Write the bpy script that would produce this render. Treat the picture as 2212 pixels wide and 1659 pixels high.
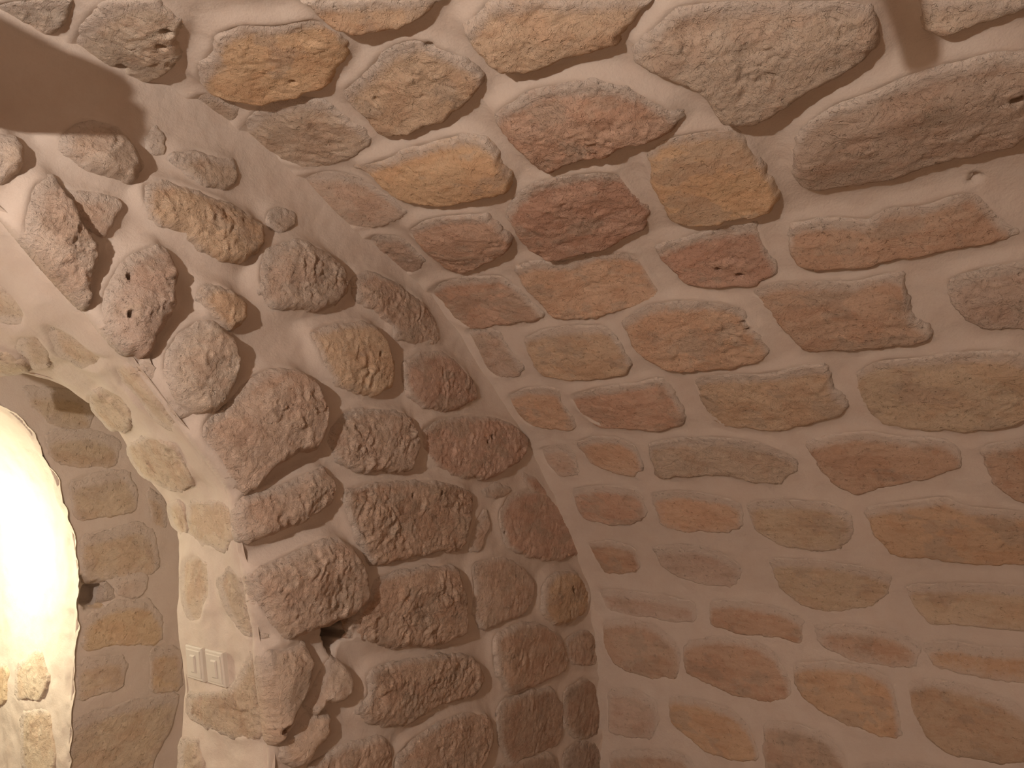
import bpy, math, random
import numpy as np

# ------------------------------------------------------------------ camera, light, exposure
scene = bpy.context.scene
for o in list(bpy.data.objects): bpy.data.objects.remove(o)
scene.view_settings.view_transform = 'Standard'
scene.view_settings.look = 'None'
scene.view_settings.gamma = 1
scene.view_settings.use_curve_mapping = False
scene.view_settings.exposure = -0.12
cam_data = bpy.data.cameras.new('camera'); cam = bpy.data.objects.new('camera', cam_data)
scene.collection.objects.link(cam); scene.camera = cam
cam_data.sensor_width = 36.0; cam_data.lens = 1650.0 / 2212 * 36; cam_data.clip_start = 0.02
cam.location = (0, 0, 1.60)
cam.rotation_euler = (math.radians(90 + 8.6), 0, math.radians(-54))

world = bpy.data.worlds.new('world'); scene.world = world; world.use_nodes = True
world.node_tree.nodes['Background'].inputs[0].default_value = (0.02, 0.015, 0.012, 1)
world.node_tree.nodes['Background'].inputs[1].default_value = 0.2

LAMP = (-0.65, 0.68, 2.06)          # bare bulb near the crown of the vault, left of the frame
LAMP_W, LAMP_C, LAMP_R = 92.0, (1.0, 0.875, 0.79), 0.022
PASS_LAMP = (0.78, 2.80, 1.40)      # lamp in the passage beyond the inner arch
PASS_W, PASS_C = 24.0, (1.0, 0.91, 0.66)
def point_light(name, loc, power, col, rad):
    l = bpy.data.lights.new(name, 'POINT'); l.energy = power; l.color = col; l.shadow_soft_size = rad
    o = bpy.data.objects.new(name, l); scene.collection.objects.link(o); o.location = loc
    return o

# ------------------------------------------------------------------ surfaces of the vault, walls and arches
D = 1.70            # distance of the end wall from the eye, metres
EYE = 1.60          # eye height over the floor
Y2 = 1.45 * D       # inner, narrower arch
Y3 = 2.75 * D
YB = 1.22 * D       # rear edge of the front arch
def resample(P, n):
    P = np.asarray(P, float)
    for _ in range(6):                       # corner cutting keeps the arch smooth
        Q = np.empty((2 * len(P) - 2, 2)); Q[0::2] = .75 * P[:-1] + .25 * P[1:]; Q[1::2] = .25 * P[:-1] + .75 * P[1:]
        P = np.vstack([P[:1], Q, P[-1:]])
    d = np.r_[0, np.cumsum(np.hypot(*np.diff(P, axis=0).T))]
    t = np.linspace(0, d[-1], n)
    return np.c_[np.interp(t, d, P[:, 0]), np.interp(t, d, P[:, 1])], t
def mirrored(P, xm):
    P = [tuple(p) for p in P]
    return P + [(2 * xm - x, z) for x, z in P[::-1]]
class Curve:
    def __init__(s, P, n=600):
        s.P, s.t = resample(P, n); s.L = s.t[-1]
        T = np.gradient(s.P, axis=0)
        for _ in range(max(6, int(24 * (n / 900) ** 2 / 4))): T[1:-1] = (T[:-2] + 2 * T[1:-1] + T[2:]) / 4
        T /= np.hypot(*T.T)[:, None]
        s.N = np.c_[-T[:, 1], T[:, 0]]        # left of travel: into the opening / into the room
    def at(s, a):
        a = np.clip(a, 0, s.L)
        N = np.stack([np.interp(a, s.t, s.N[:, k]) for k in (0, 1)], -1)
        N /= np.linalg.norm(N, axis=-1, keepdims=True)
        return np.stack([np.interp(a, s.t, s.P[:, k]) for k in (0, 1)], -1), N
    def near(s, X, Z):
        """signed distance (positive inside the opening), nearest vertex index"""
        out = np.empty(X.shape); idx = np.empty(X.shape, int)
        for i in range(0, X.size, 20000):
            x = X.ravel()[i:i + 20000, None]; z = Z.ravel()[i:i + 20000, None]
            q = (x - s.P[None, :, 0]) ** 2 + (z - s.P[None, :, 1]) ** 2
            j = q.argmin(1); idx.ravel()[i:i + 20000] = j
            dv = (x[:, 0] - s.P[j, 0]) * s.N[j, 0] + (z[:, 0] - s.P[j, 1]) * s.N[j, 1]
            out.ravel()[i:i + 20000] = np.where(dv > 0, 1, -1) * np.sqrt(q[np.arange(len(j)), j])
        return out, idx
class Vault:                                   # a = distance along the barrel, b = arc length
    def __init__(s, curve): s.c = curve
    def pos(s, a, b, h):
        p, n = s.c.at(b)
        return np.stack([p[..., 0] + n[..., 0] * h, a, p[..., 1] + n[..., 1] * h], -1)
class Wall:                                    # a = x, b = z, wraps round the arris into the opening
    def __init__(s, curve, y): s.c = curve; s.y = y
    def pos(s, a, b, h):
        d, i = s.c.near(a, b)
        N = s.c.N[i]; T = np.stack([N[..., 1], -N[..., 0]], -1)
        P = s.c.P[i]; t = (a - P[..., 0]) * T[..., 0] + (b - P[..., 1]) * T[..., 1]
        P = P + T * t[..., None]
        dd = np.clip(d, 0, None)
        w = np.clip((d + .012) / .024, 0, 1); w = w * w * (3 - 2 * w) * np.pi / 2
        q = np.clip((d - .008) / .030, 0, 1)
        g = np.minimum(h * .5, .006 + h * .15) * np.sin(w) * (1 - q) - .02 * q
        x = np.where(d > 0, P[..., 0], a) + N[..., 0] * g
        z = np.where(d > 0, P[..., 1], b) + N[..., 1] * g
        return np.stack([x, s.y + dd - h * np.cos(w) , z], -1)
class Reveal:                                  # a = arc length along the front contour, b = depth
    def __init__(s, front, rear, y0, y1): s.f, s.r, s.y0, s.y1 = front, rear, y0, y1
    def pos(s, a, b, h):
        p, n = s.f.at(a); q, m = s.r.at(a / s.f.L * s.r.L)
        k = b / (s.y1 - s.y0); k = k[..., None] if hasattr(k, 'shape') else k
        r = p + (q - p) * k + (n + (m - n) * np.clip(k, 0, 1)) * (h[..., None] if hasattr(h, 'shape') else h)
        return np.stack([r[..., 0], s.y0 + b + 0 * a, r[..., 1]], -1)

PROFILE = [(2.943, -1.6), (2.943, -1.3), (2.946, -0.998), (2.942, -0.831), (2.925, -0.663), (2.904, -0.492), (2.853, -0.328), (2.761, -0.183), (2.661, -0.046), (2.557, 0.087), (2.446, 0.213), (2.324, 0.327), (2.195, 0.432), (2.07, 0.541), (1.943, 0.648), (1.797, 0.726), (1.64, 0.782), (1.484, 0.833), (1.337, 0.904), (1.183, 0.965), (1.022, 1.002), (0.857, 1.007), (0.694, 1.018), (0.612, 1.02)]
FRONT = [(1.3, -1.6), (1.3, -0.67), (1.292, -0.592), (1.255, -0.428), (1.226, -0.29), (1.207, -0.197), (1.171, -0.115), (1.16, -0.035), (1.144, 0.028), (1.065, 0.11), (0.988, 0.183), (0.879, 0.301), (0.78, 0.389), (0.708, 0.456), (0.639, 0.519), (0.584, 0.567), (0.34, 0.689), (0.085, 0.748), (-0.17, 0.765)]
REAR = [(1.298, -1.6), (1.298, -0.741), (1.292, -0.619), (1.283, -0.48), (1.262, -0.351), (1.247, -0.273), (1.246, -0.158), (1.249, -0.093), (1.178, 0.024), (1.059, 0.173), (0.962, 0.27), (0.885, 0.298), (0.818, 0.31), (0.746, 0.318), (0.425, 0.488), (0.085, 0.582), (-0.17, 0.607)]
INNER_ARCH = [(1.173, -1.6), (1.172, -0.783), (1.159, -0.547), (1.159, -0.306), (1.139, -0.14), (1.079, 0.026), (0.994, 0.188), (0.895, 0.274), (0.646, 0.425), (0.34, 0.544), (-0.17, 0.629)]
VX, DX = 0.612, -0.17
HOLE = [(1.4429, -0.342), (1.4585, -0.3292), (1.5329, -0.3104), (1.5718, -0.2786), (1.5868, -0.2957), (1.5598, -0.3288), (1.53, -0.3607), (1.5569, -0.3846), (1.519, -0.3831), (1.4982, -0.4063), (1.483, -0.436), (1.4685, -0.4043), (1.4557, -0.3743)]
CRATER = [(1.1341, -0.2429), (1.1597, -0.2272), (1.201, -0.2276), (1.2508, -0.2667), (1.2594, -0.3027), (1.2238, -0.3381), (1.1743, -0.3244), (1.1526, -0.3057)]
PLATES = [[(1.2217, 0.3218), (1.2217, 0.2375), (1.1252, 0.26), (1.1252, 0.3386)], [(1.211, 0.2207), (1.211, 0.1336), (1.1252, 0.1673), (1.1252, 0.246)]]
PITS_WALL = [(0.8338, 0.4921, 0.009, 0.03), (0.8343, 0.4041, 0.009, 0.03), (2.1802, 0.2221, 0.01, 0.03), (2.1533, 0.2037, 0.008, 0.02), (1.5973, 0.4344, 0.008, 0.025), (1.7778, 0.0131, 0.007, 0.02), (1.9134, 0.0212, 0.008, 0.02), (2.725, -0.3656, 0.01, 0.025), (2.7111, -0.3515, 0.008, 0.02), (1.3045, -0.5725, 0.012, 0.03), (2.2794, -0.1188, 0.006, 0.015)]
PITS_VAULT = [(0.7232, 2.6002, 0.011, 0.02), (0.6763, 2.5652, 0.012, 0.025), (0.0191, 2.9341, 0.014, 0.03), (0.1094, 2.7154, 0.012, 0.02), (0.1173, 2.7072, 0.008, 0.015), (1.4834, 3.8494, 0.014, 0.025), (1.5347, 3.8315, 0.013, 0.02), (1.6812, 3.84, 0.016, 0.02), (1.3868, 3.5884, 0.009, 0.015), (1.649, 2.3576, 0.006, 0.012), (0.7167, 2.4036, 0.008, 0.015), (0.7127, 2.3757, 0.008, 0.015), (1.8126, 3.4994, 0.012, 0.015), (1.036, 3.5048, 0.012, 0.012), (1.2516, 3.4431, 0.01, 0.012)]
STONES_VAULT = [
 ([(1.7748,3.9555),(1.7082,3.9506),(1.5612,3.9709),(1.4927,3.9668),(1.4209,3.9186),(1.4376,3.8373),(1.5025,3.8254),(1.5534,3.7809),(1.6475,3.7691),(1.7088,3.7807),(1.7738,3.8364),(1.7988,3.8993)],3.5,'t2',0.3,0.6,1),
 ([(1.8278,3.8754),(1.7603,3.81),(1.722,3.7503),(1.7814,3.7292),(1.8878,3.7621),(1.8644,3.8085)],2.5,'m2',0.6,0.3,1),
 ([(1.6869,4.1203),(1.5558,4.0192),(1.6371,3.9873),(1.6994,3.9833),(1.7243,4.0103),(1.7751,4.0266),(1.8153,4.0743)],4,'g2',0.2,0.7,1),
 ([(1.8178,4.033),(1.7622,4.0133),(1.7494,3.9886),(1.7729,3.9806),(1.8176,3.991),(1.8374,4.0172)],2,'t2',0.3,0.5,1),
 ([(1.5466,3.7343),(1.4737,3.7481),(1.4106,3.7834),(1.3373,3.7709),(1.2739,3.7245),(1.1884,3.6967),(1.1829,3.6321),(1.2042,3.586),(1.2583,3.5573),(1.319,3.5382),(1.3675,3.5316),(1.4609,3.5539),(1.5325,3.5684),(1.5875,3.6234),(1.6133,3.6702),(1.5981,3.702)],3.6,'o2',0.25,0.5,1),
 ([(1.1688,3.7598),(0.9106,3.5918),(1.0059,3.5829),(1.0817,3.6009),(1.1384,3.6267),(1.1689,3.6886)],4,'o1',0.2,0.5,1),
 ([(1.3176,3.4951),(1.2309,3.5105),(1.1589,3.5375),(1.0965,3.5433),(1.0504,3.534),(1.0267,3.5001),(0.9854,3.4377),(0.9748,3.3912),(0.9992,3.367),(1.0585,3.342),(1.1436,3.3245),(1.2479,3.3271),(1.3299,3.3433),(1.332,3.4099),(1.336,3.4701)],3,'o3',0.3,0.9,1),
 ([(1.8226,3.7187),(1.7328,3.6838),(1.6447,3.6627),(1.6179,3.6025),(1.6405,3.5521),(1.6946,3.5277),(1.7729,3.5384),(1.8383,3.5665),(1.8659,3.6046),(1.857,3.675)],1.8,'t2',0.5,0.5,1),
 ([(1.8408,3.5189),(1.7828,3.5389),(1.7146,3.5353),(1.7405,3.5082),(1.823,3.4892)],2.2,'t1',0.3,0.5,1),
 ([(1.674,3.528),(1.5762,3.5497),(1.4574,3.5281),(1.3976,3.4903),(1.3899,3.4349),(1.3784,3.3625),(1.3871,3.3323),(1.467,3.3075),(1.5601,3.3063),(1.6502,3.3303),(1.7079,3.3845),(1.7266,3.4512),(1.7228,3.5)],2,'t1',0.5,0.6,1),
 ([(1.7971,3.31),(1.6982,3.3233),(1.5781,3.289),(1.5152,3.2392),(1.4836,3.1544),(1.4797,3.0814),(1.5307,3.0619),(1.6422,3.0667),(1.724,3.1067),(1.7725,3.1602),(1.7938,3.2387)],1.4,'p1',0.5,0.4,1),
 ([(1.8143,3.4168),(1.7379,3.3768),(1.6982,3.3233),(1.7739,3.3117),(1.8316,3.3526)],0.8,'t1',0.7,0.3,1),
 ([(1.5031,3.28),(1.3929,3.2748),(1.2896,3.2784),(1.1857,3.2713),(1.1188,3.2614),(1.0791,3.2159),(1.0847,3.1551),(1.0812,3.1024),(1.1089,3.0724),(1.1814,3.0709),(1.2585,3.0739),(1.3508,3.0835),(1.4283,3.1154),(1.4567,3.1642),(1.4813,3.2363)],3.6,'o2',0.15,0.4,1),
 ([(0.937,3.5106),(0.8753,3.5319),(0.8378,3.5507),(0.5578,3.4076),(0.6135,3.3728),(0.6461,3.3647),(0.6613,3.3448),(0.7475,3.36),(0.8155,3.3612),(0.8612,3.3644),(0.9163,3.3925),(0.9303,3.4258),(0.941,3.4785)],4.6,'o3',0.12,0.6,1),
 ([(1.015,3.2881),(0.9504,3.3048),(0.8925,3.3153),(0.8053,3.2989),(0.7366,3.2768),(0.6822,3.2294),(0.6596,3.1953),(0.6314,3.1608),(0.6099,3.1225),(0.6523,3.0998),(0.7129,3.0913),(0.7686,3.0981),(0.8229,3.0878),(0.897,3.0922),(0.9887,3.0849),(1.0063,3.1341),(1.0147,3.2072),(1.0218,3.2543)],4.6,'r2',0.2,1,1),
 ([(0.6386,3.3207),(0.5871,3.3439),(0.515,3.3766),(0.2111,3.2477),(0.2136,3.1707),(0.2198,3.1472),(0.2519,3.1283),(0.3067,3.1091),(0.3618,3.1008),(0.4141,3.0792),(0.4789,3.0582),(0.5385,3.0904),(0.5379,3.1465),(0.5585,3.1982),(0.6093,3.2488),(0.6391,3.2912)],4.6,'g1',0.15,0.8,1),
 ([(0.1346,3.1392),(0.1362,3.1767),(0.1428,3.2173),(-0.0258,3.1418),(-0.0248,3.1255),(0.0418,3.1288),(0.0772,3.1238),(0.1135,3.1226)],3.6,'t1',0.15,0.6,1),
 ([(0.4557,2.8532),(0.4195,2.9688),(0.3893,3.0006),(0.3246,3.0362),(0.262,3.0419),(0.1847,3.0578),(0.1072,3.0584),(0.0421,3.0514),(-0.0192,3.0317),(-0.0074,2.8273),(0.0414,2.7983),(0.1069,2.7962),(0.1401,2.8018),(0.1937,2.7935),(0.2598,2.7812),(0.3266,2.7824),(0.3948,2.7909),(0.441,2.8121)],3.8,'g3',0.2,0.5,1),
 ([(0.7367,3.0531),(0.6838,3.0795),(0.5907,3.064),(0.5245,3.0437),(0.5141,3.0085),(0.5108,2.9438),(0.5041,2.8719),(0.5011,2.8041),(0.5264,2.7714),(0.5769,2.7628),(0.6596,2.7637),(0.7414,2.7775),(0.7798,2.8085),(0.7757,2.89),(0.761,2.9762)],3.2,'o2',0.12,0.3,1),
 ([(1.1787,2.9912),(1.1125,3.0385),(1.0402,3.0592),(0.9605,3.0522),(0.8758,3.0367),(0.8252,3.0108),(0.8202,2.9445),(0.816,2.8667),(0.8541,2.7991),(0.9264,2.7836),(0.9935,2.7648),(1.0988,2.7658),(1.1701,2.7659),(1.2034,2.8303),(1.2045,2.9025)],3.4,'r1',0.2,0.8,1),
 ([(1.5314,3.0196),(1.4367,3.0436),(1.3423,3.0309),(1.2477,3.002),(1.2443,2.939),(1.2403,2.881),(1.2751,2.8423),(1.3675,2.8139),(1.4623,2.7835),(1.5035,2.7786),(1.5446,2.8247),(1.5409,2.8994)],3.6,'r2',0.15,0.7,1),
 ([(1.729,3.041),(1.6503,3.038),(1.5854,3.0023),(1.5839,2.9392),(1.5932,2.8653),(1.6488,2.8258),(1.7109,2.8183),(1.7419,2.8542),(1.7282,2.9362)],1.6,'p2',0.4,0.7,1),
 ([(1.7084,2.734),(1.6164,2.7591),(1.5037,2.7527),(1.39,2.7291),(1.3655,2.6834),(1.3454,2.596),(1.3347,2.5352),(1.4028,2.5239),(1.512,2.5331),(1.6322,2.5333),(1.6864,2.5789),(1.7008,2.6487)],1.6,'r2',0.35,0.4,1),
 ([(1.3191,2.7477),(1.2476,2.7604),(1.1352,2.7288),(1.0354,2.7413),(0.9334,2.7028),(0.9267,2.6364),(0.9161,2.5548),(0.9402,2.5304),(1.0322,2.5164),(1.1332,2.5043),(1.2342,2.5037),(1.2923,2.5275),(1.3193,2.6106),(1.3242,2.6839)],1.8,'o4',0.3,0.4,1),
 ([(0.867,2.7218),(0.7913,2.7184),(0.7466,2.7322),(0.6587,2.7321),(0.5875,2.7224),(0.5855,2.6606),(0.5854,2.6204),(0.5789,2.5842),(0.5935,2.5487),(0.6638,2.5214),(0.7374,2.5365),(0.8225,2.5658),(0.8515,2.6185),(0.8636,2.6748)],2,'r1',0.3,0.6,1),
 ([(0.5184,2.6584),(0.4988,2.7006),(0.4189,2.6926),(0.3322,2.6597),(0.2876,2.6832),(0.2222,2.6707),(0.1554,2.6851),(0.1119,2.6784),(0.0841,2.6108),(0.0451,2.5432),(0.0743,2.5326),(0.1382,2.531),(0.2243,2.5312),(0.3153,2.5313),(0.3902,2.5296),(0.4786,2.5344),(0.5237,2.5638),(0.5303,2.6145)],2.2,'r3',0.25,0.4,1),
 ([(0.671,2.5053),(0.589,2.52),(0.498,2.5011),(0.4001,2.4807),(0.3221,2.4932),(0.286,2.4784),(0.3003,2.4237),(0.2995,2.3643),(0.2651,2.3125),(0.2661,2.2704),(0.3291,2.2646),(0.4196,2.2673),(0.5034,2.2668),(0.5715,2.2685),(0.6093,2.3466),(0.6372,2.4342)],1.9,'r3',0.25,0.5,1),
 ([(0.2028,2.4397),(0.1372,2.4603),(0.0903,2.4635),(0.0189,2.4607),(0.034,2.2695),(0.1384,2.28),(0.1745,2.3118),(0.1984,2.3604)],1.4,'p2',0.5,0.7,1),
 ([(1.0781,2.4705),(0.972,2.5139),(0.87,2.5116),(0.7796,2.4891),(0.7092,2.4558),(0.7106,2.4059),(0.6862,2.3422),(0.6772,2.288),(0.6958,2.2601),(0.7863,2.2451),(0.9028,2.2477),(0.9881,2.2673),(1.0493,2.3152),(1.0773,2.3865)],2.2,'o4',0.25,0.8,1),
 ([(1.4576,2.4568),(1.3691,2.4825),(1.2467,2.4773),(1.1354,2.4619),(1.1162,2.3831),(1.1162,2.295),(1.152,2.2652),(1.2612,2.2542),(1.3852,2.2635),(1.4658,2.2936),(1.4715,2.376)],1.4,'o3',0.3,0.4,1),
 ([(1.6639,2.5324),(1.5873,2.5401),(1.5311,2.4996),(1.5323,2.4271),(1.5217,2.3295),(1.5572,2.301),(1.6624,2.3053),(1.6823,2.3621),(1.6636,2.4471)],0.9,'p1',0.5,0.6,1),
 ([(1.656,2.2203),(1.5519,2.2435),(1.4432,2.2237),(1.4464,2.1506),(1.4422,2.0471),(1.4707,2.0148),(1.5578,2.0327),(1.6476,2.0632),(1.6684,2.1251)],1.1,'o4',0.3,0.4,1),
 ([(1.4014,2.1915),(1.2807,2.2111),(1.1388,2.2154),(1.0327,2.2331),(1.021,2.1697),(1.0127,2.0654),(1.034,2.0319),(1.1204,1.9966),(1.2216,2.0081),(1.3609,2.0295),(1.4058,2.101)],2,'r2',0.3,0.4,1),
 ([(0.934,2.2102),(0.8383,2.2175),(0.7151,2.2012),(0.577,2.2194),(0.5316,2.213),(0.537,2.1323),(0.506,2.0564),(0.5292,2.0185),(0.6157,1.9982),(0.719,1.974),(0.8188,1.985),(0.9199,2.0065),(0.9375,2.0992)],1.9,'o3',0.3,0.6,1),
 ([(0.4616,2.1766),(0.3954,2.2111),(0.2833,2.2064),(0.1765,2.2116),(0.0975,2.1994),(0.0426,2.1601),(0.0571,1.9809),(0.1323,1.9485),(0.2209,1.9336),(0.3224,1.9457),(0.4269,1.9708),(0.4588,2.0339),(0.4756,2.1072)],1.8,'t3',0.25,0.4,1),
 ([(1.6523,1.9447),(1.5341,1.95),(1.5078,1.8918),(1.5295,1.8135),(1.6222,1.793),(1.6569,1.8633)],0.5,'p1',0.6,0.3,1),
 ([(1.4894,1.9589),(1.3793,1.986),(1.2914,1.9693),(1.2407,1.9232),(1.256,1.8277),(1.3022,1.786),(1.3706,1.8094),(1.4515,1.856)],0.8,'o4',0.5,0.4,1),
 ([(1.1872,1.9416),(1.0829,1.9564),(0.9204,1.9524),(0.8061,1.92),(0.7292,1.872),(0.7027,1.8483),(0.7213,1.7979),(0.787,1.7516),(0.8771,1.7629),(0.9651,1.7947),(1.1027,1.7858),(1.2066,1.7945),(1.2037,1.8683)],1.5,'t1',0.35,0.7,1),
 ([(0.6628,1.9119),(0.5756,1.9344),(0.469,1.9454),(0.3751,1.9131),(0.2926,1.9081),(0.2477,1.8636),(0.2566,1.8104),(0.3235,1.7698),(0.4406,1.7371),(0.5516,1.7076),(0.614,1.7432),(0.6359,1.8086)],1.1,'r3',0.3,0.3,1),
 ([(0.1942,1.8775),(0.0643,1.8943),(0.0837,1.6671),(0.1369,1.6835),(0.1753,1.7449)],1,'r3',0.35,0.3,1),
 ([(1.5921,1.7351),(1.4521,1.7492),(1.3397,1.7324),(1.299,1.6996),(1.308,1.6128),(1.3751,1.5675),(1.4781,1.5607),(1.5846,1.5859),(1.6018,1.6549)],0.8,'r2',0.45,0.3,1),
 ([(1.2561,1.7101),(1.1225,1.7197),(0.9773,1.6883),(0.9323,1.6581),(0.9576,1.5565),(1.0345,1.5336),(1.1746,1.54),(1.2618,1.5592),(1.2634,1.6458)],0.6,'o4',0.5,0.3,1),
 ([(0.9136,1.6682),(0.7733,1.6782),(0.6427,1.6689),(0.5849,1.6226),(0.5914,1.5475),(0.6505,1.4748),(0.7564,1.4699),(0.86,1.499),(0.9112,1.5577)],0.6,'t3',0.5,0.3,1),
 ([(0.5456,1.6416),(0.4384,1.6695),(0.3098,1.6922),(0.2548,1.6528),(0.1631,1.6451),(0.087,1.6294),(0.1026,1.4503),(0.2433,1.4419),(0.3789,1.4553),(0.4828,1.468),(0.5243,1.5496)],0.8,'o1',0.3,0.2,1),
 ([(1.62,1.469),(1.506,1.478),(1.417,1.4546),(1.4133,1.3659),(1.4489,1.3265),(1.5776,1.3182),(1.6029,1.3775)],0.5,'r3',0.3,0.2,1),
 ([(1.3304,1.4584),(1.1574,1.4702),(1.0583,1.4391),(0.9995,1.3805),(1.039,1.2938),(1.146,1.2957),(1.2544,1.3122),(1.3163,1.3717)],0.4,'p2',0.6,0.2,1),
 ([(0.8883,1.4215),(0.749,1.4293),(0.5895,1.4099),(0.5011,1.3749),(0.5273,1.3097),(0.5842,1.2579),(0.7079,1.221),(0.8289,1.249),(0.8817,1.319)],0.6,'t3',0.4,0.3,1),
 ([(0.463,1.345),(0.3271,1.3608),(0.2155,1.3643),(0.1105,1.3608),(0.1237,1.2146),(0.2678,1.2147),(0.4098,1.2114),(0.4506,1.2647)],0.5,'t3',0.45,0.2,1),
 ([(1.6403,1.2433),(1.5324,1.2409),(1.3489,1.2349),(1.217,1.2164),(1.2183,1.1472),(1.307,1.1296),(1.4668,1.1375),(1.6134,1.1539)],0.4,'p2',0.6,0.2,1),
 ([(1.154,1.2254),(1.0322,1.2355),(0.8825,1.2175),(0.8115,1.1804),(0.8374,1.098),(0.9134,1.1067),(1.05,1.1097),(1.1555,1.1295)],0.6,'r3',0.3,0.2,1),
 ([(0.7689,1.1675),(0.6379,1.1805),(0.5099,1.1692),(0.4455,1.1289),(0.473,1.0564),(0.5788,1.0508),(0.6807,1.062),(0.7609,1.1015)],0.4,'r3',0.6,0.2,1),
 ([(0.4378,1.1376),(0.3501,1.1551),(0.2625,1.1424),(0.1288,1.158),(0.1392,1.0426),(0.2711,1.0501),(0.4115,1.0642)],0.4,'o1',0.6,0.2,1),
 ([(1.6439,1.0959),(1.5108,1.1219),(1.39,1.1011),(1.3224,1.049),(1.3025,0.9882),(1.3247,0.9103),(1.4293,0.8965),(1.5321,0.9052),(1.6148,0.9418),(1.6392,1.0152)],0.6,'b1',0.25,0.2,1),
 ([(1.2778,1.0483),(1.1612,1.0823),(1.0173,1.0905),(0.9329,1.0487),(0.89,0.9711),(0.8884,0.8944),(0.9853,0.8718),(1.1068,0.8792),(1.2324,0.9137),(1.2876,0.9365)],0.6,'r3',0.25,0.2,1),
 ([(0.8597,1.0193),(0.7436,1.0416),(0.6233,1.0406),(0.5512,1.0082),(0.5372,0.9265),(0.5394,0.8177),(0.6279,0.8175),(0.7452,0.8444),(0.835,0.8942),(0.865,0.9581)],0.6,'o1',0.3,0.2,1),
 ([(0.4942,1.0037),(0.4019,1.0237),(0.2998,1.0086),(0.2039,0.98),(0.1491,0.9303),(0.1597,0.8091),(0.2938,0.7903),(0.3956,0.7924),(0.4584,0.8348),(0.4879,0.919)],0.6,'b2',0.25,0.2,1),
 ([(1.6397,0.8196),(1.5164,0.8369),(1.4223,0.8014),(1.417,0.7221),(1.454,0.6595),(1.5685,0.6398),(1.6409,0.6584)],0.5,'p2',0.5,0.2,1),
 ([(1.3583,0.8323),(1.22,0.8351),(1.1117,0.8172),(1.042,0.7583),(1.0172,0.6537),(1.1048,0.6373),(1.2125,0.6505),(1.3046,0.6937),(1.3639,0.7482)],0.6,'o1',0.25,0.2,1),
 ([(0.9862,0.7955),(0.8744,0.8057),(0.7653,0.7846),(0.7141,0.7137),(0.7126,0.6237),(0.9879,0.5672),(0.9981,0.6926)],0.6,'b1',0.35,0.2,1),
 ([(1.6388,0.5717),(1.4658,0.6118),(1.3076,0.6231),(1.2271,0.5182),(1.6413,0.4336)],0.5,'b1',0.4,0.2,1),
 ([(0.681,0.6973),(0.5344,0.7402),(0.3868,0.7399),(0.2761,0.7068),(0.6711,0.6248)],0.5,'b1',0.5,0.2,1),
 ([(1.7496,2.267),(1.718,2.2394),(1.7311,2.1798),(1.7692,2.1788)],0.6,'p1',0.5,0.3,1),
 ([(-2.33,0.156),(-2.22,0.187),(-2.105,0.182),(-2.023,0.173),(-2.021,0.236),(-2.027,0.314),(-2.119,0.336),(-2.215,0.335),(-2.328,0.317),(-2.313,0.256)],2.7,'t1',0.3,0.5,0),
 ([(-1.965,0.178),(-1.899,0.16),(-1.831,0.157),(-1.743,0.185),(-1.757,0.241),(-1.744,0.326),(-1.829,0.336),(-1.905,0.321),(-1.965,0.321),(-1.981,0.241)],2.6,'o1',0.3,0.5,0),
 ([(-1.716,0.19),(-1.645,0.177),(-1.57,0.159),(-1.5,0.156),(-1.491,0.253),(-1.508,0.312),(-1.592,0.327),(-1.647,0.313),(-1.721,0.336),(-1.707,0.24)],2.1,'r2',0.3,0.5,0),
 ([(-1.468,0.16),(-1.379,0.156),(-1.286,0.186),(-1.189,0.18),(-1.189,0.231),(-1.213,0.341),(-1.298,0.321),(-1.369,0.328),(-1.45,0.316),(-1.473,0.246)],1.1,'t3',0.3,0.5,0),
 ([(-1.174,0.175),(-1.046,0.17),(-0.925,0.183),(-0.778,0.175),(-0.798,0.237),(-0.781,0.31),(-0.958,0.332),(-1.048,0.341),(-1.158,0.326),(-1.159,0.241)],0.9,'r2',0.3,0.5,0),
 ([(-0.742,0.169),(-0.62,0.171),(-0.533,0.169),(-0.423,0.169),(-0.416,0.262),(-0.395,0.324),(-0.562,0.315),(-0.657,0.313),(-0.761,0.337),(-0.764,0.232)],2.8,'r3',0.3,0.5,0),
 ([(-0.36,0.189),(-0.285,0.185),(-0.21,0.155),(-0.147,0.169),(-0.128,0.251),(-0.127,0.312),(-0.238,0.323),(-0.282,0.317),(-0.366,0.314),(-0.352,0.259)],1.5,'t3',0.3,0.5,0),
 ([(-0.114,0.189),(0.074,0.178),(0.198,0.186),(0.362,0.189),(0.382,0.232),(0.364,0.329),(0.188,0.333),(0.059,0.314),(-0.117,0.339),(-0.117,0.261)],1.1,'r2',0.3,0.5,0),
 ([(0.415,0.162),(0.541,0.188),(0.683,0.176),(0.849,0.174),(0.848,0.263),(0.835,0.309),(0.677,0.31),(0.547,0.315),(0.429,0.307),(0.404,0.262)],2.8,'t1',0.3,0.5,0),
 ([(0.893,0.157),(1.028,0.168),(1.181,0.165),(1.311,0.172),(1.337,0.233),(1.306,0.328),(1.159,0.324),(1.011,0.337),(0.892,0.308),(0.895,0.237)],1.5,'r2',0.3,0.5,0),
 ([(1.35,0.174),(1.468,0.16),(1.589,0.166),(1.707,0.163),(1.711,0.23),(1.682,0.329),(1.548,0.31),(1.473,0.327),(1.365,0.325),(1.361,0.24)],1.3,'o3',0.3,0.5,0),
 ([(-2.512,0.361),(-2.373,0.367),(-2.244,0.361),(-2.113,0.378),(-2.122,0.469),(-2.139,0.585),(-2.287,0.581),(-2.412,0.56),(-2.529,0.586),(-2.528,0.486)],1.6,'r3',0.3,0.5,0),
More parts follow.
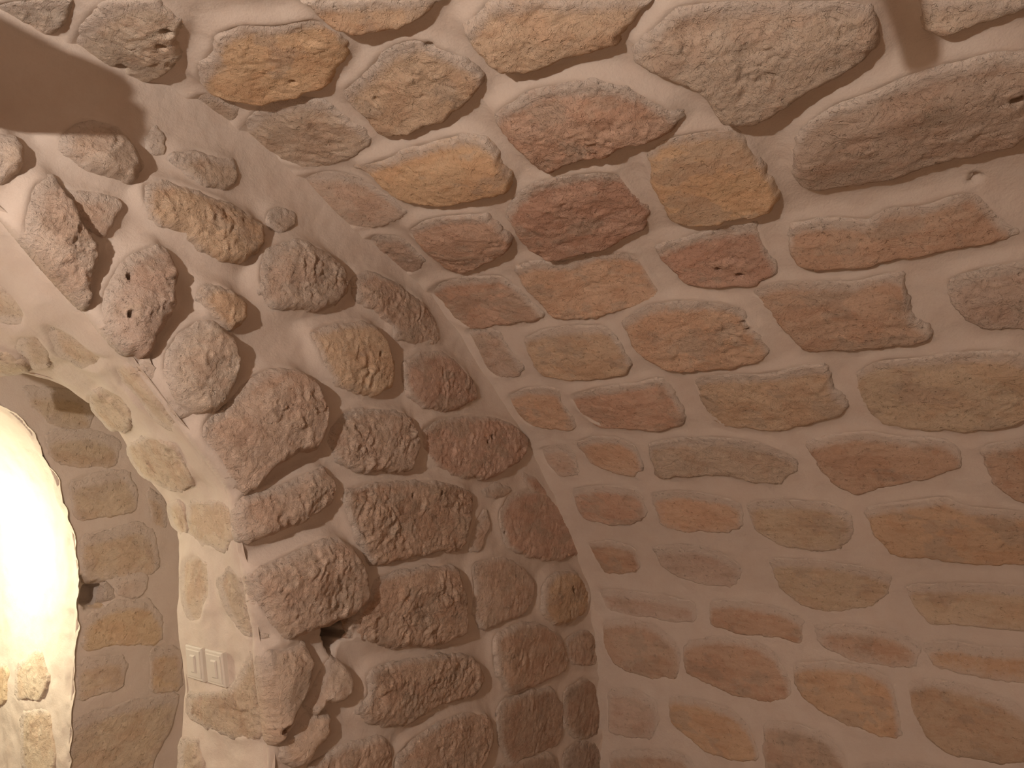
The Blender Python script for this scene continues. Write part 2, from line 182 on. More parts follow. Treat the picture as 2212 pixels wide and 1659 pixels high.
 ([(-2.076,0.382),(-1.957,0.373),(-1.787,0.362),(-1.662,0.356),(-1.643,0.475),(-1.656,0.584),(-1.842,0.57),(-1.944,0.56),(-2.094,0.592),(-2.077,0.489)],1.0,'o1',0.3,0.5,0),
 ([(-1.614,0.382),(-1.545,0.378),(-1.451,0.381),(-1.37,0.382),(-1.386,0.471),(-1.387,0.57),(-1.462,0.576),(-1.541,0.573),(-1.602,0.575),(-1.596,0.465)],1.8,'r3',0.3,0.5,0),
 ([(-1.344,0.369),(-1.264,0.372),(-1.214,0.384),(-1.14,0.355),(-1.16,0.488),(-1.127,0.59),(-1.216,0.568),(-1.291,0.566),(-1.343,0.59),(-1.319,0.481)],1.1,'o3',0.3,0.5,0),
 ([(-1.114,0.352),(-1.037,0.371),(-0.961,0.376),(-0.894,0.351),(-0.905,0.48),(-0.906,0.591),(-0.993,0.567),(-1.026,0.58),(-1.097,0.58),(-1.113,0.459)],1.7,'o3',0.3,0.5,0),
 ([(-0.844,0.37),(-0.696,0.376),(-0.552,0.368),(-0.413,0.38),(-0.401,0.456),(-0.413,0.588),(-0.59,0.571),(-0.71,0.588),(-0.858,0.571),(-0.855,0.454)],2.7,'o1',0.3,0.5,0),
 ([(-0.346,0.353),(-0.279,0.372),(-0.192,0.358),(-0.098,0.383),(-0.079,0.485),(-0.082,0.583),(-0.178,0.581),(-0.267,0.569),(-0.369,0.576),(-0.368,0.47)],2.8,'t1',0.3,0.5,0),
 ([(-0.031,0.382),(0.059,0.351),(0.151,0.359),(0.253,0.374),(0.234,0.486),(0.245,0.569),(0.142,0.589),(0.061,0.589),(-0.031,0.582),(-0.033,0.472)],3.0,'t1',0.3,0.5,0),
 ([(0.273,0.351),(0.439,0.38),(0.6,0.351),(0.757,0.362),(0.754,0.458),(0.744,0.575),(0.578,0.587),(0.437,0.559),(0.275,0.567),(0.301,0.485)],2.9,'o1',0.3,0.5,0),
 ([(-2.3,0.608),(-2.167,0.612),(-2.019,0.636),(-1.867,0.614),(-1.854,0.701),(-1.882,0.823),(-2.022,0.813),(-2.146,0.79),(-2.274,0.813),(-2.282,0.725)],1.0,'o3',0.3,0.5,0),
 ([(-1.831,0.622),(-1.687,0.612),(-1.548,0.615),(-1.417,0.634),(-1.412,0.707),(-1.408,0.801),(-1.558,0.822),(-1.693,0.802),(-1.826,0.792),(-1.837,0.73)],1.2,'r3',0.3,0.5,0),
 ([(-1.374,0.608),(-1.263,0.627),(-1.177,0.619),(-1.125,0.612),(-1.1,0.709),(-1.121,0.802),(-1.209,0.801),(-1.284,0.793),(-1.374,0.816),(-1.348,0.71)],1.1,'t1',0.3,0.5,0),
 ([(-1.08,0.604),(-0.956,0.625),(-0.839,0.631),(-0.708,0.613),(-0.716,0.718),(-0.703,0.796),(-0.842,0.81),(-0.968,0.81),(-1.074,0.815),(-1.063,0.708)],2.4,'p2',0.3,0.5,0),
 ([(-0.649,0.621),(-0.515,0.622),(-0.348,0.602),(-0.229,0.621),(-0.203,0.712),(-0.204,0.791),(-0.387,0.795),(-0.535,0.808),(-0.667,0.818),(-0.653,0.707)],2.9,'p2',0.3,0.5,0),
 ([(-2.375,0.841),(-2.216,0.858),(-2.063,0.835),(-1.883,0.836),(-1.909,0.908),(-1.876,0.999),(-2.076,1.003),(-2.211,0.995),(-2.377,1.008),(-2.389,0.921)],2.5,'r3',0.3,0.5,0),
 ([(-1.855,0.853),(-1.765,0.835),(-1.697,0.848),(-1.599,0.859),(-1.615,0.911),(-1.614,0.999),(-1.705,1.015),(-1.778,0.997),(-1.856,1.011),(-1.835,0.934)],2.6,'t1',0.3,0.5,0),
 ([(-1.539,0.862),(-1.399,0.848),(-1.25,0.864),(-1.101,0.854),(-1.089,0.918),(-1.11,0.984),(-1.271,1.006),(-1.414,0.992),(-1.567,1.0),(-1.543,0.92)],1.7,'t3',0.3,0.5,0),
 ([(-1.054,0.85),(-0.93,0.862),(-0.835,0.845),(-0.701,0.859),(-0.726,0.92),(-0.727,1.002),(-0.837,1.016),(-0.939,1.0),(-1.057,0.988),(-1.061,0.921)],1.8,'r3',0.3,0.5,0),
 ([(-0.661,0.86),(-0.544,0.859),(-0.441,0.841),(-0.328,0.839),(-0.327,0.914),(-0.349,1.017),(-0.454,0.994),(-0.585,1.012),(-0.661,0.989),(-0.659,0.938)],2.1,'t1',0.3,0.5,0),
 ([(-0.282,0.833),(-0.162,0.859),(-0.017,0.849),(0.139,0.852),(0.125,0.915),(0.15,1.001),(-0.044,1.017),(-0.16,0.995),(-0.297,0.998),(-0.301,0.935)],2.8,'p2',0.3,0.5,0),
 ([(-2.554,1.032),(-2.459,1.04),(-2.34,1.057),(-2.231,1.039),(-2.215,1.127),(-2.22,1.206),(-2.36,1.186),(-2.471,1.201),(-2.546,1.209),(-2.54,1.12)],1.9,'t3',0.3,0.5,0),
 ([(-2.19,1.047),(-2.113,1.049),(-2.059,1.045),(-1.987,1.041),(-1.987,1.113),(-1.971,1.191),(-2.071,1.194),(-2.116,1.188),(-2.194,1.193),(-2.178,1.103)],2.3,'o1',0.3,0.5,0),
 ([(-1.93,1.054),(-1.78,1.046),(-1.66,1.054),(-1.493,1.029),(-1.515,1.127),(-1.514,1.206),(-1.688,1.193),(-1.809,1.178),(-1.923,1.182),(-1.935,1.111)],1.2,'p2',0.3,0.5,0),
 ([(-1.469,1.04),(-1.302,1.031),(-1.15,1.032),(-0.996,1.045),(-0.991,1.104),(-0.995,1.207),(-1.204,1.202),(-1.335,1.204),(-1.45,1.177),(-1.47,1.12)],3.0,'o1',0.3,0.5,0),
 ([(-0.942,1.062),(-0.873,1.037),(-0.815,1.061),(-0.73,1.03),(-0.746,1.121),(-0.725,1.21),(-0.829,1.209),(-0.878,1.186),(-0.965,1.189),(-0.954,1.108)],2.7,'r3',0.3,0.5,0),
 ([(-0.693,1.031),(-0.612,1.037),(-0.539,1.031),(-0.485,1.055),(-0.48,1.118),(-0.467,1.183),(-0.554,1.196),(-0.639,1.19),(-0.704,1.2),(-0.698,1.121)],2.2,'r2',0.3,0.5,0),
 ([(-0.448,1.063),(-0.316,1.046),(-0.2,1.036),(-0.095,1.046),(-0.109,1.13),(-0.095,1.197),(-0.218,1.182),(-0.343,1.19),(-0.452,1.186),(-0.422,1.133)],1.4,'t3',0.3,0.5,0),
 ([(-2.303,1.241),(-2.189,1.239),(-2.096,1.24),(-1.987,1.242),(-1.997,1.327),(-1.98,1.426),(-2.11,1.423),(-2.193,1.421),(-2.306,1.427),(-2.29,1.343)],1.4,'o3',0.3,0.5,0),
 ([(-1.946,1.225),(-1.817,1.245),(-1.704,1.245),(-1.581,1.247),(-1.576,1.332),(-1.604,1.448),(-1.731,1.449),(-1.832,1.419),(-1.965,1.418),(-1.942,1.325)],1.0,'r2',0.3,0.5,0),
 ([(-1.534,1.252),(-1.412,1.224),(-1.315,1.237),(-1.198,1.252),(-1.194,1.351),(-1.206,1.429),(-1.328,1.442),(-1.44,1.446),(-1.553,1.426),(-1.557,1.324)],1.9,'p2',0.3,0.5,0),
 ([(-1.133,1.233),(-1.043,1.234),(-0.924,1.23),(-0.778,1.238),(-0.792,1.339),(-0.804,1.449),(-0.951,1.436),(-1.042,1.441),(-1.146,1.414),(-1.142,1.325)],2.7,'o3',0.3,0.5,0),
 ([(-0.766,1.236),(-0.602,1.227),(-0.431,1.249),(-0.279,1.25),(-0.253,1.352),(-0.256,1.421),(-0.451,1.434),(-0.613,1.442),(-0.756,1.444),(-0.736,1.331)],1.1,'r2',0.3,0.5,0),
 ([(-2.649,1.461),(-2.573,1.484),(-2.498,1.487),(-2.404,1.459),(-2.415,1.576),(-2.431,1.677),(-2.493,1.666),(-2.565,1.677),(-2.649,1.669),(-2.65,1.58)],1.7,'o3',0.3,0.5,0),
 ([(-2.359,1.475),(-2.233,1.491),(-2.094,1.49),(-1.971,1.475),(-1.98,1.567),(-1.961,1.672),(-2.123,1.672),(-2.266,1.664),(-2.375,1.683),(-2.362,1.566)],1.9,'o1',0.3,0.5,0),
 ([(-1.926,1.47),(-1.822,1.485),(-1.717,1.482),(-1.577,1.493),(-1.588,1.575),(-1.571,1.677),(-1.713,1.667),(-1.843,1.678),(-1.948,1.674),(-1.941,1.582)],2.2,'r3',0.3,0.5,0),
 ([(-1.544,1.473),(-1.439,1.473),(-1.375,1.483),(-1.26,1.466),(-1.268,1.56),(-1.272,1.677),(-1.397,1.657),(-1.446,1.67),(-1.54,1.681),(-1.53,1.573)],1.3,'o1',0.3,0.5,0),
 ([(-1.237,1.465),(-1.084,1.482),(-0.957,1.47),(-0.829,1.471),(-0.826,1.587),(-0.833,1.665),(-0.983,1.666),(-1.114,1.649),(-1.216,1.667),(-1.215,1.565)],2.7,'r2',0.3,0.5,0),
 ([(-0.805,1.46),(-0.634,1.483),(-0.515,1.474),(-0.34,1.483),(-0.351,1.572),(-0.34,1.653),(-0.545,1.677),(-0.67,1.682),(-0.783,1.671),(-0.776,1.562)],2.9,'o1',0.3,0.5,0),
 ([(-2.464,1.703),(-2.337,1.718),(-2.227,1.727),(-2.098,1.697),(-2.1,1.78),(-2.111,1.83),(-2.272,1.858),(-2.368,1.865),(-2.454,1.849),(-2.467,1.782)],2.0,'r2',0.3,0.5,0),
 ([(-2.077,1.715),(-1.923,1.726),(-1.774,1.719),(-1.639,1.726),(-1.619,1.773),(-1.611,1.83),(-1.802,1.864),(-1.935,1.841),(-2.066,1.833),(-2.084,1.79)],2.5,'r3',0.3,0.5,0),
 ([(-1.586,1.712),(-1.529,1.696),(-1.437,1.701),(-1.389,1.721),(-1.388,1.788),(-1.389,1.861),(-1.456,1.842),(-1.528,1.859),(-1.583,1.85),(-1.586,1.767)],1.5,'t1',0.3,0.5,0),
 ([(-1.344,1.72),(-1.184,1.703),(-1.059,1.708),(-0.905,1.701),(-0.887,1.788),(-0.916,1.839),(-1.054,1.853),(-1.193,1.838),(-1.335,1.839),(-1.343,1.783)],1.3,'p2',0.3,0.5,0),
 ([(-0.865,1.715),(-0.749,1.725),(-0.635,1.713),(-0.519,1.713),(-0.516,1.778),(-0.54,1.858),(-0.663,1.841),(-0.771,1.842),(-0.845,1.848),(-0.858,1.777)],2.5,'r3',0.3,0.5,0),
 ([(-0.477,1.712),(-0.419,1.705),(-0.316,1.694),(-0.235,1.696),(-0.234,1.78),(-0.261,1.839),(-0.348,1.851),(-0.406,1.86),(-0.499,1.85),(-0.479,1.768)],2.6,'o3',0.3,0.5,0),
 ([(-0.22,1.698),(-0.117,1.727),(-0.05,1.713),(0.028,1.694),(0.024,1.783),(0.034,1.839),(-0.064,1.844),(-0.123,1.834),(-0.203,1.841),(-0.201,1.772)],1.9,'p2',0.3,0.5,0),
 ([(-2.608,1.876),(-2.476,1.899),(-2.365,1.876),(-2.221,1.881),(-2.221,1.966),(-2.236,2.033),(-2.392,2.035),(-2.485,2.037),(-2.617,2.042),(-2.596,1.952)],2.0,'r3',0.3,0.5,0),
 ([(-2.2,1.881),(-2.092,1.875),(-1.955,1.875),(-1.837,1.881),(-1.83,1.977),(-1.856,2.026),(-1.986,2.042),(-2.09,2.034),(-2.18,2.021),(-2.204,1.972)],1.8,'r3',0.3,0.5,0),
 ([(-1.799,1.894),(-1.733,1.904),(-1.68,1.906),(-1.594,1.908),(-1.614,1.948),(-1.597,2.024),(-1.701,2.043),(-1.737,2.041),(-1.817,2.043),(-1.812,1.963)],2.3,'t1',0.3,0.5,0),
 ([(-1.55,1.892),(-1.42,1.9),(-1.247,1.897),(-1.08,1.878),(-1.106,1.947),(-1.099,2.049),(-1.267,2.032),(-1.436,2.017),(-1.555,2.02),(-1.545,1.955)],0.9,'t1',0.3,0.5,0),
 ([(-1.038,1.878),(-0.883,1.907),(-0.739,1.881),(-0.586,1.879),(-0.583,1.949),(-0.589,2.022),(-0.765,2.03),(-0.9,2.047),(-1.065,2.043),(-1.044,1.955)],2.6,'o1',0.3,0.5,0),
 ([(-0.525,1.896),(-0.488,1.903),(-0.411,1.879),(-0.313,1.899),(-0.347,1.951),(-0.339,2.046),(-0.406,2.037),(-0.483,2.052),(-0.559,2.04),(-0.558,1.966)],2.3,'t1',0.3,0.5,0),
 ([(-2.435,2.081),(-2.343,2.064),(-2.256,2.085),(-2.151,2.087),(-2.149,2.18),(-2.156,2.298),(-2.272,2.275),(-2.334,2.265),(-2.441,2.298),(-2.44,2.19)],1.4,'p2',0.3,0.5,0),
 ([(-2.12,2.088),(-2.036,2.084),(-1.936,2.075),(-1.846,2.087),(-1.836,2.183),(-1.829,2.295),(-1.939,2.291),(-2.019,2.294),(-2.135,2.295),(-2.109,2.169)],1.4,'r2',0.3,0.5,0),
 ([(-1.783,2.069),(-1.68,2.077),(-1.596,2.071),(-1.524,2.076),(-1.518,2.18),(-1.51,2.288),(-1.604,2.294),(-1.686,2.295),(-1.791,2.291),(-1.783,2.172)],2.6,'r2',0.3,0.5,0),
 ([(-1.464,2.081),(-1.292,2.061),(-1.157,2.094),(-0.984,2.091),(-1.005,2.191),(-0.998,2.275),(-1.184,2.283),(-1.308,2.288),(-1.455,2.272),(-1.455,2.176)],2.6,'r3',0.3,0.5,0),
 ([(-0.93,2.077),(-0.81,2.081),(-0.656,2.062),(-0.518,2.082),(-0.52,2.181),(-0.513,2.284),(-0.699,2.294),(-0.829,2.269),(-0.943,2.296),(-0.945,2.183)],1.0,'p2',0.3,0.5,0),
 ([(-0.48,2.081),(-0.392,2.062),(-0.322,2.094),(-0.285,2.087),(-0.261,2.173),(-0.266,2.27),(-0.351,2.297),(-0.411,2.282),(-0.474,2.289),(-0.468,2.176)],2.0,'r3',0.3,0.5,0),
 ([(-2.361,2.343),(-2.282,2.329),(-2.203,2.334),(-2.12,2.343),(-2.12,2.413),(-2.118,2.481),(-2.234,2.468),(-2.279,2.46),(-2.36,2.474),(-2.372,2.404)],3.0,'p2',0.3,0.5,0),
 ([(-2.096,2.33),(-2.035,2.335),(-1.952,2.334),(-1.918,2.33),(-1.891,2.415),(-1.918,2.478),(-1.986,2.476),(-2.036,2.489),(-2.102,2.464),(-2.08,2.412)],1.4,'r3',0.3,0.5,0),
 ([(-1.85,2.31),(-1.726,2.328),(-1.625,2.314),(-1.49,2.344),(-1.489,2.403),(-1.49,2.472),(-1.633,2.458),(-1.762,2.477),(-1.87,2.472),(-1.876,2.402)],1.4,'p2',0.3,0.5,0),
 ([(-1.424,2.343),(-1.348,2.34),(-1.278,2.321),(-1.217,2.331),(-1.2,2.392),(-1.217,2.476),(-1.304,2.466),(-1.38,2.482),(-1.435,2.46),(-1.424,2.391)],1.2,'r3',0.3,0.5,0),
 ([(-1.172,2.31),(-1.074,2.34),(-0.981,2.335),(-0.903,2.31),(-0.877,2.411),(-0.899,2.466),(-1.01,2.481),(-1.097,2.489),(-1.164,2.468),(-1.171,2.413)],1.4,'o3',0.3,0.5,0),
 ([(-0.833,2.315),(-0.67,2.333),(-0.524,2.328),(-0.343,2.313),(-0.357,2.418),(-0.357,2.467),(-0.556,2.463),(-0.694,2.458),(-0.827,2.466),(-0.853,2.414)],1.3,'r2',0.3,0.5,0),
 ([(-2.349,2.502),(-2.254,2.524),(-2.184,2.505),(-2.071,2.534),(-2.073,2.607),(-2.085,2.707),(-2.194,2.703),(-2.259,2.728),(-2.348,2.705),(-2.346,2.615)],1.6,'p2',0.3,0.5,0),
 ([(-2.034,2.536),(-1.918,2.535),(-1.79,2.52),(-1.699,2.53),(-1.694,2.605),(-1.708,2.734),(-1.833,2.713),(-1.924,2.727),(-2.017,2.704),(-2.031,2.626)],1.5,'r3',0.3,0.5,0),
 ([(-1.634,2.519),(-1.517,2.523),(-1.403,2.507),(-1.276,2.512),(-1.266,2.63),(-1.269,2.715),(-1.436,2.702),(-1.548,2.709),(-1.649,2.701),(-1.662,2.603)],1.9,'p2',0.3,0.5,0),
 ([(-1.236,2.504),(-1.152,2.52),(-1.1,2.51),(-0.991,2.534),(-0.998,2.635),(-1.025,2.713),(-1.087,2.713),(-1.178,2.737),(-1.221,2.704),(-1.242,2.61)],2.4,'t3',0.3,0.5,0),
 ([(-0.954,2.52),(-0.867,2.515),(-0.797,2.51),(-0.702,2.522),(-0.705,2.609),(-0.691,2.71),(-0.817,2.705),(-0.886,2.704),(-0.953,2.706),(-0.95,2.623)],1.8,'r2',0.3,0.5,0),
 ([(-0.655,2.509),(-0.583,2.532),(-0.525,2.524),(-0.473,2.526),(-0.456,2.627),(-0.477,2.721),(-0.534,2.726),(-0.587,2.737),(-0.669,2.726),(-0.667,2.606)],2.0,'t1',0.3,0.5,0),
 ([(-0.414,2.515),(-0.359,2.518),(-0.272,2.513),(-0.203,2.524),(-0.215,2.632),(-0.201,2.723),(-0.311,2.735),(-0.371,2.736),(-0.422,2.733),(-0.419,2.627)],2.6,'r3',0.3,0.5,0),
 ([(-2.624,2.746),(-2.526,2.756),(-2.46,2.768),(-2.405,2.75),(-2.396,2.853),(-2.395,2.952),(-2.465,2.948),(-2.56,2.976),(-2.632,2.982),(-2.599,2.851)],1.8,'p2',0.3,0.5,0),
 ([(-2.36,2.779),(-2.226,2.768),(-2.12,2.752),(-2.034,2.762),(-2.016,2.854),(-2.025,2.966),(-2.139,2.952),(-2.257,2.961),(-2.359,2.974),(-2.357,2.868)],1.8,'t1',0.3,0.5,0),
 ([(-1.973,2.766),(-1.839,2.767),(-1.7,2.762),(-1.582,2.773),(-1.595,2.878),(-1.564,2.967),(-1.757,2.966),(-1.857,2.961),(-1.997,2.959),(-1.973,2.847)],1.2,'t3',0.3,0.5,0),
 ([(-1.542,2.752),(-1.459,2.779),(-1.424,2.778),(-1.346,2.753),(-1.354,2.877),(-1.368,2.962),(-1.416,2.962),(-1.488,2.958),(-1.519,2.952),(-1.532,2.874)],1.9,'o3',0.3,0.5,0),
 ([(-1.305,2.752),(-1.177,2.755),(-1.05,2.781),(-0.901,2.777),(-0.926,2.876),(-0.911,2.969),(-1.069,2.961),(-1.202,2.957),(-1.32,2.95),(-1.312,2.869)],2.9,'p2',0.3,0.5,0),
 ([(-0.863,2.768),(-0.789,2.762),(-0.663,2.753),(-0.561,2.774),(-0.567,2.879),(-0.577,2.953),(-0.682,2.961),(-0.798,2.975),(-0.886,2.98),(-0.854,2.856)],1.5,'o3',0.3,0.5,0),
 ([(-0.523,2.752),(-0.413,2.755),(-0.298,2.756),(-0.193,2.76),(-0.187,2.862),(-0.186,2.976),(-0.34,2.971),(-0.433,2.953),(-0.545,2.954),(-0.52,2.877)],2.3,'o1',0.3,0.5,0),
 ([(-2.43,3.004),(-2.252,3.014),(-2.121,2.993),(-1.93,2.996),(-1.957,3.072),(-1.958,3.168),(-2.148,3.174),(-2.272,3.171),(-2.427,3.173),(-2.437,3.085)],0.9,'r2',0.3,0.5,0),
 ([(-1.902,2.996),(-1.771,3.026),(-1.633,2.997),(-1.476,2.999),(-1.492,3.085),(-1.472,3.176),(-1.628,3.155),(-1.767,3.172),(-1.899,3.147),(-1.894,3.08)],2.0,'o1',0.3,0.5,0),
 ([(-1.444,3.004),(-1.334,3.004),(-1.259,2.995),(-1.152,3.002),(-1.128,3.089),(-1.138,3.157),(-1.273,3.16),(-1.346,3.171),(-1.448,3.168),(-1.429,3.078)],2.0,'p2',0.3,0.5,0),
 ([(-1.116,3.017),(-0.954,3.015),(-0.829,3.019),(-0.678,3.019),(-0.669,3.074),(-0.672,3.144),(-0.857,3.162),(-0.986,3.141),(-1.1,3.164),(-1.091,3.067)],2.8,'r2',0.3,0.5,0),
 ([(-0.618,3.01),(-0.549,3.024),(-0.429,3.0),(-0.346,3.004),(-0.322,3.094),(-0.349,3.172),(-0.443,3.149),(-0.55,3.147),(-0.625,3.146),(-0.618,3.077)],1.8,'t1',0.3,0.5,0),
 ([(-2.663,3.192),(-2.527,3.214),(-2.397,3.199),(-2.269,3.194),(-2.287,3.289),(-2.292,3.353),(-2.426,3.346),(-2.544,3.349),(-2.629,3.34),(-2.639,3.273)],3.0,'t1',0.3,0.5,0),
 ([(-2.248,3.207),(-2.139,3.198),(-2.042,3.212),(-1.952,3.188),(-1.965,3.288),(-1.956,3.35),(-2.064,3.355),(-2.137,3.364),(-2.245,3.345),(-2.226,3.265)],1.3,'r2',0.3,0.5,0),
 ([(-1.926,3.186),(-1.824,3.185),(-1.725,3.206),(-1.624,3.207),(-1.632,3.259),(-1.63,3.347),(-1.732,3.356),(-1.837,3.334),(-1.898,3.365),(-1.932,3.261)],1.6,'o3',0.3,0.5,0),
 ([(-1.593,3.211),(-1.478,3.189),(-1.371,3.191),(-1.267,3.206),(-1.25,3.292),(-1.249,3.357),(-1.391,3.346),(-1.485,3.337),(-1.576,3.361),(-1.578,3.278)],2.6,'r2',0.3,0.5,0),
 ([(-1.221,3.197),(-1.106,3.189),(-0.973,3.196),(-0.838,3.187),(-0.815,3.278),(-0.836,3.337),(-0.977,3.356),(-1.101,3.335),(-1.208,3.361),(-1.232,3.287)],2.5,'o3',0.3,0.5,0),
 ([(-0.796,3.202),(-0.685,3.197),(-0.547,3.198),(-0.433,3.189),(-0.44,3.289),(-0.451,3.345),(-0.58,3.364),(-0.679,3.337),(-0.782,3.365),(-0.787,3.279)],1.6,'r2',0.3,0.5,0),
 ([(-0.4,3.202),(-0.226,3.198),(-0.104,3.211),(0.05,3.198),(0.058,3.267),(0.056,3.365),(-0.125,3.341),(-0.244,3.361),(-0.407,3.337),(-0.393,3.282)],1.9,'r2',0.3,0.5,0),
 ([(-2.426,3.395),(-2.303,3.378),(-2.178,3.379),(-2.041,3.39),(-2.049,3.468),(-2.036,3.527),(-2.172,3.556),(-2.311,3.555),(-2.419,3.548),(-2.409,3.485)],0.9,'r3',0.3,0.5,0),
 ([(-1.981,3.391),(-1.839,3.393),(-1.669,3.378),(-1.498,3.409),(-1.515,3.462),(-1.495,3.557),(-1.691,3.555),(-1.836,3.557),(-2.008,3.559),(-1.977,3.451)],1.4,'t1',0.3,0.5,0),
 ([(-1.48,3.385),(-1.327,3.38),(-1.169,3.388),(-1.052,3.392),(-1.032,3.458),(-1.043,3.541),(-1.22,3.535),(-1.342,3.545),(-1.453,3.551),(-1.474,3.457)],2.8,'t1',0.3,0.5,0),
 ([(-0.983,3.376),(-0.88,3.386),(-0.769,3.385),(-0.667,3.395),(-0.673,3.484),(-0.669,3.561),(-0.796,3.551),(-0.893,3.532),(-0.998,3.547),(-1.01,3.453)],1.8,'p2',0.3,0.5,0),
 ([(-0.628,3.375),(-0.46,3.407),(-0.281,3.397),(-0.118,3.379),(-0.12,3.484),(-0.148,3.54),(-0.324,3.528),(-0.465,3.548),(-0.604,3.549),(-0.616,3.473)],1.2,'p2',0.3,0.5,0),
 ([(-0.08,3.375),(0.057,3.391),(0.15,3.384),(0.308,3.384),(0.307,3.468),(0.296,3.553),(0.16,3.541),(0.047,3.56),(-0.096,3.558),(-0.082,3.477)],2.8,'o3',0.3,0.5,0),
 ([(-2.583,3.6),(-2.412,3.572),(-2.258,3.586),(-2.121,3.605),(-2.122,3.692),(-2.12,3.778),(-2.281,3.767),(-2.446,3.774),(-2.582,3.77),(-2.59,3.679)],1.4,'p2',0.3,0.5,0),
 ([(-2.052,3.583),(-1.985,3.593),(-1.92,3.602),(-1.875,3.603),(-1.877,3.69),(-1.865,3.79),(-1.931,3.791),(-2.004,3.758),(-2.048,3.758),(-2.065,3.697)],1.7,'o3',0.3,0.5,0),
 ([(-1.815,3.58),(-1.712,3.573),(-1.625,3.576),(-1.546,3.576),(-1.564,3.667),(-1.538,3.77),(-1.64,3.776),(-1.744,3.766),(-1.805,3.778),(-1.832,3.668)],1.7,'r3',0.3,0.5,0),
 ([(-1.494,3.591),(-1.355,3.594),(-1.191,3.602),(-1.02,3.602),(-1.013,3.687),(-1.032,3.755),(-1.201,3.772),(-1.358,3.775),(-1.516,3.779),(-1.505,3.688)],2.0,'t3',0.3,0.5,0),
 ([(-0.995,3.591),(-0.865,3.574),(-0.789,3.573),(-0.682,3.593),(-0.677,3.698),(-0.662,3.763),(-0.802,3.758),(-0.875,3.773),(-0.963,3.764),(-0.987,3.679)],0.9,'p2',0.3,0.5,0),
 ([(-0.623,3.583),(-0.562,3.601),(-0.479,3.572),(-0.429,3.591),(-0.432,3.677),(-0.445,3.763),(-0.506,3.776),(-0.568,3.78),(-0.613,3.779),(-0.626,3.669)],1.0,'r2',0.3,0.5,0),
 ([(-0.388,3.591),(-0.244,3.587),(-0.075,3.601),(0.079,3.579),(0.07,3.681),(0.056,3.786),(-0.107,3.768),(-0.237,3.791),(-0.391,3.758),(-0.389,3.695)],0.9,'t1',0.3,0.5,0),
 ([(0.108,3.572),(0.257,3.601),(0.43,3.602),(0.584,3.583),(0.584,3.666),(0.56,3.764),(0.395,3.762),(0.263,3.788),(0.1,3.775),(0.125,3.698)],2.2,'t3',0.3,0.5,0),
 ([(0.623,3.604),(0.685,3.583),(0.75,3.577),(0.808,3.599),(0.82,3.665),(0.821,3.758),(0.733,3.763),(0.689,3.757),(0.62,3.765),(0.601,3.695)],1.8,'r2',0.3,0.5,0),
 ([(-2.645,3.809),(-2.562,3.829),(-2.508,3.825),(-2.424,3.81),(-2.431,3.906),(-2.415,3.974),(-2.522,3.972),(-2.586,3.963),(-2.626,3.96),(-2.635,3.902)],1.4,'o1',0.3,0.5,0),
 ([(-2.377,3.811),(-2.217,3.801),(-2.085,3.81),(-1.946,3.809),(-1.946,3.88),(-1.941,3.974),(-2.109,3.96),(-2.258,3.962),(-2.364,3.978),(-2.371,3.912)],2.2,'p2',0.3,0.5,0),
 ([(-1.893,3.804),(-1.762,3.805),(-1.589,3.804),(-1.401,3.804),(-1.422,3.914),(-1.424,3.985),(-1.628,3.963),(-1.746,3.995),(-1.906,3.979),(-1.92,3.891)],2.2,'t3',0.3,0.5,0),
 ([(-1.358,3.829),(-1.31,3.801),(-1.227,3.815),(-1.152,3.829),(-1.144,3.907),(-1.172,3.964),(-1.249,3.995),(-1.299,3.991),(-1.37,3.961),(-1.36,3.898)],2.2,'r2',0.3,0.5,0),
 ([(-1.112,3.819),(-1.007,3.815),(-0.877,3.812),(-0.731,3.812),(-0.738,3.896),(-0.739,3.988),(-0.896,3.984),(-0.994,3.975),(-1.107,3.984),(-1.107,3.888)],1.4,'p2',0.3,0.5,0),
 ([(-0.684,3.805),(-0.566,3.801),(-0.444,3.821),(-0.33,3.816),(-0.336,3.907),(-0.333,3.965),(-0.489,3.974),(-0.578,3.979),(-0.684,3.978),(-0.692,3.897)],1.7,'r2',0.3,0.5,0),
 ([(-0.296,3.828),(-0.181,3.8),(-0.078,3.81),(0.042,3.812),(0.033,3.893),(0.057,3.994),(-0.101,3.985),(-0.178,3.992),(-0.273,3.976),(-0.27,3.892)],2.9,'p2',0.3,0.5,0),
 ([(0.075,3.824),(0.208,3.821),(0.349,3.822),(0.464,3.83),(0.464,3.91),(0.446,3.973),(0.308,3.972),(0.185,3.972),(0.083,3.967),(0.073,3.887)],2.6,'r2',0.3,0.5,0),
 ([(0.512,3.831),(0.599,3.817),(0.715,3.816),(0.818,3.802),(0.792,3.913),(0.816,3.987),(0.684,3.991),(0.58,3.982),(0.506,3.995),(0.509,3.9)],2.7,'t1',0.3,0.5,0),
 ([(0.835,3.827),(0.923,3.807),(0.983,3.813),(1.09,3.807),(1.075,3.911),(1.087,3.971),(1.003,3.97),(0.922,3.964),(0.861,3.973),(0.853,3.893)],2.2,'t3',0.3,0.5,0),
 ([(-2.501,4.008),(-2.399,4.037),(-2.285,4.014),(-2.17,4.034),(-2.153,4.113),(-2.151,4.19),(-2.305,4.183),(-2.418,4.163),(-2.498,4.177),(-2.505,4.11)],2.6,'r3',0.3,0.5,0),
 ([(-2.114,4.011),(-1.969,4.032),(-1.792,4.009),(-1.648,4.018),(-1.646,4.117),(-1.618,4.186),(-1.832,4.176),(-1.979,4.172),(-2.12,4.183),(-2.106,4.092)],1.6,'t3',0.3,0.5,0),
 ([(-1.586,4.036),(-1.479,4.014),(-1.414,4.009),(-1.322,4.007),(-1.309,4.1),(-1.298,4.165),(-1.406,4.188),(-1.499,4.183),(-1.597,4.181),(-1.583,4.093)],2.6,'o1',0.3,0.5,0),
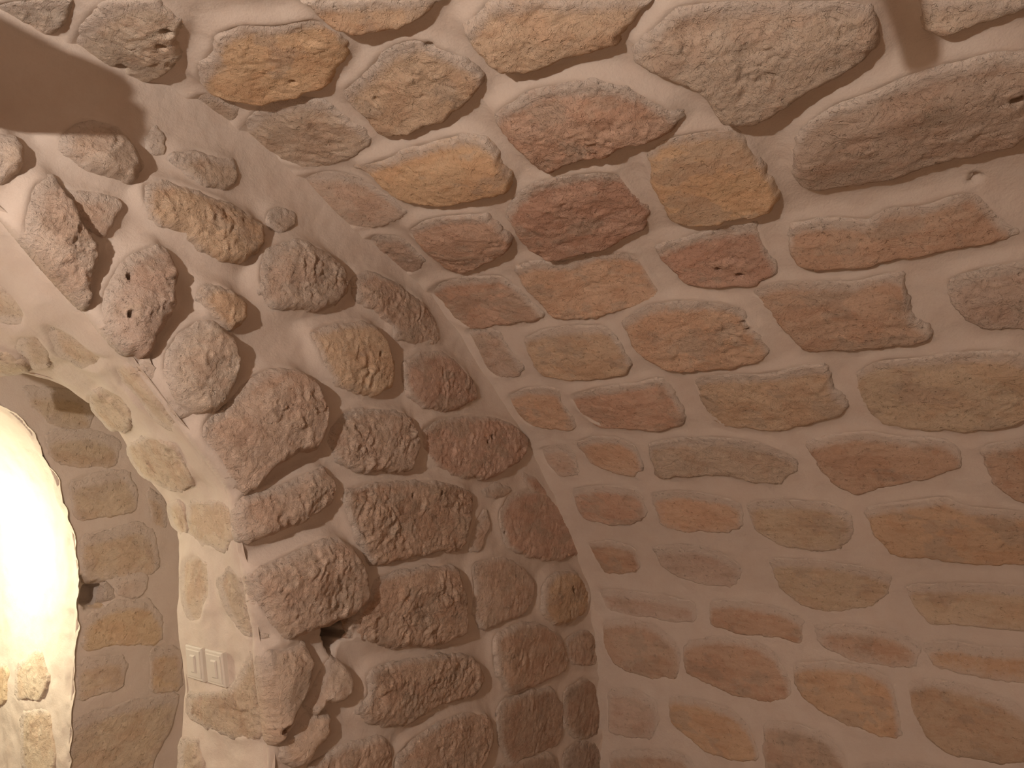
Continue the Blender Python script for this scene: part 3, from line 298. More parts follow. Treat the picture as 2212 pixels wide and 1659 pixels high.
 ([(-1.272,4.033),(-1.12,4.02),(-0.982,4.037),(-0.834,4.004),(-0.829,4.087),(-0.813,4.158),(-0.988,4.163),(-1.126,4.158),(-1.254,4.168),(-1.262,4.114)],2.7,'p2',0.3,0.5,0),
 ([(-0.771,4.036),(-0.637,4.021),(-0.479,4.027),(-0.335,4.026),(-0.311,4.082),(-0.321,4.168),(-0.499,4.162),(-0.635,4.175),(-0.765,4.173),(-0.794,4.104)],2.9,'r2',0.3,0.5,0),
 ([(-0.281,4.026),(-0.184,4.036),(-0.091,4.022),(-0.023,4.037),(-0.032,4.095),(-0.027,4.17),(-0.11,4.164),(-0.183,4.158),(-0.289,4.176),(-0.262,4.094)],0.9,'p2',0.3,0.5,0),
 ([(0.026,4.023),(0.131,4.014),(0.233,4.035),(0.361,4.036),(0.365,4.098),(0.366,4.193),(0.239,4.159),(0.133,4.173),(0.018,4.18),(0.019,4.107)],2.2,'p2',0.3,0.5,0),
 ([(0.384,4.032),(0.543,4.018),(0.731,4.016),(0.894,4.017),(0.885,4.084),(0.861,4.174),(0.67,4.17),(0.533,4.177),(0.41,4.173),(0.406,4.106)],2.9,'p2',0.3,0.5,0),
 ([(0.912,4.025),(1.017,4.029),(1.108,4.016),(1.189,4.009),(1.219,4.087),(1.205,4.158),(1.107,4.169),(0.998,4.188),(0.932,4.189),(0.931,4.107)],2.7,'r3',0.3,0.5,0),
 ([(1.237,4.02),(1.314,4.005),(1.418,4.025),(1.496,4.035),(1.501,4.099),(1.506,4.169),(1.399,4.193),(1.336,4.182),(1.239,4.18),(1.252,4.081)],2.3,'p2',0.3,0.5,0),
 ([(-2.275,4.211),(-2.228,4.234),(-2.14,4.218),(-2.068,4.209),(-2.098,4.314),(-2.084,4.403),(-2.17,4.387),(-2.231,4.413),(-2.308,4.405),(-2.296,4.308)],1.8,'r3',0.3,0.5,0),
 ([(-2.043,4.203),(-1.915,4.233),(-1.765,4.225),(-1.619,4.233),(-1.649,4.315),(-1.646,4.379),(-1.811,4.381),(-1.909,4.378),(-2.038,4.407),(-2.046,4.321)],2.1,'r3',0.3,0.5,0),
 ([(-1.596,4.218),(-1.527,4.237),(-1.452,4.212),(-1.36,4.234),(-1.377,4.309),(-1.359,4.393),(-1.471,4.379),(-1.537,4.402),(-1.605,4.402),(-1.606,4.309)],1.7,'t1',0.3,0.5,0),
 ([(-1.325,4.206),(-1.222,4.202),(-1.12,4.218),(-1.041,4.211),(-1.025,4.316),(-1.028,4.388),(-1.133,4.392),(-1.224,4.382),(-1.342,4.408),(-1.346,4.314)],1.2,'p2',0.3,0.5,0),
 ([(-0.987,4.218),(-0.904,4.212),(-0.838,4.208),(-0.741,4.215),(-0.745,4.308),(-0.758,4.391),(-0.847,4.377),(-0.912,4.404),(-0.968,4.405),(-0.97,4.299)],1.6,'r2',0.3,0.5,0),
 ([(-0.699,4.208),(-0.541,4.217),(-0.408,4.218),(-0.251,4.232),(-0.228,4.322),(-0.238,4.4),(-0.429,4.408),(-0.572,4.404),(-0.701,4.411),(-0.701,4.299)],1.0,'t1',0.3,0.5,0),
 ([(-0.208,4.232),(-0.071,4.227),(0.03,4.236),(0.172,4.231),(0.184,4.308),(0.17,4.383),(0.018,4.397),(-0.091,4.394),(-0.205,4.388),(-0.178,4.301)],2.4,'r3',0.3,0.5,0),
 ([(0.207,4.229),(0.304,4.216),(0.386,4.231),(0.479,4.237),(0.479,4.32),(0.486,4.405),(0.383,4.382),(0.273,4.38),(0.226,4.39),(0.206,4.31)],1.2,'o1',0.3,0.5,0),
 ([(0.525,4.226),(0.607,4.216),(0.681,4.218),(0.773,4.211),(0.764,4.304),(0.751,4.41),(0.643,4.388),(0.599,4.379),(0.519,4.391),(0.498,4.294)],1.8,'t1',0.3,0.5,0),
 ([(0.808,4.234),(0.951,4.23),(1.089,4.224),(1.235,4.204),(1.206,4.294),(1.204,4.394),(1.05,4.38),(0.932,4.399),(0.807,4.404),(0.803,4.325)],2.8,'r3',0.3,0.5,0),
 ([(1.262,4.221),(1.425,4.206),(1.59,4.205),(1.747,4.213),(1.725,4.311),(1.74,4.384),(1.568,4.381),(1.416,4.385),(1.277,4.381),(1.26,4.321)],2.7,'r2',0.3,0.5,0),
 ([(-2.651,4.454),(-2.551,4.428),(-2.48,4.436),(-2.388,4.444),(-2.373,4.519),(-2.388,4.592),(-2.486,4.592),(-2.583,4.613),(-2.65,4.608),(-2.641,4.534)],0.9,'p2',0.3,0.5,0),
 ([(-2.313,4.427),(-2.271,4.437),(-2.181,4.426),(-2.135,4.429),(-2.131,4.524),(-2.143,4.603),(-2.22,4.614),(-2.275,4.619),(-2.323,4.583),(-2.312,4.526)],1.1,'p2',0.3,0.5,0),
 ([(-2.081,4.425),(-1.965,4.436),(-1.855,4.434),(-1.718,4.442),(-1.704,4.506),(-1.703,4.6),(-1.878,4.589),(-1.978,4.593),(-2.085,4.609),(-2.079,4.506)],1.5,'r3',0.3,0.5,0),
 ([(-1.683,4.451),(-1.551,4.422),(-1.402,4.443),(-1.259,4.442),(-1.24,4.509),(-1.256,4.595),(-1.412,4.611),(-1.544,4.619),(-1.669,4.6),(-1.677,4.525)],1.4,'t3',0.3,0.5,0),
 ([(-1.205,4.452),(-1.135,4.45),(-1.06,4.45),(-0.988,4.45),(-1.002,4.532),(-0.969,4.613),(-1.075,4.601),(-1.124,4.595),(-1.212,4.586),(-1.207,4.536)],2.1,'t3',0.3,0.5,0),
 ([(-0.946,4.441),(-0.878,4.455),(-0.786,4.426),(-0.729,4.446),(-0.736,4.514),(-0.74,4.584),(-0.804,4.587),(-0.884,4.611),(-0.947,4.587),(-0.948,4.537)],2.4,'t1',0.3,0.5,0),
 ([(-0.673,4.45),(-0.53,4.423),(-0.375,4.441),(-0.199,4.436),(-0.181,4.525),(-0.209,4.615),(-0.375,4.597),(-0.532,4.594),(-0.699,4.607),(-0.671,4.516)],1.6,'p2',0.3,0.5,0),
 ([(-0.171,4.435),(-0.017,4.452),(0.102,4.422),(0.25,4.433),(0.238,4.519),(0.243,4.616),(0.083,4.602),(-0.051,4.611),(-0.143,4.596),(-0.153,4.528)],1.9,'p2',0.3,0.5,0),
 ([(0.265,4.451),(0.387,4.43),(0.472,4.439),(0.556,4.424),(0.577,4.526),(0.575,4.593),(0.434,4.615),(0.375,4.589),(0.281,4.614),(0.262,4.507)],2.2,'o3',0.3,0.5,0),
 ([(0.622,4.451),(0.666,4.444),(0.767,4.447),(0.843,4.431),(0.849,4.507),(0.857,4.606),(0.731,4.607),(0.674,4.609),(0.622,4.59),(0.611,4.528)],2.5,'r3',0.3,0.5,0),
 ([(0.889,4.428),(1.046,4.456),(1.195,4.449),(1.331,4.432),(1.356,4.505),(1.36,4.599),(1.168,4.618),(1.041,4.618),(0.901,4.607),(0.879,4.531)],1.0,'p2',0.3,0.5,0),
 ([(1.385,4.435),(1.558,4.436),(1.689,4.424),(1.868,4.428),(1.872,4.527),(1.867,4.598),(1.657,4.615),(1.538,4.598),(1.384,4.593),(1.376,4.516)],2.4,'t3',0.3,0.5,0),
 ([(-2.3,4.657),(-2.236,4.649),(-2.167,4.651),(-2.079,4.629),(-2.084,4.741),(-2.072,4.8),(-2.179,4.805),(-2.212,4.813),(-2.278,4.805),(-2.301,4.733)],0.8,'r3',0.3,0.5,0),
 ([(-2.021,4.634),(-1.957,4.643),(-1.887,4.66),(-1.815,4.636),(-1.81,4.739),(-1.818,4.821),(-1.9,4.805),(-1.964,4.807),(-2.044,4.821),(-2.053,4.729)],2.0,'r2',0.3,0.5,0),
 ([(-1.767,4.636),(-1.649,4.655),(-1.546,4.633),(-1.448,4.634),(-1.435,4.718),(-1.452,4.821),(-1.551,4.823),(-1.673,4.817),(-1.763,4.816),(-1.77,4.743)],2.3,'r3',0.3,0.5,0),
 ([(-1.378,4.661),(-1.345,4.631),(-1.255,4.654),(-1.182,4.653),(-1.202,4.724),(-1.197,4.825),(-1.274,4.827),(-1.319,4.806),(-1.407,4.793),(-1.38,4.711)],0.9,'t3',0.3,0.5,0),
 ([(-1.167,4.639),(-1.065,4.661),(-0.991,4.632),(-0.894,4.659),(-0.892,4.72),(-0.886,4.796),(-0.985,4.825),(-1.085,4.814),(-1.164,4.817),(-1.158,4.716)],2.6,'t3',0.3,0.5,0),
 ([(-0.839,4.648),(-0.73,4.644),(-0.59,4.642),(-0.444,4.63),(-0.447,4.731),(-0.465,4.813),(-0.631,4.801),(-0.751,4.797),(-0.866,4.81),(-0.863,4.711)],1.6,'t3',0.3,0.5,0),
 ([(-0.397,4.641),(-0.302,4.659),(-0.199,4.658),(-0.067,4.662),(-0.093,4.719),(-0.069,4.815),(-0.207,4.792),(-0.302,4.802),(-0.414,4.793),(-0.415,4.742)],1.8,'t3',0.3,0.5,0),
 ([(-0.025,4.65),(0.128,4.628),(0.248,4.653),(0.397,4.658),(0.399,4.729),(0.418,4.798),(0.24,4.824),(0.109,4.82),(-0.024,4.804),(-0.03,4.74)],0.9,'p2',0.3,0.5,0),
 ([(0.472,4.645),(0.527,4.657),(0.591,4.632),(0.657,4.628),(0.663,4.73),(0.637,4.816),(0.554,4.827),(0.507,4.791),(0.464,4.819),(0.448,4.726)],3.0,'o1',0.3,0.5,0),
 ([(0.674,4.658),(0.781,4.633),(0.891,4.641),(1.0,4.646),(0.995,4.728),(0.987,4.824),(0.888,4.798),(0.791,4.824),(0.699,4.796),(0.701,4.743)],1.9,'o1',0.3,0.5,0),
 ([(1.046,4.628),(1.126,4.662),(1.214,4.644),(1.297,4.639),(1.283,4.732),(1.286,4.822),(1.184,4.804),(1.117,4.806),(1.042,4.795),(1.038,4.74)],2.8,'o1',0.3,0.5,0),
 ([(1.309,4.647),(1.445,4.66),(1.569,4.651),(1.716,4.639),(1.685,4.717),(1.685,4.809),(1.547,4.816),(1.429,4.795),(1.34,4.817),(1.342,4.741)],1.7,'r3',0.3,0.5,0),
 ([(-2.315,4.847),(-2.209,4.858),(-2.136,4.87),(-2.047,4.855),(-2.059,4.952),(-2.036,5.044),(-2.146,5.015),(-2.211,5.023),(-2.304,5.043),(-2.317,4.931)],1.3,'t1',0.3,0.5,0),
 ([(-2.021,4.86),(-1.899,4.861),(-1.766,4.852),(-1.633,4.837),(-1.638,4.939),(-1.64,5.035),(-1.795,5.04),(-1.885,5.017),(-2.005,5.042),(-2.016,4.933)],2.5,'o1',0.3,0.5,0),
 ([(-1.606,4.854),(-1.49,4.865),(-1.397,4.853),(-1.294,4.862),(-1.268,4.946),(-1.28,5.027),(-1.413,5.042),(-1.491,5.046),(-1.576,5.029),(-1.572,4.924)],1.7,'o3',0.3,0.5,0),
 ([(-1.239,4.845),(-1.127,4.849),(-1.015,4.852),(-0.917,4.869),(-0.899,4.929),(-0.888,5.03),(-1.02,5.044),(-1.119,5.033),(-1.239,5.02),(-1.228,4.949)],1.2,'r2',0.3,0.5,0),
 ([(-0.86,4.859),(-0.779,4.841),(-0.664,4.838),(-0.58,4.847),(-0.574,4.925),(-0.566,5.029),(-0.685,5.032),(-0.779,5.021),(-0.857,5.014),(-0.861,4.925)],0.8,'t3',0.3,0.5,0),
 ([(-0.51,4.838),(-0.372,4.837),(-0.202,4.838),(-0.056,4.844),(-0.057,4.957),(-0.063,5.039),(-0.224,5.028),(-0.368,5.011),(-0.511,5.013),(-0.527,4.924)],2.4,'r3',0.3,0.5,0),
 ([(-0.018,4.848),(0.065,4.855),(0.13,4.868),(0.215,4.854),(0.205,4.925),(0.182,5.021),(0.107,5.018),(0.066,5.043),(-0.006,5.011),(0.005,4.949)],1.1,'o1',0.3,0.5,0),
 ([(0.253,4.864),(0.407,4.852),(0.53,4.835),(0.689,4.856),(0.704,4.94),(0.708,5.027),(0.518,5.031),(0.374,5.029),(0.251,5.034),(0.246,4.939)],1.4,'p2',0.3,0.5,0),
 ([(0.751,4.855),(0.833,4.856),(0.893,4.85),(0.978,4.852),(0.965,4.953),(0.982,5.013),(0.9,5.029),(0.812,5.021),(0.756,5.042),(0.761,4.957)],1.7,'t1',0.3,0.5,0),
 ([(1.014,4.84),(1.115,4.863),(1.185,4.866),(1.283,4.839),(1.305,4.941),(1.306,5.043),(1.171,5.041),(1.117,5.04),(1.021,5.02),(1.01,4.941)],2.0,'p2',0.3,0.5,0),
 ([(1.346,4.845),(1.463,4.87),(1.576,4.869),(1.716,4.846),(1.72,4.948),(1.722,5.014),(1.579,5.025),(1.455,5.017),(1.339,5.012),(1.337,4.931)],2.1,'o1',0.3,0.5,0),
 ([(-2.408,5.064),(-2.313,5.086),(-2.21,5.071),(-2.139,5.088),(-2.126,5.157),(-2.127,5.271),(-2.24,5.28),(-2.328,5.246),(-2.398,5.27),(-2.399,5.158)],1.2,'r2',0.3,0.5,0),
 ([(-2.084,5.057),(-1.966,5.068),(-1.853,5.084),(-1.748,5.064),(-1.764,5.182),(-1.757,5.274),(-1.883,5.254),(-1.991,5.273),(-2.075,5.257),(-2.078,5.184)],0.9,'o1',0.3,0.5,0),
 ([(-1.718,5.061),(-1.636,5.055),(-1.592,5.059),(-1.519,5.086),(-1.495,5.154),(-1.519,5.278),(-1.597,5.276),(-1.648,5.277),(-1.718,5.28),(-1.728,5.18)],1.4,'t1',0.3,0.5,0),
 ([(-1.478,5.063),(-1.34,5.058),(-1.184,5.087),(-1.079,5.069),(-1.059,5.159),(-1.044,5.272),(-1.228,5.249),(-1.347,5.265),(-1.471,5.245),(-1.479,5.153)],2.1,'t1',0.3,0.5,0),
 ([(-1.009,5.072),(-0.946,5.068),(-0.882,5.057),(-0.821,5.075),(-0.803,5.185),(-0.812,5.266),(-0.872,5.253),(-0.946,5.27),(-1.017,5.245),(-1.013,5.18)],1.9,'t3',0.3,0.5,0),
 ([(-0.777,5.084),(-0.671,5.073),(-0.605,5.067),(-0.545,5.064),(-0.528,5.174),(-0.536,5.248),(-0.62,5.247),(-0.678,5.252),(-0.759,5.25),(-0.774,5.171)],2.3,'t3',0.3,0.5,0),
 ([(-0.503,5.079),(-0.45,5.062),(-0.374,5.088),(-0.324,5.064),(-0.297,5.156),(-0.308,5.278),(-0.372,5.253),(-0.431,5.271),(-0.51,5.259),(-0.483,5.182)],2.9,'t3',0.3,0.5,0),
 ([(-0.282,5.08),(-0.136,5.084),(0.001,5.069),(0.151,5.084),(0.148,5.178),(0.157,5.248),(-0.004,5.277),(-0.151,5.248),(-0.257,5.254),(-0.25,5.184)],0.8,'o3',0.3,0.5,0),
 ([(0.186,5.061),(0.251,5.071),(0.342,5.072),(0.402,5.084),(0.394,5.156),(0.425,5.247),(0.32,5.258),(0.264,5.275),(0.208,5.263),(0.184,5.173)],1.3,'r3',0.3,0.5,0),
 ([(0.443,5.069),(0.609,5.074),(0.775,5.078),(0.932,5.084),(0.936,5.165),(0.94,5.245),(0.748,5.28),(0.6,5.245),(0.449,5.275),(0.45,5.17)],2.2,'p2',0.3,0.5,0),
 ([(0.987,5.066),(1.08,5.078),(1.196,5.07),(1.321,5.066),(1.339,5.165),(1.344,5.255),(1.175,5.254),(1.069,5.269),(0.993,5.246),(0.975,5.164)],2.2,'r3',0.3,0.5,0),
 ([(1.362,5.087),(1.512,5.075),(1.648,5.068),(1.76,5.079),(1.776,5.164),(1.76,5.256),(1.593,5.256),(1.476,5.264),(1.385,5.263),(1.385,5.168)],1.1,'t3',0.3,0.5,0),
 ([(-2.296,5.308),(-2.157,5.313),(-2.034,5.312),(-1.885,5.319),(-1.871,5.396),(-1.877,5.45),(-2.034,5.456),(-2.193,5.465),(-2.303,5.472),(-2.301,5.368)],1.7,'r2',0.3,0.5,0),
 ([(-1.818,5.303),(-1.671,5.297),(-1.522,5.314),(-1.384,5.292),(-1.388,5.369),(-1.375,5.444),(-1.563,5.474),(-1.691,5.474),(-1.823,5.441),(-1.812,5.39)],2.4,'r2',0.3,0.5,0),
 ([(-1.356,5.307),(-1.195,5.319),(-1.048,5.312),(-0.873,5.293),(-0.896,5.37),(-0.885,5.465),(-1.086,5.474),(-1.189,5.461),(-1.343,5.441),(-1.33,5.386)],1.1,'r3',0.3,0.5,0),
 ([(-0.845,5.293),(-0.759,5.305),(-0.658,5.315),(-0.556,5.307),(-0.551,5.377),(-0.577,5.44),(-0.694,5.456),(-0.744,5.463),(-0.836,5.44),(-0.849,5.392)],1.4,'t3',0.3,0.5,0),
 ([(-0.524,5.313),(-0.462,5.289),(-0.383,5.294),(-0.299,5.292),(-0.276,5.366),(-0.293,5.474),(-0.377,5.442),(-0.45,5.446),(-0.533,5.462),(-0.534,5.388)],1.8,'p2',0.3,0.5,0),
 ([(-0.252,5.308),(-0.146,5.289),(-0.056,5.317),(0.072,5.322),(0.061,5.366),(0.045,5.474),(-0.068,5.463),(-0.171,5.469),(-0.263,5.461),(-0.238,5.37)],2.0,'t1',0.3,0.5,0),
 ([(0.106,5.321),(0.161,5.306),(0.223,5.303),(0.288,5.295),(0.299,5.369),(0.271,5.454),(0.195,5.459),(0.166,5.439),(0.11,5.451),(0.09,5.385)],1.6,'t1',0.3,0.5,0),
 ([(0.329,5.316),(0.375,5.294),(0.469,5.315),(0.529,5.299),(0.517,5.394),(0.52,5.445),(0.445,5.44),(0.4,5.453),(0.335,5.449),(0.334,5.391)],2.2,'p2',0.3,0.5,0),
 ([(0.582,5.299),(0.733,5.317),(0.884,5.316),(1.019,5.318),(1.038,5.387),(1.041,5.44),(0.835,5.456),(0.701,5.475),(0.552,5.451),(0.549,5.364)],0.8,'p2',0.3,0.5,0),
 ([(1.088,5.292),(1.175,5.319),(1.283,5.292),(1.372,5.296),(1.359,5.376),(1.356,5.469),(1.235,5.472),(1.178,5.445),(1.075,5.456),(1.081,5.38)],3.0,'p2',0.3,0.5,0),
 ([(1.419,5.32),(1.519,5.301),(1.594,5.317),(1.716,5.304),(1.731,5.385),(1.705,5.465),(1.606,5.445),(1.506,5.44),(1.396,5.459),(1.406,5.371)],1.8,'t1',0.3,0.5,0),
 ([(-2.349,5.487),(-2.239,5.514),(-2.132,5.503),(-2.0,5.503),(-1.99,5.588),(-1.997,5.693),(-2.146,5.705),(-2.259,5.701),(-2.369,5.693),(-2.351,5.59)],2.0,'o1',0.3,0.5,0),
 ([(-1.943,5.513),(-1.846,5.491),(-1.728,5.483),(-1.6,5.495),(-1.595,5.605),(-1.599,5.683),(-1.742,5.717),(-1.841,5.713),(-1.94,5.714),(-1.96,5.606)],2.7,'t3',0.3,0.5,0),
 ([(-1.537,5.485),(-1.462,5.489),(-1.427,5.515),(-1.352,5.492),(-1.351,5.614),(-1.324,5.701),(-1.423,5.683),(-1.5,5.693),(-1.544,5.697),(-1.548,5.615)],1.3,'p2',0.3,0.5,0),
 ([(-1.284,5.504),(-1.2,5.505),(-1.09,5.487),(-1.008,5.51),(-0.999,5.614),(-1.003,5.684),(-1.142,5.704),(-1.225,5.691),(-1.308,5.683),(-1.284,5.603)],0.8,'o3',0.3,0.5,0),
 ([(-0.976,5.488),(-0.857,5.484),(-0.761,5.487),(-0.649,5.501),(-0.649,5.585),(-0.654,5.685),(-0.755,5.716),(-0.862,5.712),(-0.963,5.717),(-0.979,5.618)],1.2,'r2',0.3,0.5,0),
 ([(-0.583,5.506),(-0.425,5.49),(-0.278,5.492),(-0.123,5.5),(-0.13,5.602),(-0.126,5.69),(-0.302,5.702),(-0.453,5.717),(-0.578,5.685),(-0.578,5.593)],2.3,'t1',0.3,0.5,0),
 ([(-0.063,5.514),(-0.013,5.507),(0.071,5.485),(0.155,5.492),(0.133,5.604),(0.154,5.717),(0.053,5.698),(-0.01,5.689),(-0.074,5.71),(-0.088,5.591)],1.6,'t1',0.3,0.5,0),
 ([(0.186,5.514),(0.248,5.514),(0.325,5.496),(0.419,5.484),(0.423,5.602),(0.423,5.691),(0.341,5.711),(0.262,5.697),(0.18,5.698),(0.179,5.598)],1.7,'t3',0.3,0.5,0),
 ([(0.449,5.513),(0.589,5.51),(0.733,5.489),(0.878,5.51),(0.855,5.608),(0.873,5.705),(0.693,5.697),(0.58,5.682),(0.455,5.69),(0.464,5.589)],1.7,'t1',0.3,0.5,0),
 ([(0.906,5.491),(1.033,5.509),(1.169,5.485),(1.307,5.506),(1.307,5.61),(1.319,5.709),(1.165,5.709),(1.028,5.702),(0.923,5.708),(0.922,5.597)],1.9,'t1',0.3,0.5,0),
 ([(1.369,5.511),(1.424,5.488),(1.484,5.489),(1.548,5.513),(1.553,5.614),(1.547,5.685),(1.475,5.702),(1.427,5.686),(1.36,5.705),(1.355,5.584)],1.6,'p2',0.3,0.5,0),
 ([(1.603,5.507),(1.661,5.517),(1.75,5.489),(1.834,5.501),(1.853,5.587),(1.842,5.715),(1.743,5.71),(1.675,5.692),(1.582,5.683),(1.603,5.618)],1.8,'r3',0.3,0.5,0),
 ([(-2.417,5.751),(-2.289,5.744),(-2.138,5.745),(-2.027,5.761),(-2.025,5.815),(-2.012,5.908),(-2.154,5.884),(-2.287,5.879),(-2.413,5.897),(-2.41,5.83)],2.7,'t1',0.3,0.5,0),
 ([(-1.965,5.744),(-1.863,5.733),(-1.731,5.74),(-1.608,5.752),(-1.614,5.834),(-1.621,5.884),(-1.772,5.907),(-1.857,5.895),(-1.972,5.899),(-1.953,5.814)],2.9,'p2',0.3,0.5,0),
 ([(-1.584,5.752),(-1.477,5.754),(-1.392,5.736),(-1.265,5.752),(-1.268,5.804),(-1.272,5.877),(-1.407,5.889),(-1.502,5.877),(-1.56,5.878),(-1.562,5.831)],2.9,'t1',0.3,0.5,0),
 ([(-1.241,5.753),(-1.102,5.73),(-0.994,5.738),(-0.882,5.742),(-0.887,5.83),(-0.87,5.885),(-1.026,5.882),(-1.127,5.904),(-1.218,5.88),(-1.234,5.819)],1.0,'r3',0.3,0.5,0),
 ([(-0.841,5.725),(-0.667,5.74),(-0.506,5.759),(-0.358,5.729),(-0.358,5.812),(-0.36,5.875),(-0.527,5.908),(-0.688,5.88),(-0.821,5.882),(-0.821,5.81)],2.3,'r2',0.3,0.5,0),
 ([(-0.315,5.744),(-0.222,5.749),(-0.16,5.744),(-0.054,5.751),(-0.071,5.831),(-0.056,5.898),(-0.18,5.894),(-0.224,5.905),(-0.293,5.886),(-0.32,5.815)],1.6,'t1',0.3,0.5,0),
 ([(-0.04,5.748),(0.084,5.746),(0.183,5.732),(0.324,5.752),(0.32,5.826),(0.317,5.904),(0.159,5.882),(0.067,5.899),(-0.008,5.902),(-0.039,5.821)],2.5,'r3',0.3,0.5,0),
 ([(0.344,5.755),(0.455,5.749),(0.579,5.726),(0.715,5.735),(0.703,5.807),(0.712,5.882),(0.569,5.908),(0.472,5.881),(0.336,5.876),(0.367,5.822)],2.0,'o3',0.3,0.5,0),
 ([(0.738,5.754),(0.852,5.727),(0.955,5.732),(1.048,5.732),(1.043,5.822),(1.041,5.897),(0.944,5.898),(0.843,5.89),(0.742,5.882),(0.749,5.811)],1.8,'o3',0.3,0.5,0),
 ([(1.095,5.735),(1.194,5.734),(1.333,5.749),(1.451,5.73),(1.454,5.81),(1.438,5.905),(1.296,5.895),(1.195,5.899),(1.089,5.894),(1.117,5.8)],0.8,'r3',0.3,0.5,0),
 ([(1.474,5.729),(1.589,5.74),(1.68,5.761),(1.803,5.736),(1.799,5.813),(1.804,5.883),(1.67,5.88),(1.577,5.882),(1.464,5.896),(1.473,5.825)],0.9,'o1',0.3,0.5,0),
 ([(-2.653,5.934),(-2.486,5.935),(-2.351,5.945),(-2.184,5.951),(-2.155,6.027),(-2.158,6.079),(-2.365,6.087),(-2.51,6.101),(-2.661,6.077),(-2.671,6.018)],2.9,'r2',0.3,0.5,0),
 ([(-2.113,5.917),(-2.044,5.928),(-1.956,5.928),(-1.873,5.932),(-1.88,6.001),(-1.862,6.095),(-1.963,6.096),(-2.065,6.083),(-2.12,6.093),(-2.108,6.024)],2.7,'p2',0.3,0.5,0),
 ([(-1.813,5.94),(-1.697,5.93),(-1.589,5.952),(-1.447,5.92),(-1.438,5.997),(-1.455,6.105),(-1.619,6.087),(-1.697,6.091),(-1.817,6.096),(-1.817,6.017)],1.8,'t3',0.3,0.5,0),
 ([(-1.417,5.933),(-1.312,5.929),(-1.222,5.945),(-1.111,5.925),(-1.117,6.024),(-1.11,6.077),(-1.229,6.087),(-1.339,6.096),(-1.405,6.084),(-1.408,6.027)],0.9,'o3',0.3,0.5,0),
 ([(-1.089,5.927),(-0.913,5.922),(-0.762,5.949),(-0.616,5.916),(-0.607,6.023),(-0.635,6.097),(-0.798,6.097),(-0.935,6.091),(-1.077,6.08),(-1.07,6.022)],2.7,'r2',0.3,0.5,0),
 ([(-0.586,5.925),(-0.521,5.934),(-0.431,5.921),(-0.393,5.931),(-0.394,6.014),(-0.376,6.105),(-0.46,6.072),(-0.529,6.07),(-0.592,6.083),(-0.585,6.016)],0.9,'r3',0.3,0.5,0),
 ([(-0.317,5.92),(-0.183,5.917),(-0.04,5.917),(0.085,5.926),(0.113,6.026),(0.101,6.105),(-0.08,6.087),(-0.218,6.102),(-0.326,6.084),(-0.316,6.012)],2.0,'t1',0.3,0.5,0),
 ([(0.138,5.952),(0.214,5.933),(0.293,5.949),(0.38,5.95),(0.38,6.001),(0.384,6.079),(0.287,6.087),(0.212,6.07),(0.144,6.081),(0.122,6.0)],1.3,'o3',0.3,0.5,0),
 ([(0.403,5.926),(0.55,5.943),(0.641,5.923),(0.767,5.934),(0.801,6.028),(0.783,6.094),(0.642,6.101),(0.509,6.092),(0.396,6.089),(0.405,6.024)],2.5,'r2',0.3,0.5,0),
 ([(0.834,5.943),(0.888,5.951),(0.956,5.946),(1.045,5.949),(1.017,6.022),(1.043,6.083),(0.968,6.105),(0.879,6.105),(0.835,6.076),(0.836,6.005)],1.8,'t1',0.3,0.5,0),
 ([(1.087,5.924),(1.215,5.942),(1.374,5.941),(1.491,5.918),(1.508,6.016),(1.497,6.105),(1.34,6.08),(1.22,6.07),(1.065,6.075),(1.073,6.024)],1.4,'o1',0.3,0.5,0),
 ([(1.56,5.928),(1.623,5.936),(1.699,5.919),(1.782,5.934),(1.786,5.998),(1.791,6.093),(1.675,6.097),(1.613,6.081),(1.541,6.081),(1.564,6.008)],1.0,'o3',0.3,0.5,0),
 ([(-2.652,6.144),(-2.54,6.13),(-2.424,6.128),(-2.316,6.147),(-2.317,6.234),(-2.301,6.334),(-2.448,6.304),(-2.531,6.319),(-2.648,6.328),(-2.668,6.233)],1.6,'o1',0.3,0.5,0),
 ([(-2.255,6.137),(-2.197,6.116),(-2.142,6.125),(-2.067,6.14),(-2.065,6.212),(-2.057,6.307),(-2.154,6.303),(-2.211,6.315),(-2.273,6.302),(-2.248,6.217)],2.9,'o1',0.3,0.5,0),
 ([(-2.023,6.126),(-1.896,6.13),(-1.807,6.125),(-1.702,6.126),(-1.698,6.23),(-1.686,6.319),(-1.822,6.305),(-1.901,6.326),(-2.024,6.331),(-2.019,6.223)],2.9,'o3',0.3,0.5,0),
 ([(-1.632,6.137),(-1.527,6.141),(-1.405,6.121),(-1.279,6.146),(-1.308,6.23),(-1.281,6.303),(-1.43,6.323),(-1.539,6.327),(-1.627,6.319),(-1.639,6.215)],2.4,'t1',0.3,0.5,0),
 ([(-1.253,6.132),(-1.09,6.145),(-0.94,6.123),(-0.793,6.136),(-0.789,6.233),(-0.774,6.326),(-0.962,6.327),(-1.107,6.306),(-1.245,6.317),(-1.234,6.215)],1.7,'r2',0.3,0.5,0),
 ([(-0.75,6.115),(-0.631,6.129),(-0.527,6.124),(-0.431,6.125),(-0.434,6.214),(-0.4,6.307),(-0.56,6.329),(-0.656,6.315),(-0.74,6.331),(-0.744,6.217)],1.7,'t3',0.3,0.5,0),
 ([(-0.36,6.144),(-0.221,6.146),(-0.059,6.118),(0.103,6.119),(0.106,6.228),(0.094,6.317),(-0.078,6.324),(-0.228,6.337),(-0.382,6.306),(-0.367,6.225)],1.9,'r2',0.3,0.5,0),
 ([(0.13,6.131),(0.193,6.146),(0.288,6.128),(0.329,6.136),(0.351,6.243),(0.337,6.313),(0.249,6.304),(0.215,6.326),(0.119,6.331),(0.135,6.24)],2.5,'r3',0.3,0.5,0),
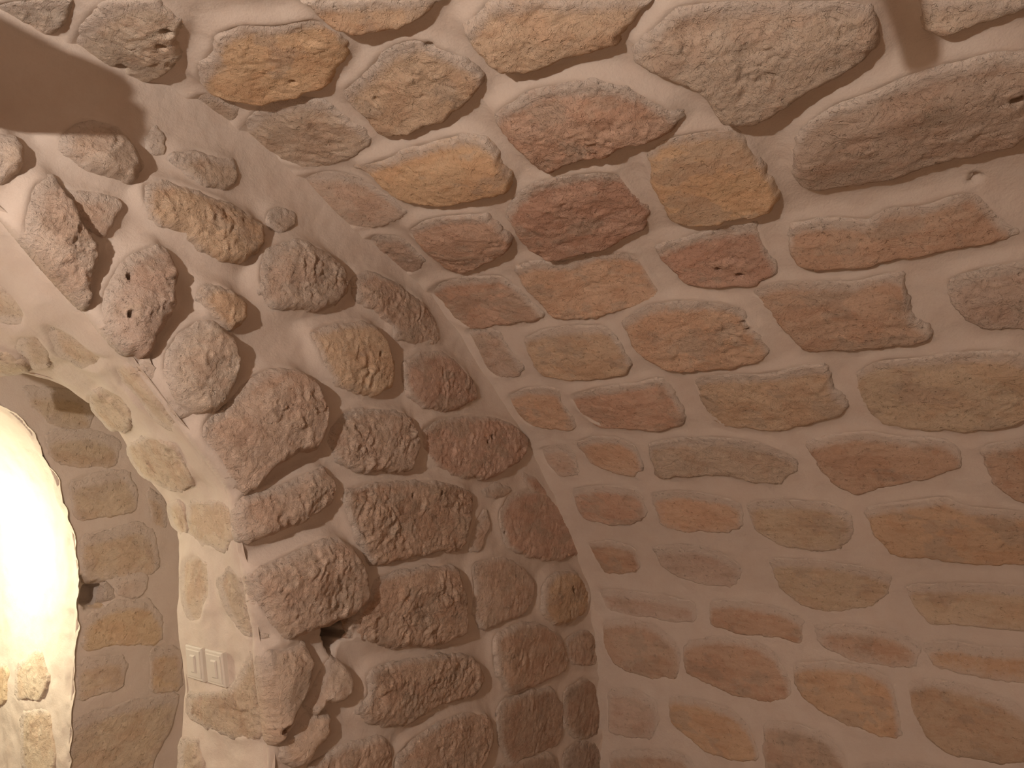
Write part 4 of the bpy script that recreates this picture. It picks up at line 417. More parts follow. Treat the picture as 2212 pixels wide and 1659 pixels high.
 ([(0.403,6.147),(0.533,6.117),(0.687,6.143),(0.844,6.132),(0.839,6.211),(0.844,6.319),(0.659,6.334),(0.513,6.308),(0.385,6.334),(0.372,6.226)],0.8,'t1',0.3,0.5,0),
 ([(0.899,6.123),(1.018,6.147),(1.109,6.114),(1.246,6.121),(1.224,6.24),(1.23,6.328),(1.094,6.331),(0.983,6.32),(0.9,6.326),(0.904,6.231)],1.4,'o3',0.3,0.5,0),
 ([(1.292,6.13),(1.418,6.14),(1.575,6.141),(1.71,6.132),(1.719,6.212),(1.709,6.312),(1.549,6.327),(1.407,6.314),(1.264,6.303),(1.293,6.211)],1.3,'o1',0.3,0.5,0),
 ([(-2.544,6.362),(-2.426,6.371),(-2.302,6.378),(-2.185,6.371),(-2.166,6.436),(-2.194,6.518),(-2.308,6.518),(-2.429,6.511),(-2.555,6.512),(-2.561,6.438)],1.5,'p2',0.3,0.5,0),
 ([(-2.116,6.36),(-1.99,6.371),(-1.867,6.356),(-1.705,6.375),(-1.724,6.449),(-1.712,6.516),(-1.874,6.527),(-2.006,6.518),(-2.122,6.545),(-2.124,6.434)],2.7,'t1',0.3,0.5,0),
 ([(-1.666,6.373),(-1.609,6.348),(-1.558,6.38),(-1.492,6.352),(-1.464,6.431),(-1.474,6.512),(-1.559,6.512),(-1.628,6.529),(-1.687,6.516),(-1.668,6.446)],1.4,'o1',0.3,0.5,0),
 ([(-1.446,6.37),(-1.291,6.359),(-1.104,6.373),(-0.964,6.347),(-0.972,6.429),(-0.963,6.528),(-1.166,6.535),(-1.288,6.547),(-1.451,6.542),(-1.44,6.464)],1.8,'o1',0.3,0.5,0),
 ([(-0.912,6.359),(-0.84,6.355),(-0.755,6.348),(-0.679,6.37),(-0.66,6.454),(-0.677,6.523),(-0.773,6.525),(-0.824,6.527),(-0.899,6.518),(-0.913,6.45)],1.8,'p2',0.3,0.5,0),
 ([(-0.618,6.376),(-0.456,6.367),(-0.341,6.356),(-0.161,6.354),(-0.184,6.462),(-0.191,6.546),(-0.369,6.531),(-0.496,6.526),(-0.605,6.512),(-0.639,6.442)],2.1,'p2',0.3,0.5,0),
 ([(-0.128,6.374),(0.003,6.38),(0.126,6.372),(0.26,6.347),(0.278,6.463),(0.273,6.546),(0.103,6.536),(-0.023,6.523),(-0.136,6.532),(-0.129,6.435)],1.5,'t3',0.3,0.5,0),
 ([(0.314,6.368),(0.49,6.361),(0.644,6.38),(0.814,6.346),(0.814,6.438),(0.78,6.514),(0.617,6.539),(0.453,6.515),(0.317,6.53),(0.327,6.455)],1.8,'p2',0.3,0.5,0),
 ([(0.851,6.363),(0.987,6.361),(1.134,6.347),(1.289,6.346),(1.298,6.432),(1.283,6.529),(1.112,6.515),(0.964,6.521),(0.843,6.529),(0.849,6.448)],1.2,'t3',0.3,0.5,0),
 ([(1.326,6.356),(1.473,6.366),(1.605,6.348),(1.781,6.371),(1.77,6.453),(1.786,6.527),(1.608,6.524),(1.463,6.517),(1.317,6.516),(1.34,6.463)],2.7,'t1',0.3,0.5,0),
 ([(-2.389,6.574),(-2.224,6.588),(-2.088,6.588),(-1.939,6.567),(-1.936,6.673),(-1.919,6.787),(-2.095,6.763),(-2.254,6.785),(-2.368,6.759),(-2.366,6.67)],2.0,'r3',0.3,0.5,0),
 ([(-1.894,6.576),(-1.747,6.56),(-1.589,6.567),(-1.439,6.587),(-1.452,6.665),(-1.455,6.765),(-1.629,6.783),(-1.746,6.786),(-1.876,6.781),(-1.862,6.688)],2.9,'o3',0.3,0.5,0),
 ([(-1.384,6.56),(-1.284,6.569),(-1.147,6.555),(-0.981,6.586),(-0.992,6.654),(-0.997,6.784),(-1.171,6.758),(-1.283,6.772),(-1.384,6.77),(-1.413,6.665)],1.7,'r2',0.3,0.5,0),
 ([(-0.948,6.565),(-0.814,6.57),(-0.651,6.572),(-0.477,6.566),(-0.472,6.673),(-0.503,6.786),(-0.689,6.781),(-0.805,6.783),(-0.971,6.771),(-0.947,6.663)],1.9,'p2',0.3,0.5,0),
 ([(-0.448,6.578),(-0.339,6.57),(-0.253,6.559),(-0.155,6.571),(-0.136,6.69),(-0.145,6.778),(-0.253,6.783),(-0.35,6.778),(-0.428,6.785),(-0.428,6.684)],1.8,'r3',0.3,0.5,0),
 ([(-0.109,6.556),(-0.051,6.569),(0.024,6.581),(0.112,6.582),(0.123,6.687),(0.102,6.777),(0.016,6.761),(-0.028,6.761),(-0.106,6.774),(-0.095,6.656)],2.8,'r3',0.3,0.5,0),
 ([(0.141,6.558),(0.244,6.583),(0.371,6.563),(0.46,6.583),(0.474,6.664),(0.465,6.753),(0.348,6.753),(0.232,6.768),(0.136,6.764),(0.134,6.683)],1.6,'o1',0.3,0.5,0),
 ([(0.506,6.583),(0.568,6.56),(0.665,6.587),(0.726,6.588),(0.719,6.676),(0.75,6.775),(0.642,6.753),(0.586,6.771),(0.502,6.759),(0.494,6.685)],2.1,'o1',0.3,0.5,0),
 ([(0.794,6.58),(0.925,6.565),(1.058,6.571),(1.161,6.557),(1.162,6.662),(1.177,6.778),(1.006,6.771),(0.892,6.77),(0.779,6.771),(0.77,6.676)],2.4,'r2',0.3,0.5,0),
 ([(1.221,6.572),(1.328,6.578),(1.45,6.572),(1.57,6.577),(1.581,6.678),(1.571,6.755),(1.428,6.754),(1.341,6.783),(1.219,6.782),(1.23,6.673)],1.5,'r3',0.3,0.5,0),
 ([(1.618,6.583),(1.721,6.57),(1.829,6.559),(1.927,6.572),(1.916,6.66),(1.927,6.783),(1.798,6.776),(1.7,6.757),(1.629,6.754),(1.623,6.668)],1.2,'o3',0.3,0.5,0),
 ([(-2.456,6.829),(-2.312,6.8),(-2.207,6.813),(-2.095,6.81),(-2.091,6.879),(-2.08,6.949),(-2.245,6.96),(-2.334,6.945),(-2.439,6.976),(-2.456,6.879)],2.8,'r3',0.3,0.5,0),
 ([(-2.034,6.816),(-1.906,6.812),(-1.79,6.802),(-1.634,6.809),(-1.622,6.873),(-1.632,6.966),(-1.793,6.957),(-1.92,6.953),(-2.025,6.949),(-2.026,6.894)],2.0,'o3',0.3,0.5,0),
 ([(-1.606,6.797),(-1.463,6.823),(-1.329,6.801),(-1.231,6.811),(-1.225,6.905),(-1.212,6.955),(-1.358,6.946),(-1.491,6.971),(-1.605,6.963),(-1.596,6.881)],2.3,'p2',0.3,0.5,0),
 ([(-1.165,6.804),(-1.063,6.801),(-0.917,6.821),(-0.792,6.81),(-0.797,6.875),(-0.804,6.962),(-0.957,6.946),(-1.072,6.959),(-1.157,6.967),(-1.158,6.883)],1.3,'t3',0.3,0.5,0),
 ([(-0.754,6.812),(-0.681,6.812),(-0.596,6.831),(-0.493,6.8),(-0.487,6.905),(-0.502,6.96),(-0.613,6.976),(-0.69,6.975),(-0.766,6.952),(-0.752,6.88)],1.0,'t1',0.3,0.5,0),
 ([(-0.465,6.803),(-0.321,6.822),(-0.176,6.81),(-0.017,6.826),(-0.021,6.872),(-0.026,6.952),(-0.207,6.949),(-0.318,6.952),(-0.457,6.964),(-0.454,6.898)],2.8,'o3',0.3,0.5,0),
 ([(0.014,6.798),(0.173,6.829),(0.3,6.822),(0.413,6.833),(0.415,6.893),(0.422,6.977),(0.265,6.96),(0.156,6.955),(0.038,6.954),(0.024,6.878)],2.1,'r2',0.3,0.5,0),
 ([(0.471,6.817),(0.601,6.826),(0.745,6.81),(0.865,6.81),(0.886,6.881),(0.867,6.961),(0.713,6.96),(0.606,6.952),(0.47,6.95),(0.484,6.885)],1.4,'t1',0.3,0.5,0),
 ([(0.928,6.805),(0.98,6.797),(1.069,6.814),(1.12,6.799),(1.126,6.899),(1.138,6.963),(1.049,6.974),(0.978,6.948),(0.934,6.977),(0.933,6.875)],2.2,'r2',0.3,0.5,0),
 ([(1.184,6.798),(1.248,6.817),(1.296,6.83),(1.361,6.824),(1.375,6.883),(1.373,6.952),(1.307,6.946),(1.248,6.971),(1.178,6.957),(1.162,6.895)],1.0,'p2',0.3,0.5,0),
 ([(1.409,6.803),(1.524,6.813),(1.63,6.813),(1.75,6.827),(1.739,6.897),(1.763,6.949),(1.607,6.944),(1.534,6.957),(1.414,6.946),(1.432,6.894)],1.4,'r2',0.3,0.5,0),
 ([(-2.599,7.007),(-2.491,7.018),(-2.375,7.021),(-2.239,7.004),(-2.238,7.089),(-2.23,7.2),(-2.386,7.184),(-2.494,7.205),(-2.599,7.18),(-2.609,7.109)],2.8,'o1',0.3,0.5,0),
 ([(-2.196,7.014),(-2.113,7.005),(-2.006,6.998),(-1.953,7.015),(-1.935,7.114),(-1.93,7.205),(-2.049,7.188),(-2.118,7.179),(-2.201,7.176),(-2.201,7.089)],2.4,'p2',0.3,0.5,0),
 ([(-1.906,7.018),(-1.747,6.989),(-1.607,7.019),(-1.473,7.014),(-1.484,7.108),(-1.47,7.182),(-1.625,7.188),(-1.764,7.175),(-1.889,7.198),(-1.905,7.114)],0.9,'o1',0.3,0.5,0),
 ([(-1.444,6.989),(-1.318,6.987),(-1.224,7.006),(-1.095,7.023),(-1.1,7.111),(-1.1,7.208),(-1.258,7.2),(-1.323,7.176),(-1.445,7.195),(-1.431,7.107)],2.7,'r3',0.3,0.5,0),
 ([(-1.082,6.999),(-0.962,7.018),(-0.892,7.017),(-0.794,7.003),(-0.79,7.091),(-0.767,7.191),(-0.894,7.204),(-0.987,7.206),(-1.068,7.185),(-1.059,7.107)],2.1,'t3',0.3,0.5,0),
 ([(-0.718,6.991),(-0.658,7.001),(-0.538,6.991),(-0.446,7.017),(-0.462,7.088),(-0.461,7.174),(-0.58,7.202),(-0.662,7.181),(-0.732,7.183),(-0.746,7.107)],2.7,'p2',0.3,0.5,0),
 ([(-0.431,6.988),(-0.297,6.997),(-0.219,6.997),(-0.103,7.012),(-0.088,7.096),(-0.096,7.176),(-0.23,7.187),(-0.322,7.191),(-0.432,7.208),(-0.412,7.105)],1.4,'t3',0.3,0.5,0),
 ([(-0.061,6.993),(0.053,6.993),(0.132,7.008),(0.242,7.007),(0.249,7.11),(0.238,7.205),(0.111,7.204),(0.045,7.206),(-0.078,7.195),(-0.076,7.083)],2.2,'p2',0.3,0.5,0),
 ([(0.273,7.01),(0.38,6.993),(0.51,7.016),(0.595,7.006),(0.596,7.095),(0.623,7.181),(0.475,7.191),(0.371,7.208),(0.301,7.206),(0.296,7.105)],2.4,'o1',0.3,0.5,0),
 ([(0.643,7.018),(0.758,6.995),(0.878,7.02),(0.979,7.006),(0.972,7.082),(0.988,7.191),(0.854,7.205),(0.771,7.182),(0.671,7.207),(0.661,7.083)],2.2,'o1',0.3,0.5,0),
 ([(1.043,6.987),(1.146,7.01),(1.243,7.007),(1.351,7.007),(1.347,7.106),(1.343,7.196),(1.204,7.19),(1.133,7.208),(1.038,7.202),(1.017,7.088)],0.9,'o1',0.3,0.5,0),
 ([(1.38,7.0),(1.493,7.006),(1.635,6.997),(1.751,7.013),(1.766,7.09),(1.768,7.209),(1.608,7.187),(1.492,7.174),(1.379,7.205),(1.382,7.1)],2.8,'t3',0.3,0.5,0),
 ([(-2.511,7.235),(-2.333,7.229),(-2.197,7.22),(-2.029,7.218),(-2.037,7.299),(-2.031,7.392),(-2.211,7.386),(-2.347,7.402),(-2.491,7.38),(-2.492,7.294)],1.5,'t1',0.3,0.5,0),
 ([(-1.989,7.247),(-1.868,7.228),(-1.768,7.251),(-1.63,7.226),(-1.624,7.299),(-1.615,7.387),(-1.78,7.403),(-1.907,7.391),(-1.999,7.402),(-1.999,7.32)],1.2,'p2',0.3,0.5,0),
 ([(-1.584,7.233),(-1.472,7.239),(-1.385,7.228),(-1.271,7.239),(-1.269,7.318),(-1.279,7.372),(-1.379,7.392),(-1.501,7.39),(-1.573,7.4),(-1.586,7.307)],2.7,'p2',0.3,0.5,0),
 ([(-1.209,7.224),(-1.143,7.247),(-1.038,7.231),(-0.96,7.239),(-0.944,7.318),(-0.975,7.374),(-1.068,7.388),(-1.139,7.377),(-1.232,7.376),(-1.22,7.304)],2.9,'r3',0.3,0.5,0),
 ([(-0.925,7.25),(-0.815,7.233),(-0.681,7.238),(-0.582,7.226),(-0.581,7.307),(-0.56,7.38),(-0.716,7.383),(-0.797,7.394),(-0.918,7.4),(-0.915,7.315)],0.9,'p2',0.3,0.5,0),
 ([(-0.538,7.225),(-0.462,7.249),(-0.377,7.235),(-0.323,7.236),(-0.31,7.296),(-0.328,7.4),(-0.411,7.406),(-0.468,7.395),(-0.545,7.375),(-0.529,7.33)],1.8,'t3',0.3,0.5,0),
 ([(-0.26,7.236),(-0.178,7.23),(-0.036,7.243),(0.069,7.233),(0.076,7.328),(0.063,7.387),(-0.081,7.372),(-0.178,7.381),(-0.267,7.399),(-0.26,7.321)],2.7,'o3',0.3,0.5,0),
 ([(0.093,7.224),(0.191,7.239),(0.295,7.252),(0.379,7.243),(0.379,7.317),(0.396,7.372),(0.266,7.406),(0.206,7.402),(0.105,7.378),(0.123,7.329)],1.2,'t3',0.3,0.5,0),
 ([(0.423,7.244),(0.532,7.221),(0.632,7.238),(0.721,7.219),(0.701,7.319),(0.712,7.384),(0.601,7.381),(0.52,7.38),(0.411,7.385),(0.435,7.299)],1.8,'o3',0.3,0.5,0),
 ([(0.76,7.239),(0.836,7.248),(0.919,7.235),(1.025,7.228),(1.001,7.303),(1.02,7.38),(0.904,7.382),(0.828,7.374),(0.764,7.382),(0.773,7.31)],1.7,'t3',0.3,0.5,0),
 ([(1.051,7.246),(1.16,7.23),(1.265,7.239),(1.369,7.224),(1.346,7.301),(1.365,7.381),(1.236,7.397),(1.142,7.403),(1.061,7.398),(1.068,7.319)],0.8,'o3',0.3,0.5,0),
 ([(1.416,7.238),(1.513,7.224),(1.601,7.244),(1.704,7.227),(1.681,7.317),(1.685,7.377),(1.569,7.377),(1.473,7.406),(1.401,7.374),(1.397,7.326)],1.6,'r2',0.3,0.5,0),
 ([(-2.49,7.426),(-2.387,7.439),(-2.242,7.447),(-2.094,7.444),(-2.092,7.52),(-2.114,7.617),(-2.249,7.626),(-2.37,7.627),(-2.491,7.615),(-2.493,7.517)],1.0,'t3',0.3,0.5,0),
 ([(-2.059,7.43),(-1.91,7.42),(-1.786,7.433),(-1.66,7.429),(-1.663,7.545),(-1.633,7.62),(-1.798,7.614),(-1.919,7.625),(-2.067,7.628),(-2.065,7.516)],1.7,'p2',0.3,0.5,0),
 ([(-1.592,7.437),(-1.465,7.428),(-1.313,7.427),(-1.162,7.438),(-1.178,7.532),(-1.177,7.625),(-1.361,7.63),(-1.47,7.633),(-1.59,7.642),(-1.584,7.521)],1.7,'o3',0.3,0.5,0),
 ([(-1.145,7.441),(-1.045,7.449),(-0.936,7.438),(-0.809,7.447),(-0.828,7.514),(-0.832,7.63),(-0.937,7.607),(-1.045,7.62),(-1.112,7.622),(-1.119,7.531)],1.7,'o3',0.3,0.5,0),
 ([(-0.765,7.421),(-0.648,7.43),(-0.509,7.427),(-0.335,7.432),(-0.346,7.513),(-0.366,7.617),(-0.505,7.609),(-0.663,7.61),(-0.775,7.641),(-0.786,7.524)],1.3,'t3',0.3,0.5,0),
 ([(-0.319,7.439),(-0.144,7.434),(-0.012,7.43),(0.148,7.423),(0.155,7.526),(0.147,7.614),(-0.047,7.627),(-0.16,7.623),(-0.32,7.63),(-0.321,7.519)],1.4,'p2',0.3,0.5,0),
 ([(0.191,7.448),(0.287,7.429),(0.36,7.425),(0.471,7.418),(0.447,7.529),(0.467,7.628),(0.339,7.64),(0.257,7.611),(0.182,7.641),(0.21,7.516)],1.2,'t1',0.3,0.5,0),
 ([(0.495,7.445),(0.613,7.447),(0.688,7.443),(0.805,7.422),(0.774,7.539),(0.788,7.631),(0.684,7.615),(0.577,7.638),(0.517,7.637),(0.498,7.526)],2.6,'t1',0.3,0.5,0),
 ([(0.817,7.439),(0.941,7.441),(1.051,7.428),(1.17,7.425),(1.149,7.514),(1.155,7.642),(1.045,7.63),(0.932,7.638),(0.818,7.624),(0.827,7.538)],1.5,'r3',0.3,0.5,0),
 ([(1.204,7.443),(1.349,7.445),(1.502,7.436),(1.653,7.434),(1.677,7.539),(1.656,7.64),(1.47,7.621),(1.344,7.642),(1.209,7.64),(1.219,7.511)],0.9,'o1',0.3,0.5,0),
 ([(-2.418,7.656),(-2.278,7.651),(-2.119,7.668),(-1.956,7.685),(-1.946,7.769),(-1.937,7.841),(-2.136,7.833),(-2.298,7.824),(-2.428,7.836),(-2.438,7.743)],2.0,'o1',0.3,0.5,0),
 ([(-1.9,7.653),(-1.758,7.654),(-1.6,7.659),(-1.403,7.677),(-1.418,7.76),(-1.423,7.833),(-1.624,7.824),(-1.755,7.839),(-1.92,7.856),(-1.888,7.762)],2.2,'t3',0.3,0.5,0),
 ([(-1.376,7.676),(-1.313,7.652),(-1.241,7.655),(-1.138,7.672),(-1.157,7.762),(-1.14,7.842),(-1.244,7.835),(-1.295,7.825),(-1.373,7.829),(-1.392,7.757)],0.9,'p2',0.3,0.5,0),
 ([(-1.101,7.683),(-0.995,7.661),(-0.876,7.682),(-0.743,7.661),(-0.73,7.744),(-0.755,7.855),(-0.891,7.859),(-1.018,7.848),(-1.11,7.857),(-1.12,7.755)],0.8,'t1',0.3,0.5,0),
 ([(-0.695,7.666),(-0.55,7.661),(-0.426,7.676),(-0.28,7.684),(-0.273,7.759),(-0.301,7.848),(-0.468,7.841),(-0.564,7.857),(-0.692,7.85),(-0.696,7.772)],1.5,'o1',0.3,0.5,0),
 ([(-0.228,7.664),(-0.179,7.667),(-0.106,7.656),(-0.023,7.669),(-0.033,7.741),(-0.01,7.825),(-0.096,7.826),(-0.163,7.837),(-0.233,7.825),(-0.249,7.747)],1.0,'r2',0.3,0.5,0),
 ([(0.036,7.665),(0.136,7.673),(0.231,7.655),(0.346,7.668),(0.369,7.763),(0.358,7.835),(0.214,7.842),(0.12,7.835),(0.024,7.842),(0.031,7.761)],0.9,'o1',0.3,0.5,0),
 ([(0.388,7.66),(0.56,7.67),(0.68,7.685),(0.827,7.665),(0.85,7.744),(0.832,7.853),(0.663,7.846),(0.548,7.858),(0.407,7.824),(0.382,7.756)],1.1,'p2',0.3,0.5,0),
 ([(0.887,7.655),(1.023,7.658),(1.158,7.667),(1.305,7.668),(1.288,7.742),(1.299,7.847),(1.122,7.845),(1.003,7.831),(0.905,7.858),(0.904,7.741)],1.6,'r3',0.3,0.5,0),
 ([(1.332,7.685),(1.409,7.658),(1.499,7.671),(1.567,7.655),(1.568,7.764),(1.548,7.834),(1.481,7.844),(1.416,7.856),(1.346,7.824),(1.335,7.742)],2.6,'p2',0.3,0.5,0),
 ([(1.6,7.665),(1.713,7.654),(1.806,7.656),(1.905,7.682),(1.913,7.742),(1.913,7.853),(1.763,7.829),(1.696,7.841),(1.616,7.856),(1.596,7.747)],1.5,'t1',0.3,0.5,0),
 ([(-2.497,7.868),(-2.336,7.896),(-2.201,7.896),(-2.012,7.881),(-2.035,7.955),(-2.021,8.018),(-2.207,8.036),(-2.351,8.025),(-2.499,8.011),(-2.507,7.959)],2.1,'r2',0.3,0.5,0),
 ([(-1.978,7.88),(-1.901,7.869),(-1.788,7.9),(-1.713,7.895),(-1.707,7.97),(-1.695,8.009),(-1.809,8.032),(-1.883,8.017),(-1.965,8.009),(-1.967,7.966)],1.0,'t3',0.3,0.5,0),
 ([(-1.673,7.889),(-1.505,7.896),(-1.36,7.895),(-1.235,7.894),(-1.218,7.955),(-1.216,8.035),(-1.411,8.017),(-1.54,8.006),(-1.643,8.014),(-1.67,7.946)],2.2,'p2',0.3,0.5,0),
 ([(-1.18,7.871),(-1.06,7.876),(-0.96,7.886),(-0.853,7.869),(-0.863,7.936),(-0.855,8.008),(-0.992,8.002),(-1.068,8.022),(-1.184,8.027),(-1.189,7.97)],1.0,'t3',0.3,0.5,0),
 ([(-0.814,7.875),(-0.664,7.885),(-0.532,7.871),(-0.376,7.888),(-0.386,7.945),(-0.402,8.018),(-0.543,8.035),(-0.696,8.02),(-0.811,8.034),(-0.8,7.966)],2.8,'t1',0.3,0.5,0),
 ([(-0.336,7.871),(-0.216,7.896),(-0.112,7.891),(-0.002,7.869),(0.007,7.953),(0.009,8.015),(-0.125,8.019),(-0.232,8.003),(-0.354,8.035),(-0.355,7.951)],2.6,'p2',0.3,0.5,0),
 ([(0.054,7.891),(0.121,7.868),(0.191,7.894),(0.267,7.867),(0.279,7.945),(0.292,8.012),(0.195,8.02),(0.132,8.027),(0.052,8.019),(0.034,7.935)],1.5,'o3',0.3,0.5,0),
 ([(0.329,7.895),(0.439,7.893),(0.56,7.882),(0.698,7.9),(0.694,7.959),(0.699,8.029),(0.552,8.005),(0.424,8.014),(0.311,8.008),(0.33,7.94)],1.9,'r3',0.3,0.5,0),
 ([(0.743,7.889),(0.906,7.89),(1.068,7.881),(1.216,7.88),(1.199,7.946),(1.209,8.009),(1.022,8.028),(0.881,8.028),(0.725,8.028),(0.727,7.958)],1.8,'o1',0.3,0.5,0),
 ([(1.27,7.876),(1.358,7.887),(1.471,7.901),(1.574,7.887),(1.558,7.963),(1.58,8.035),(1.446,8.022),(1.364,8.022),(1.255,8.022),(1.269,7.962)],1.3,'p2',0.3,0.5,0),
 ([(1.611,7.882),(1.733,7.881),(1.844,7.888),(1.98,7.873),(1.982,7.953),(1.988,8.031),(1.825,8.029),(1.734,8.003),(1.622,8.033),(1.601,7.941)],3.0,'t3',0.3,0.5,0),
]
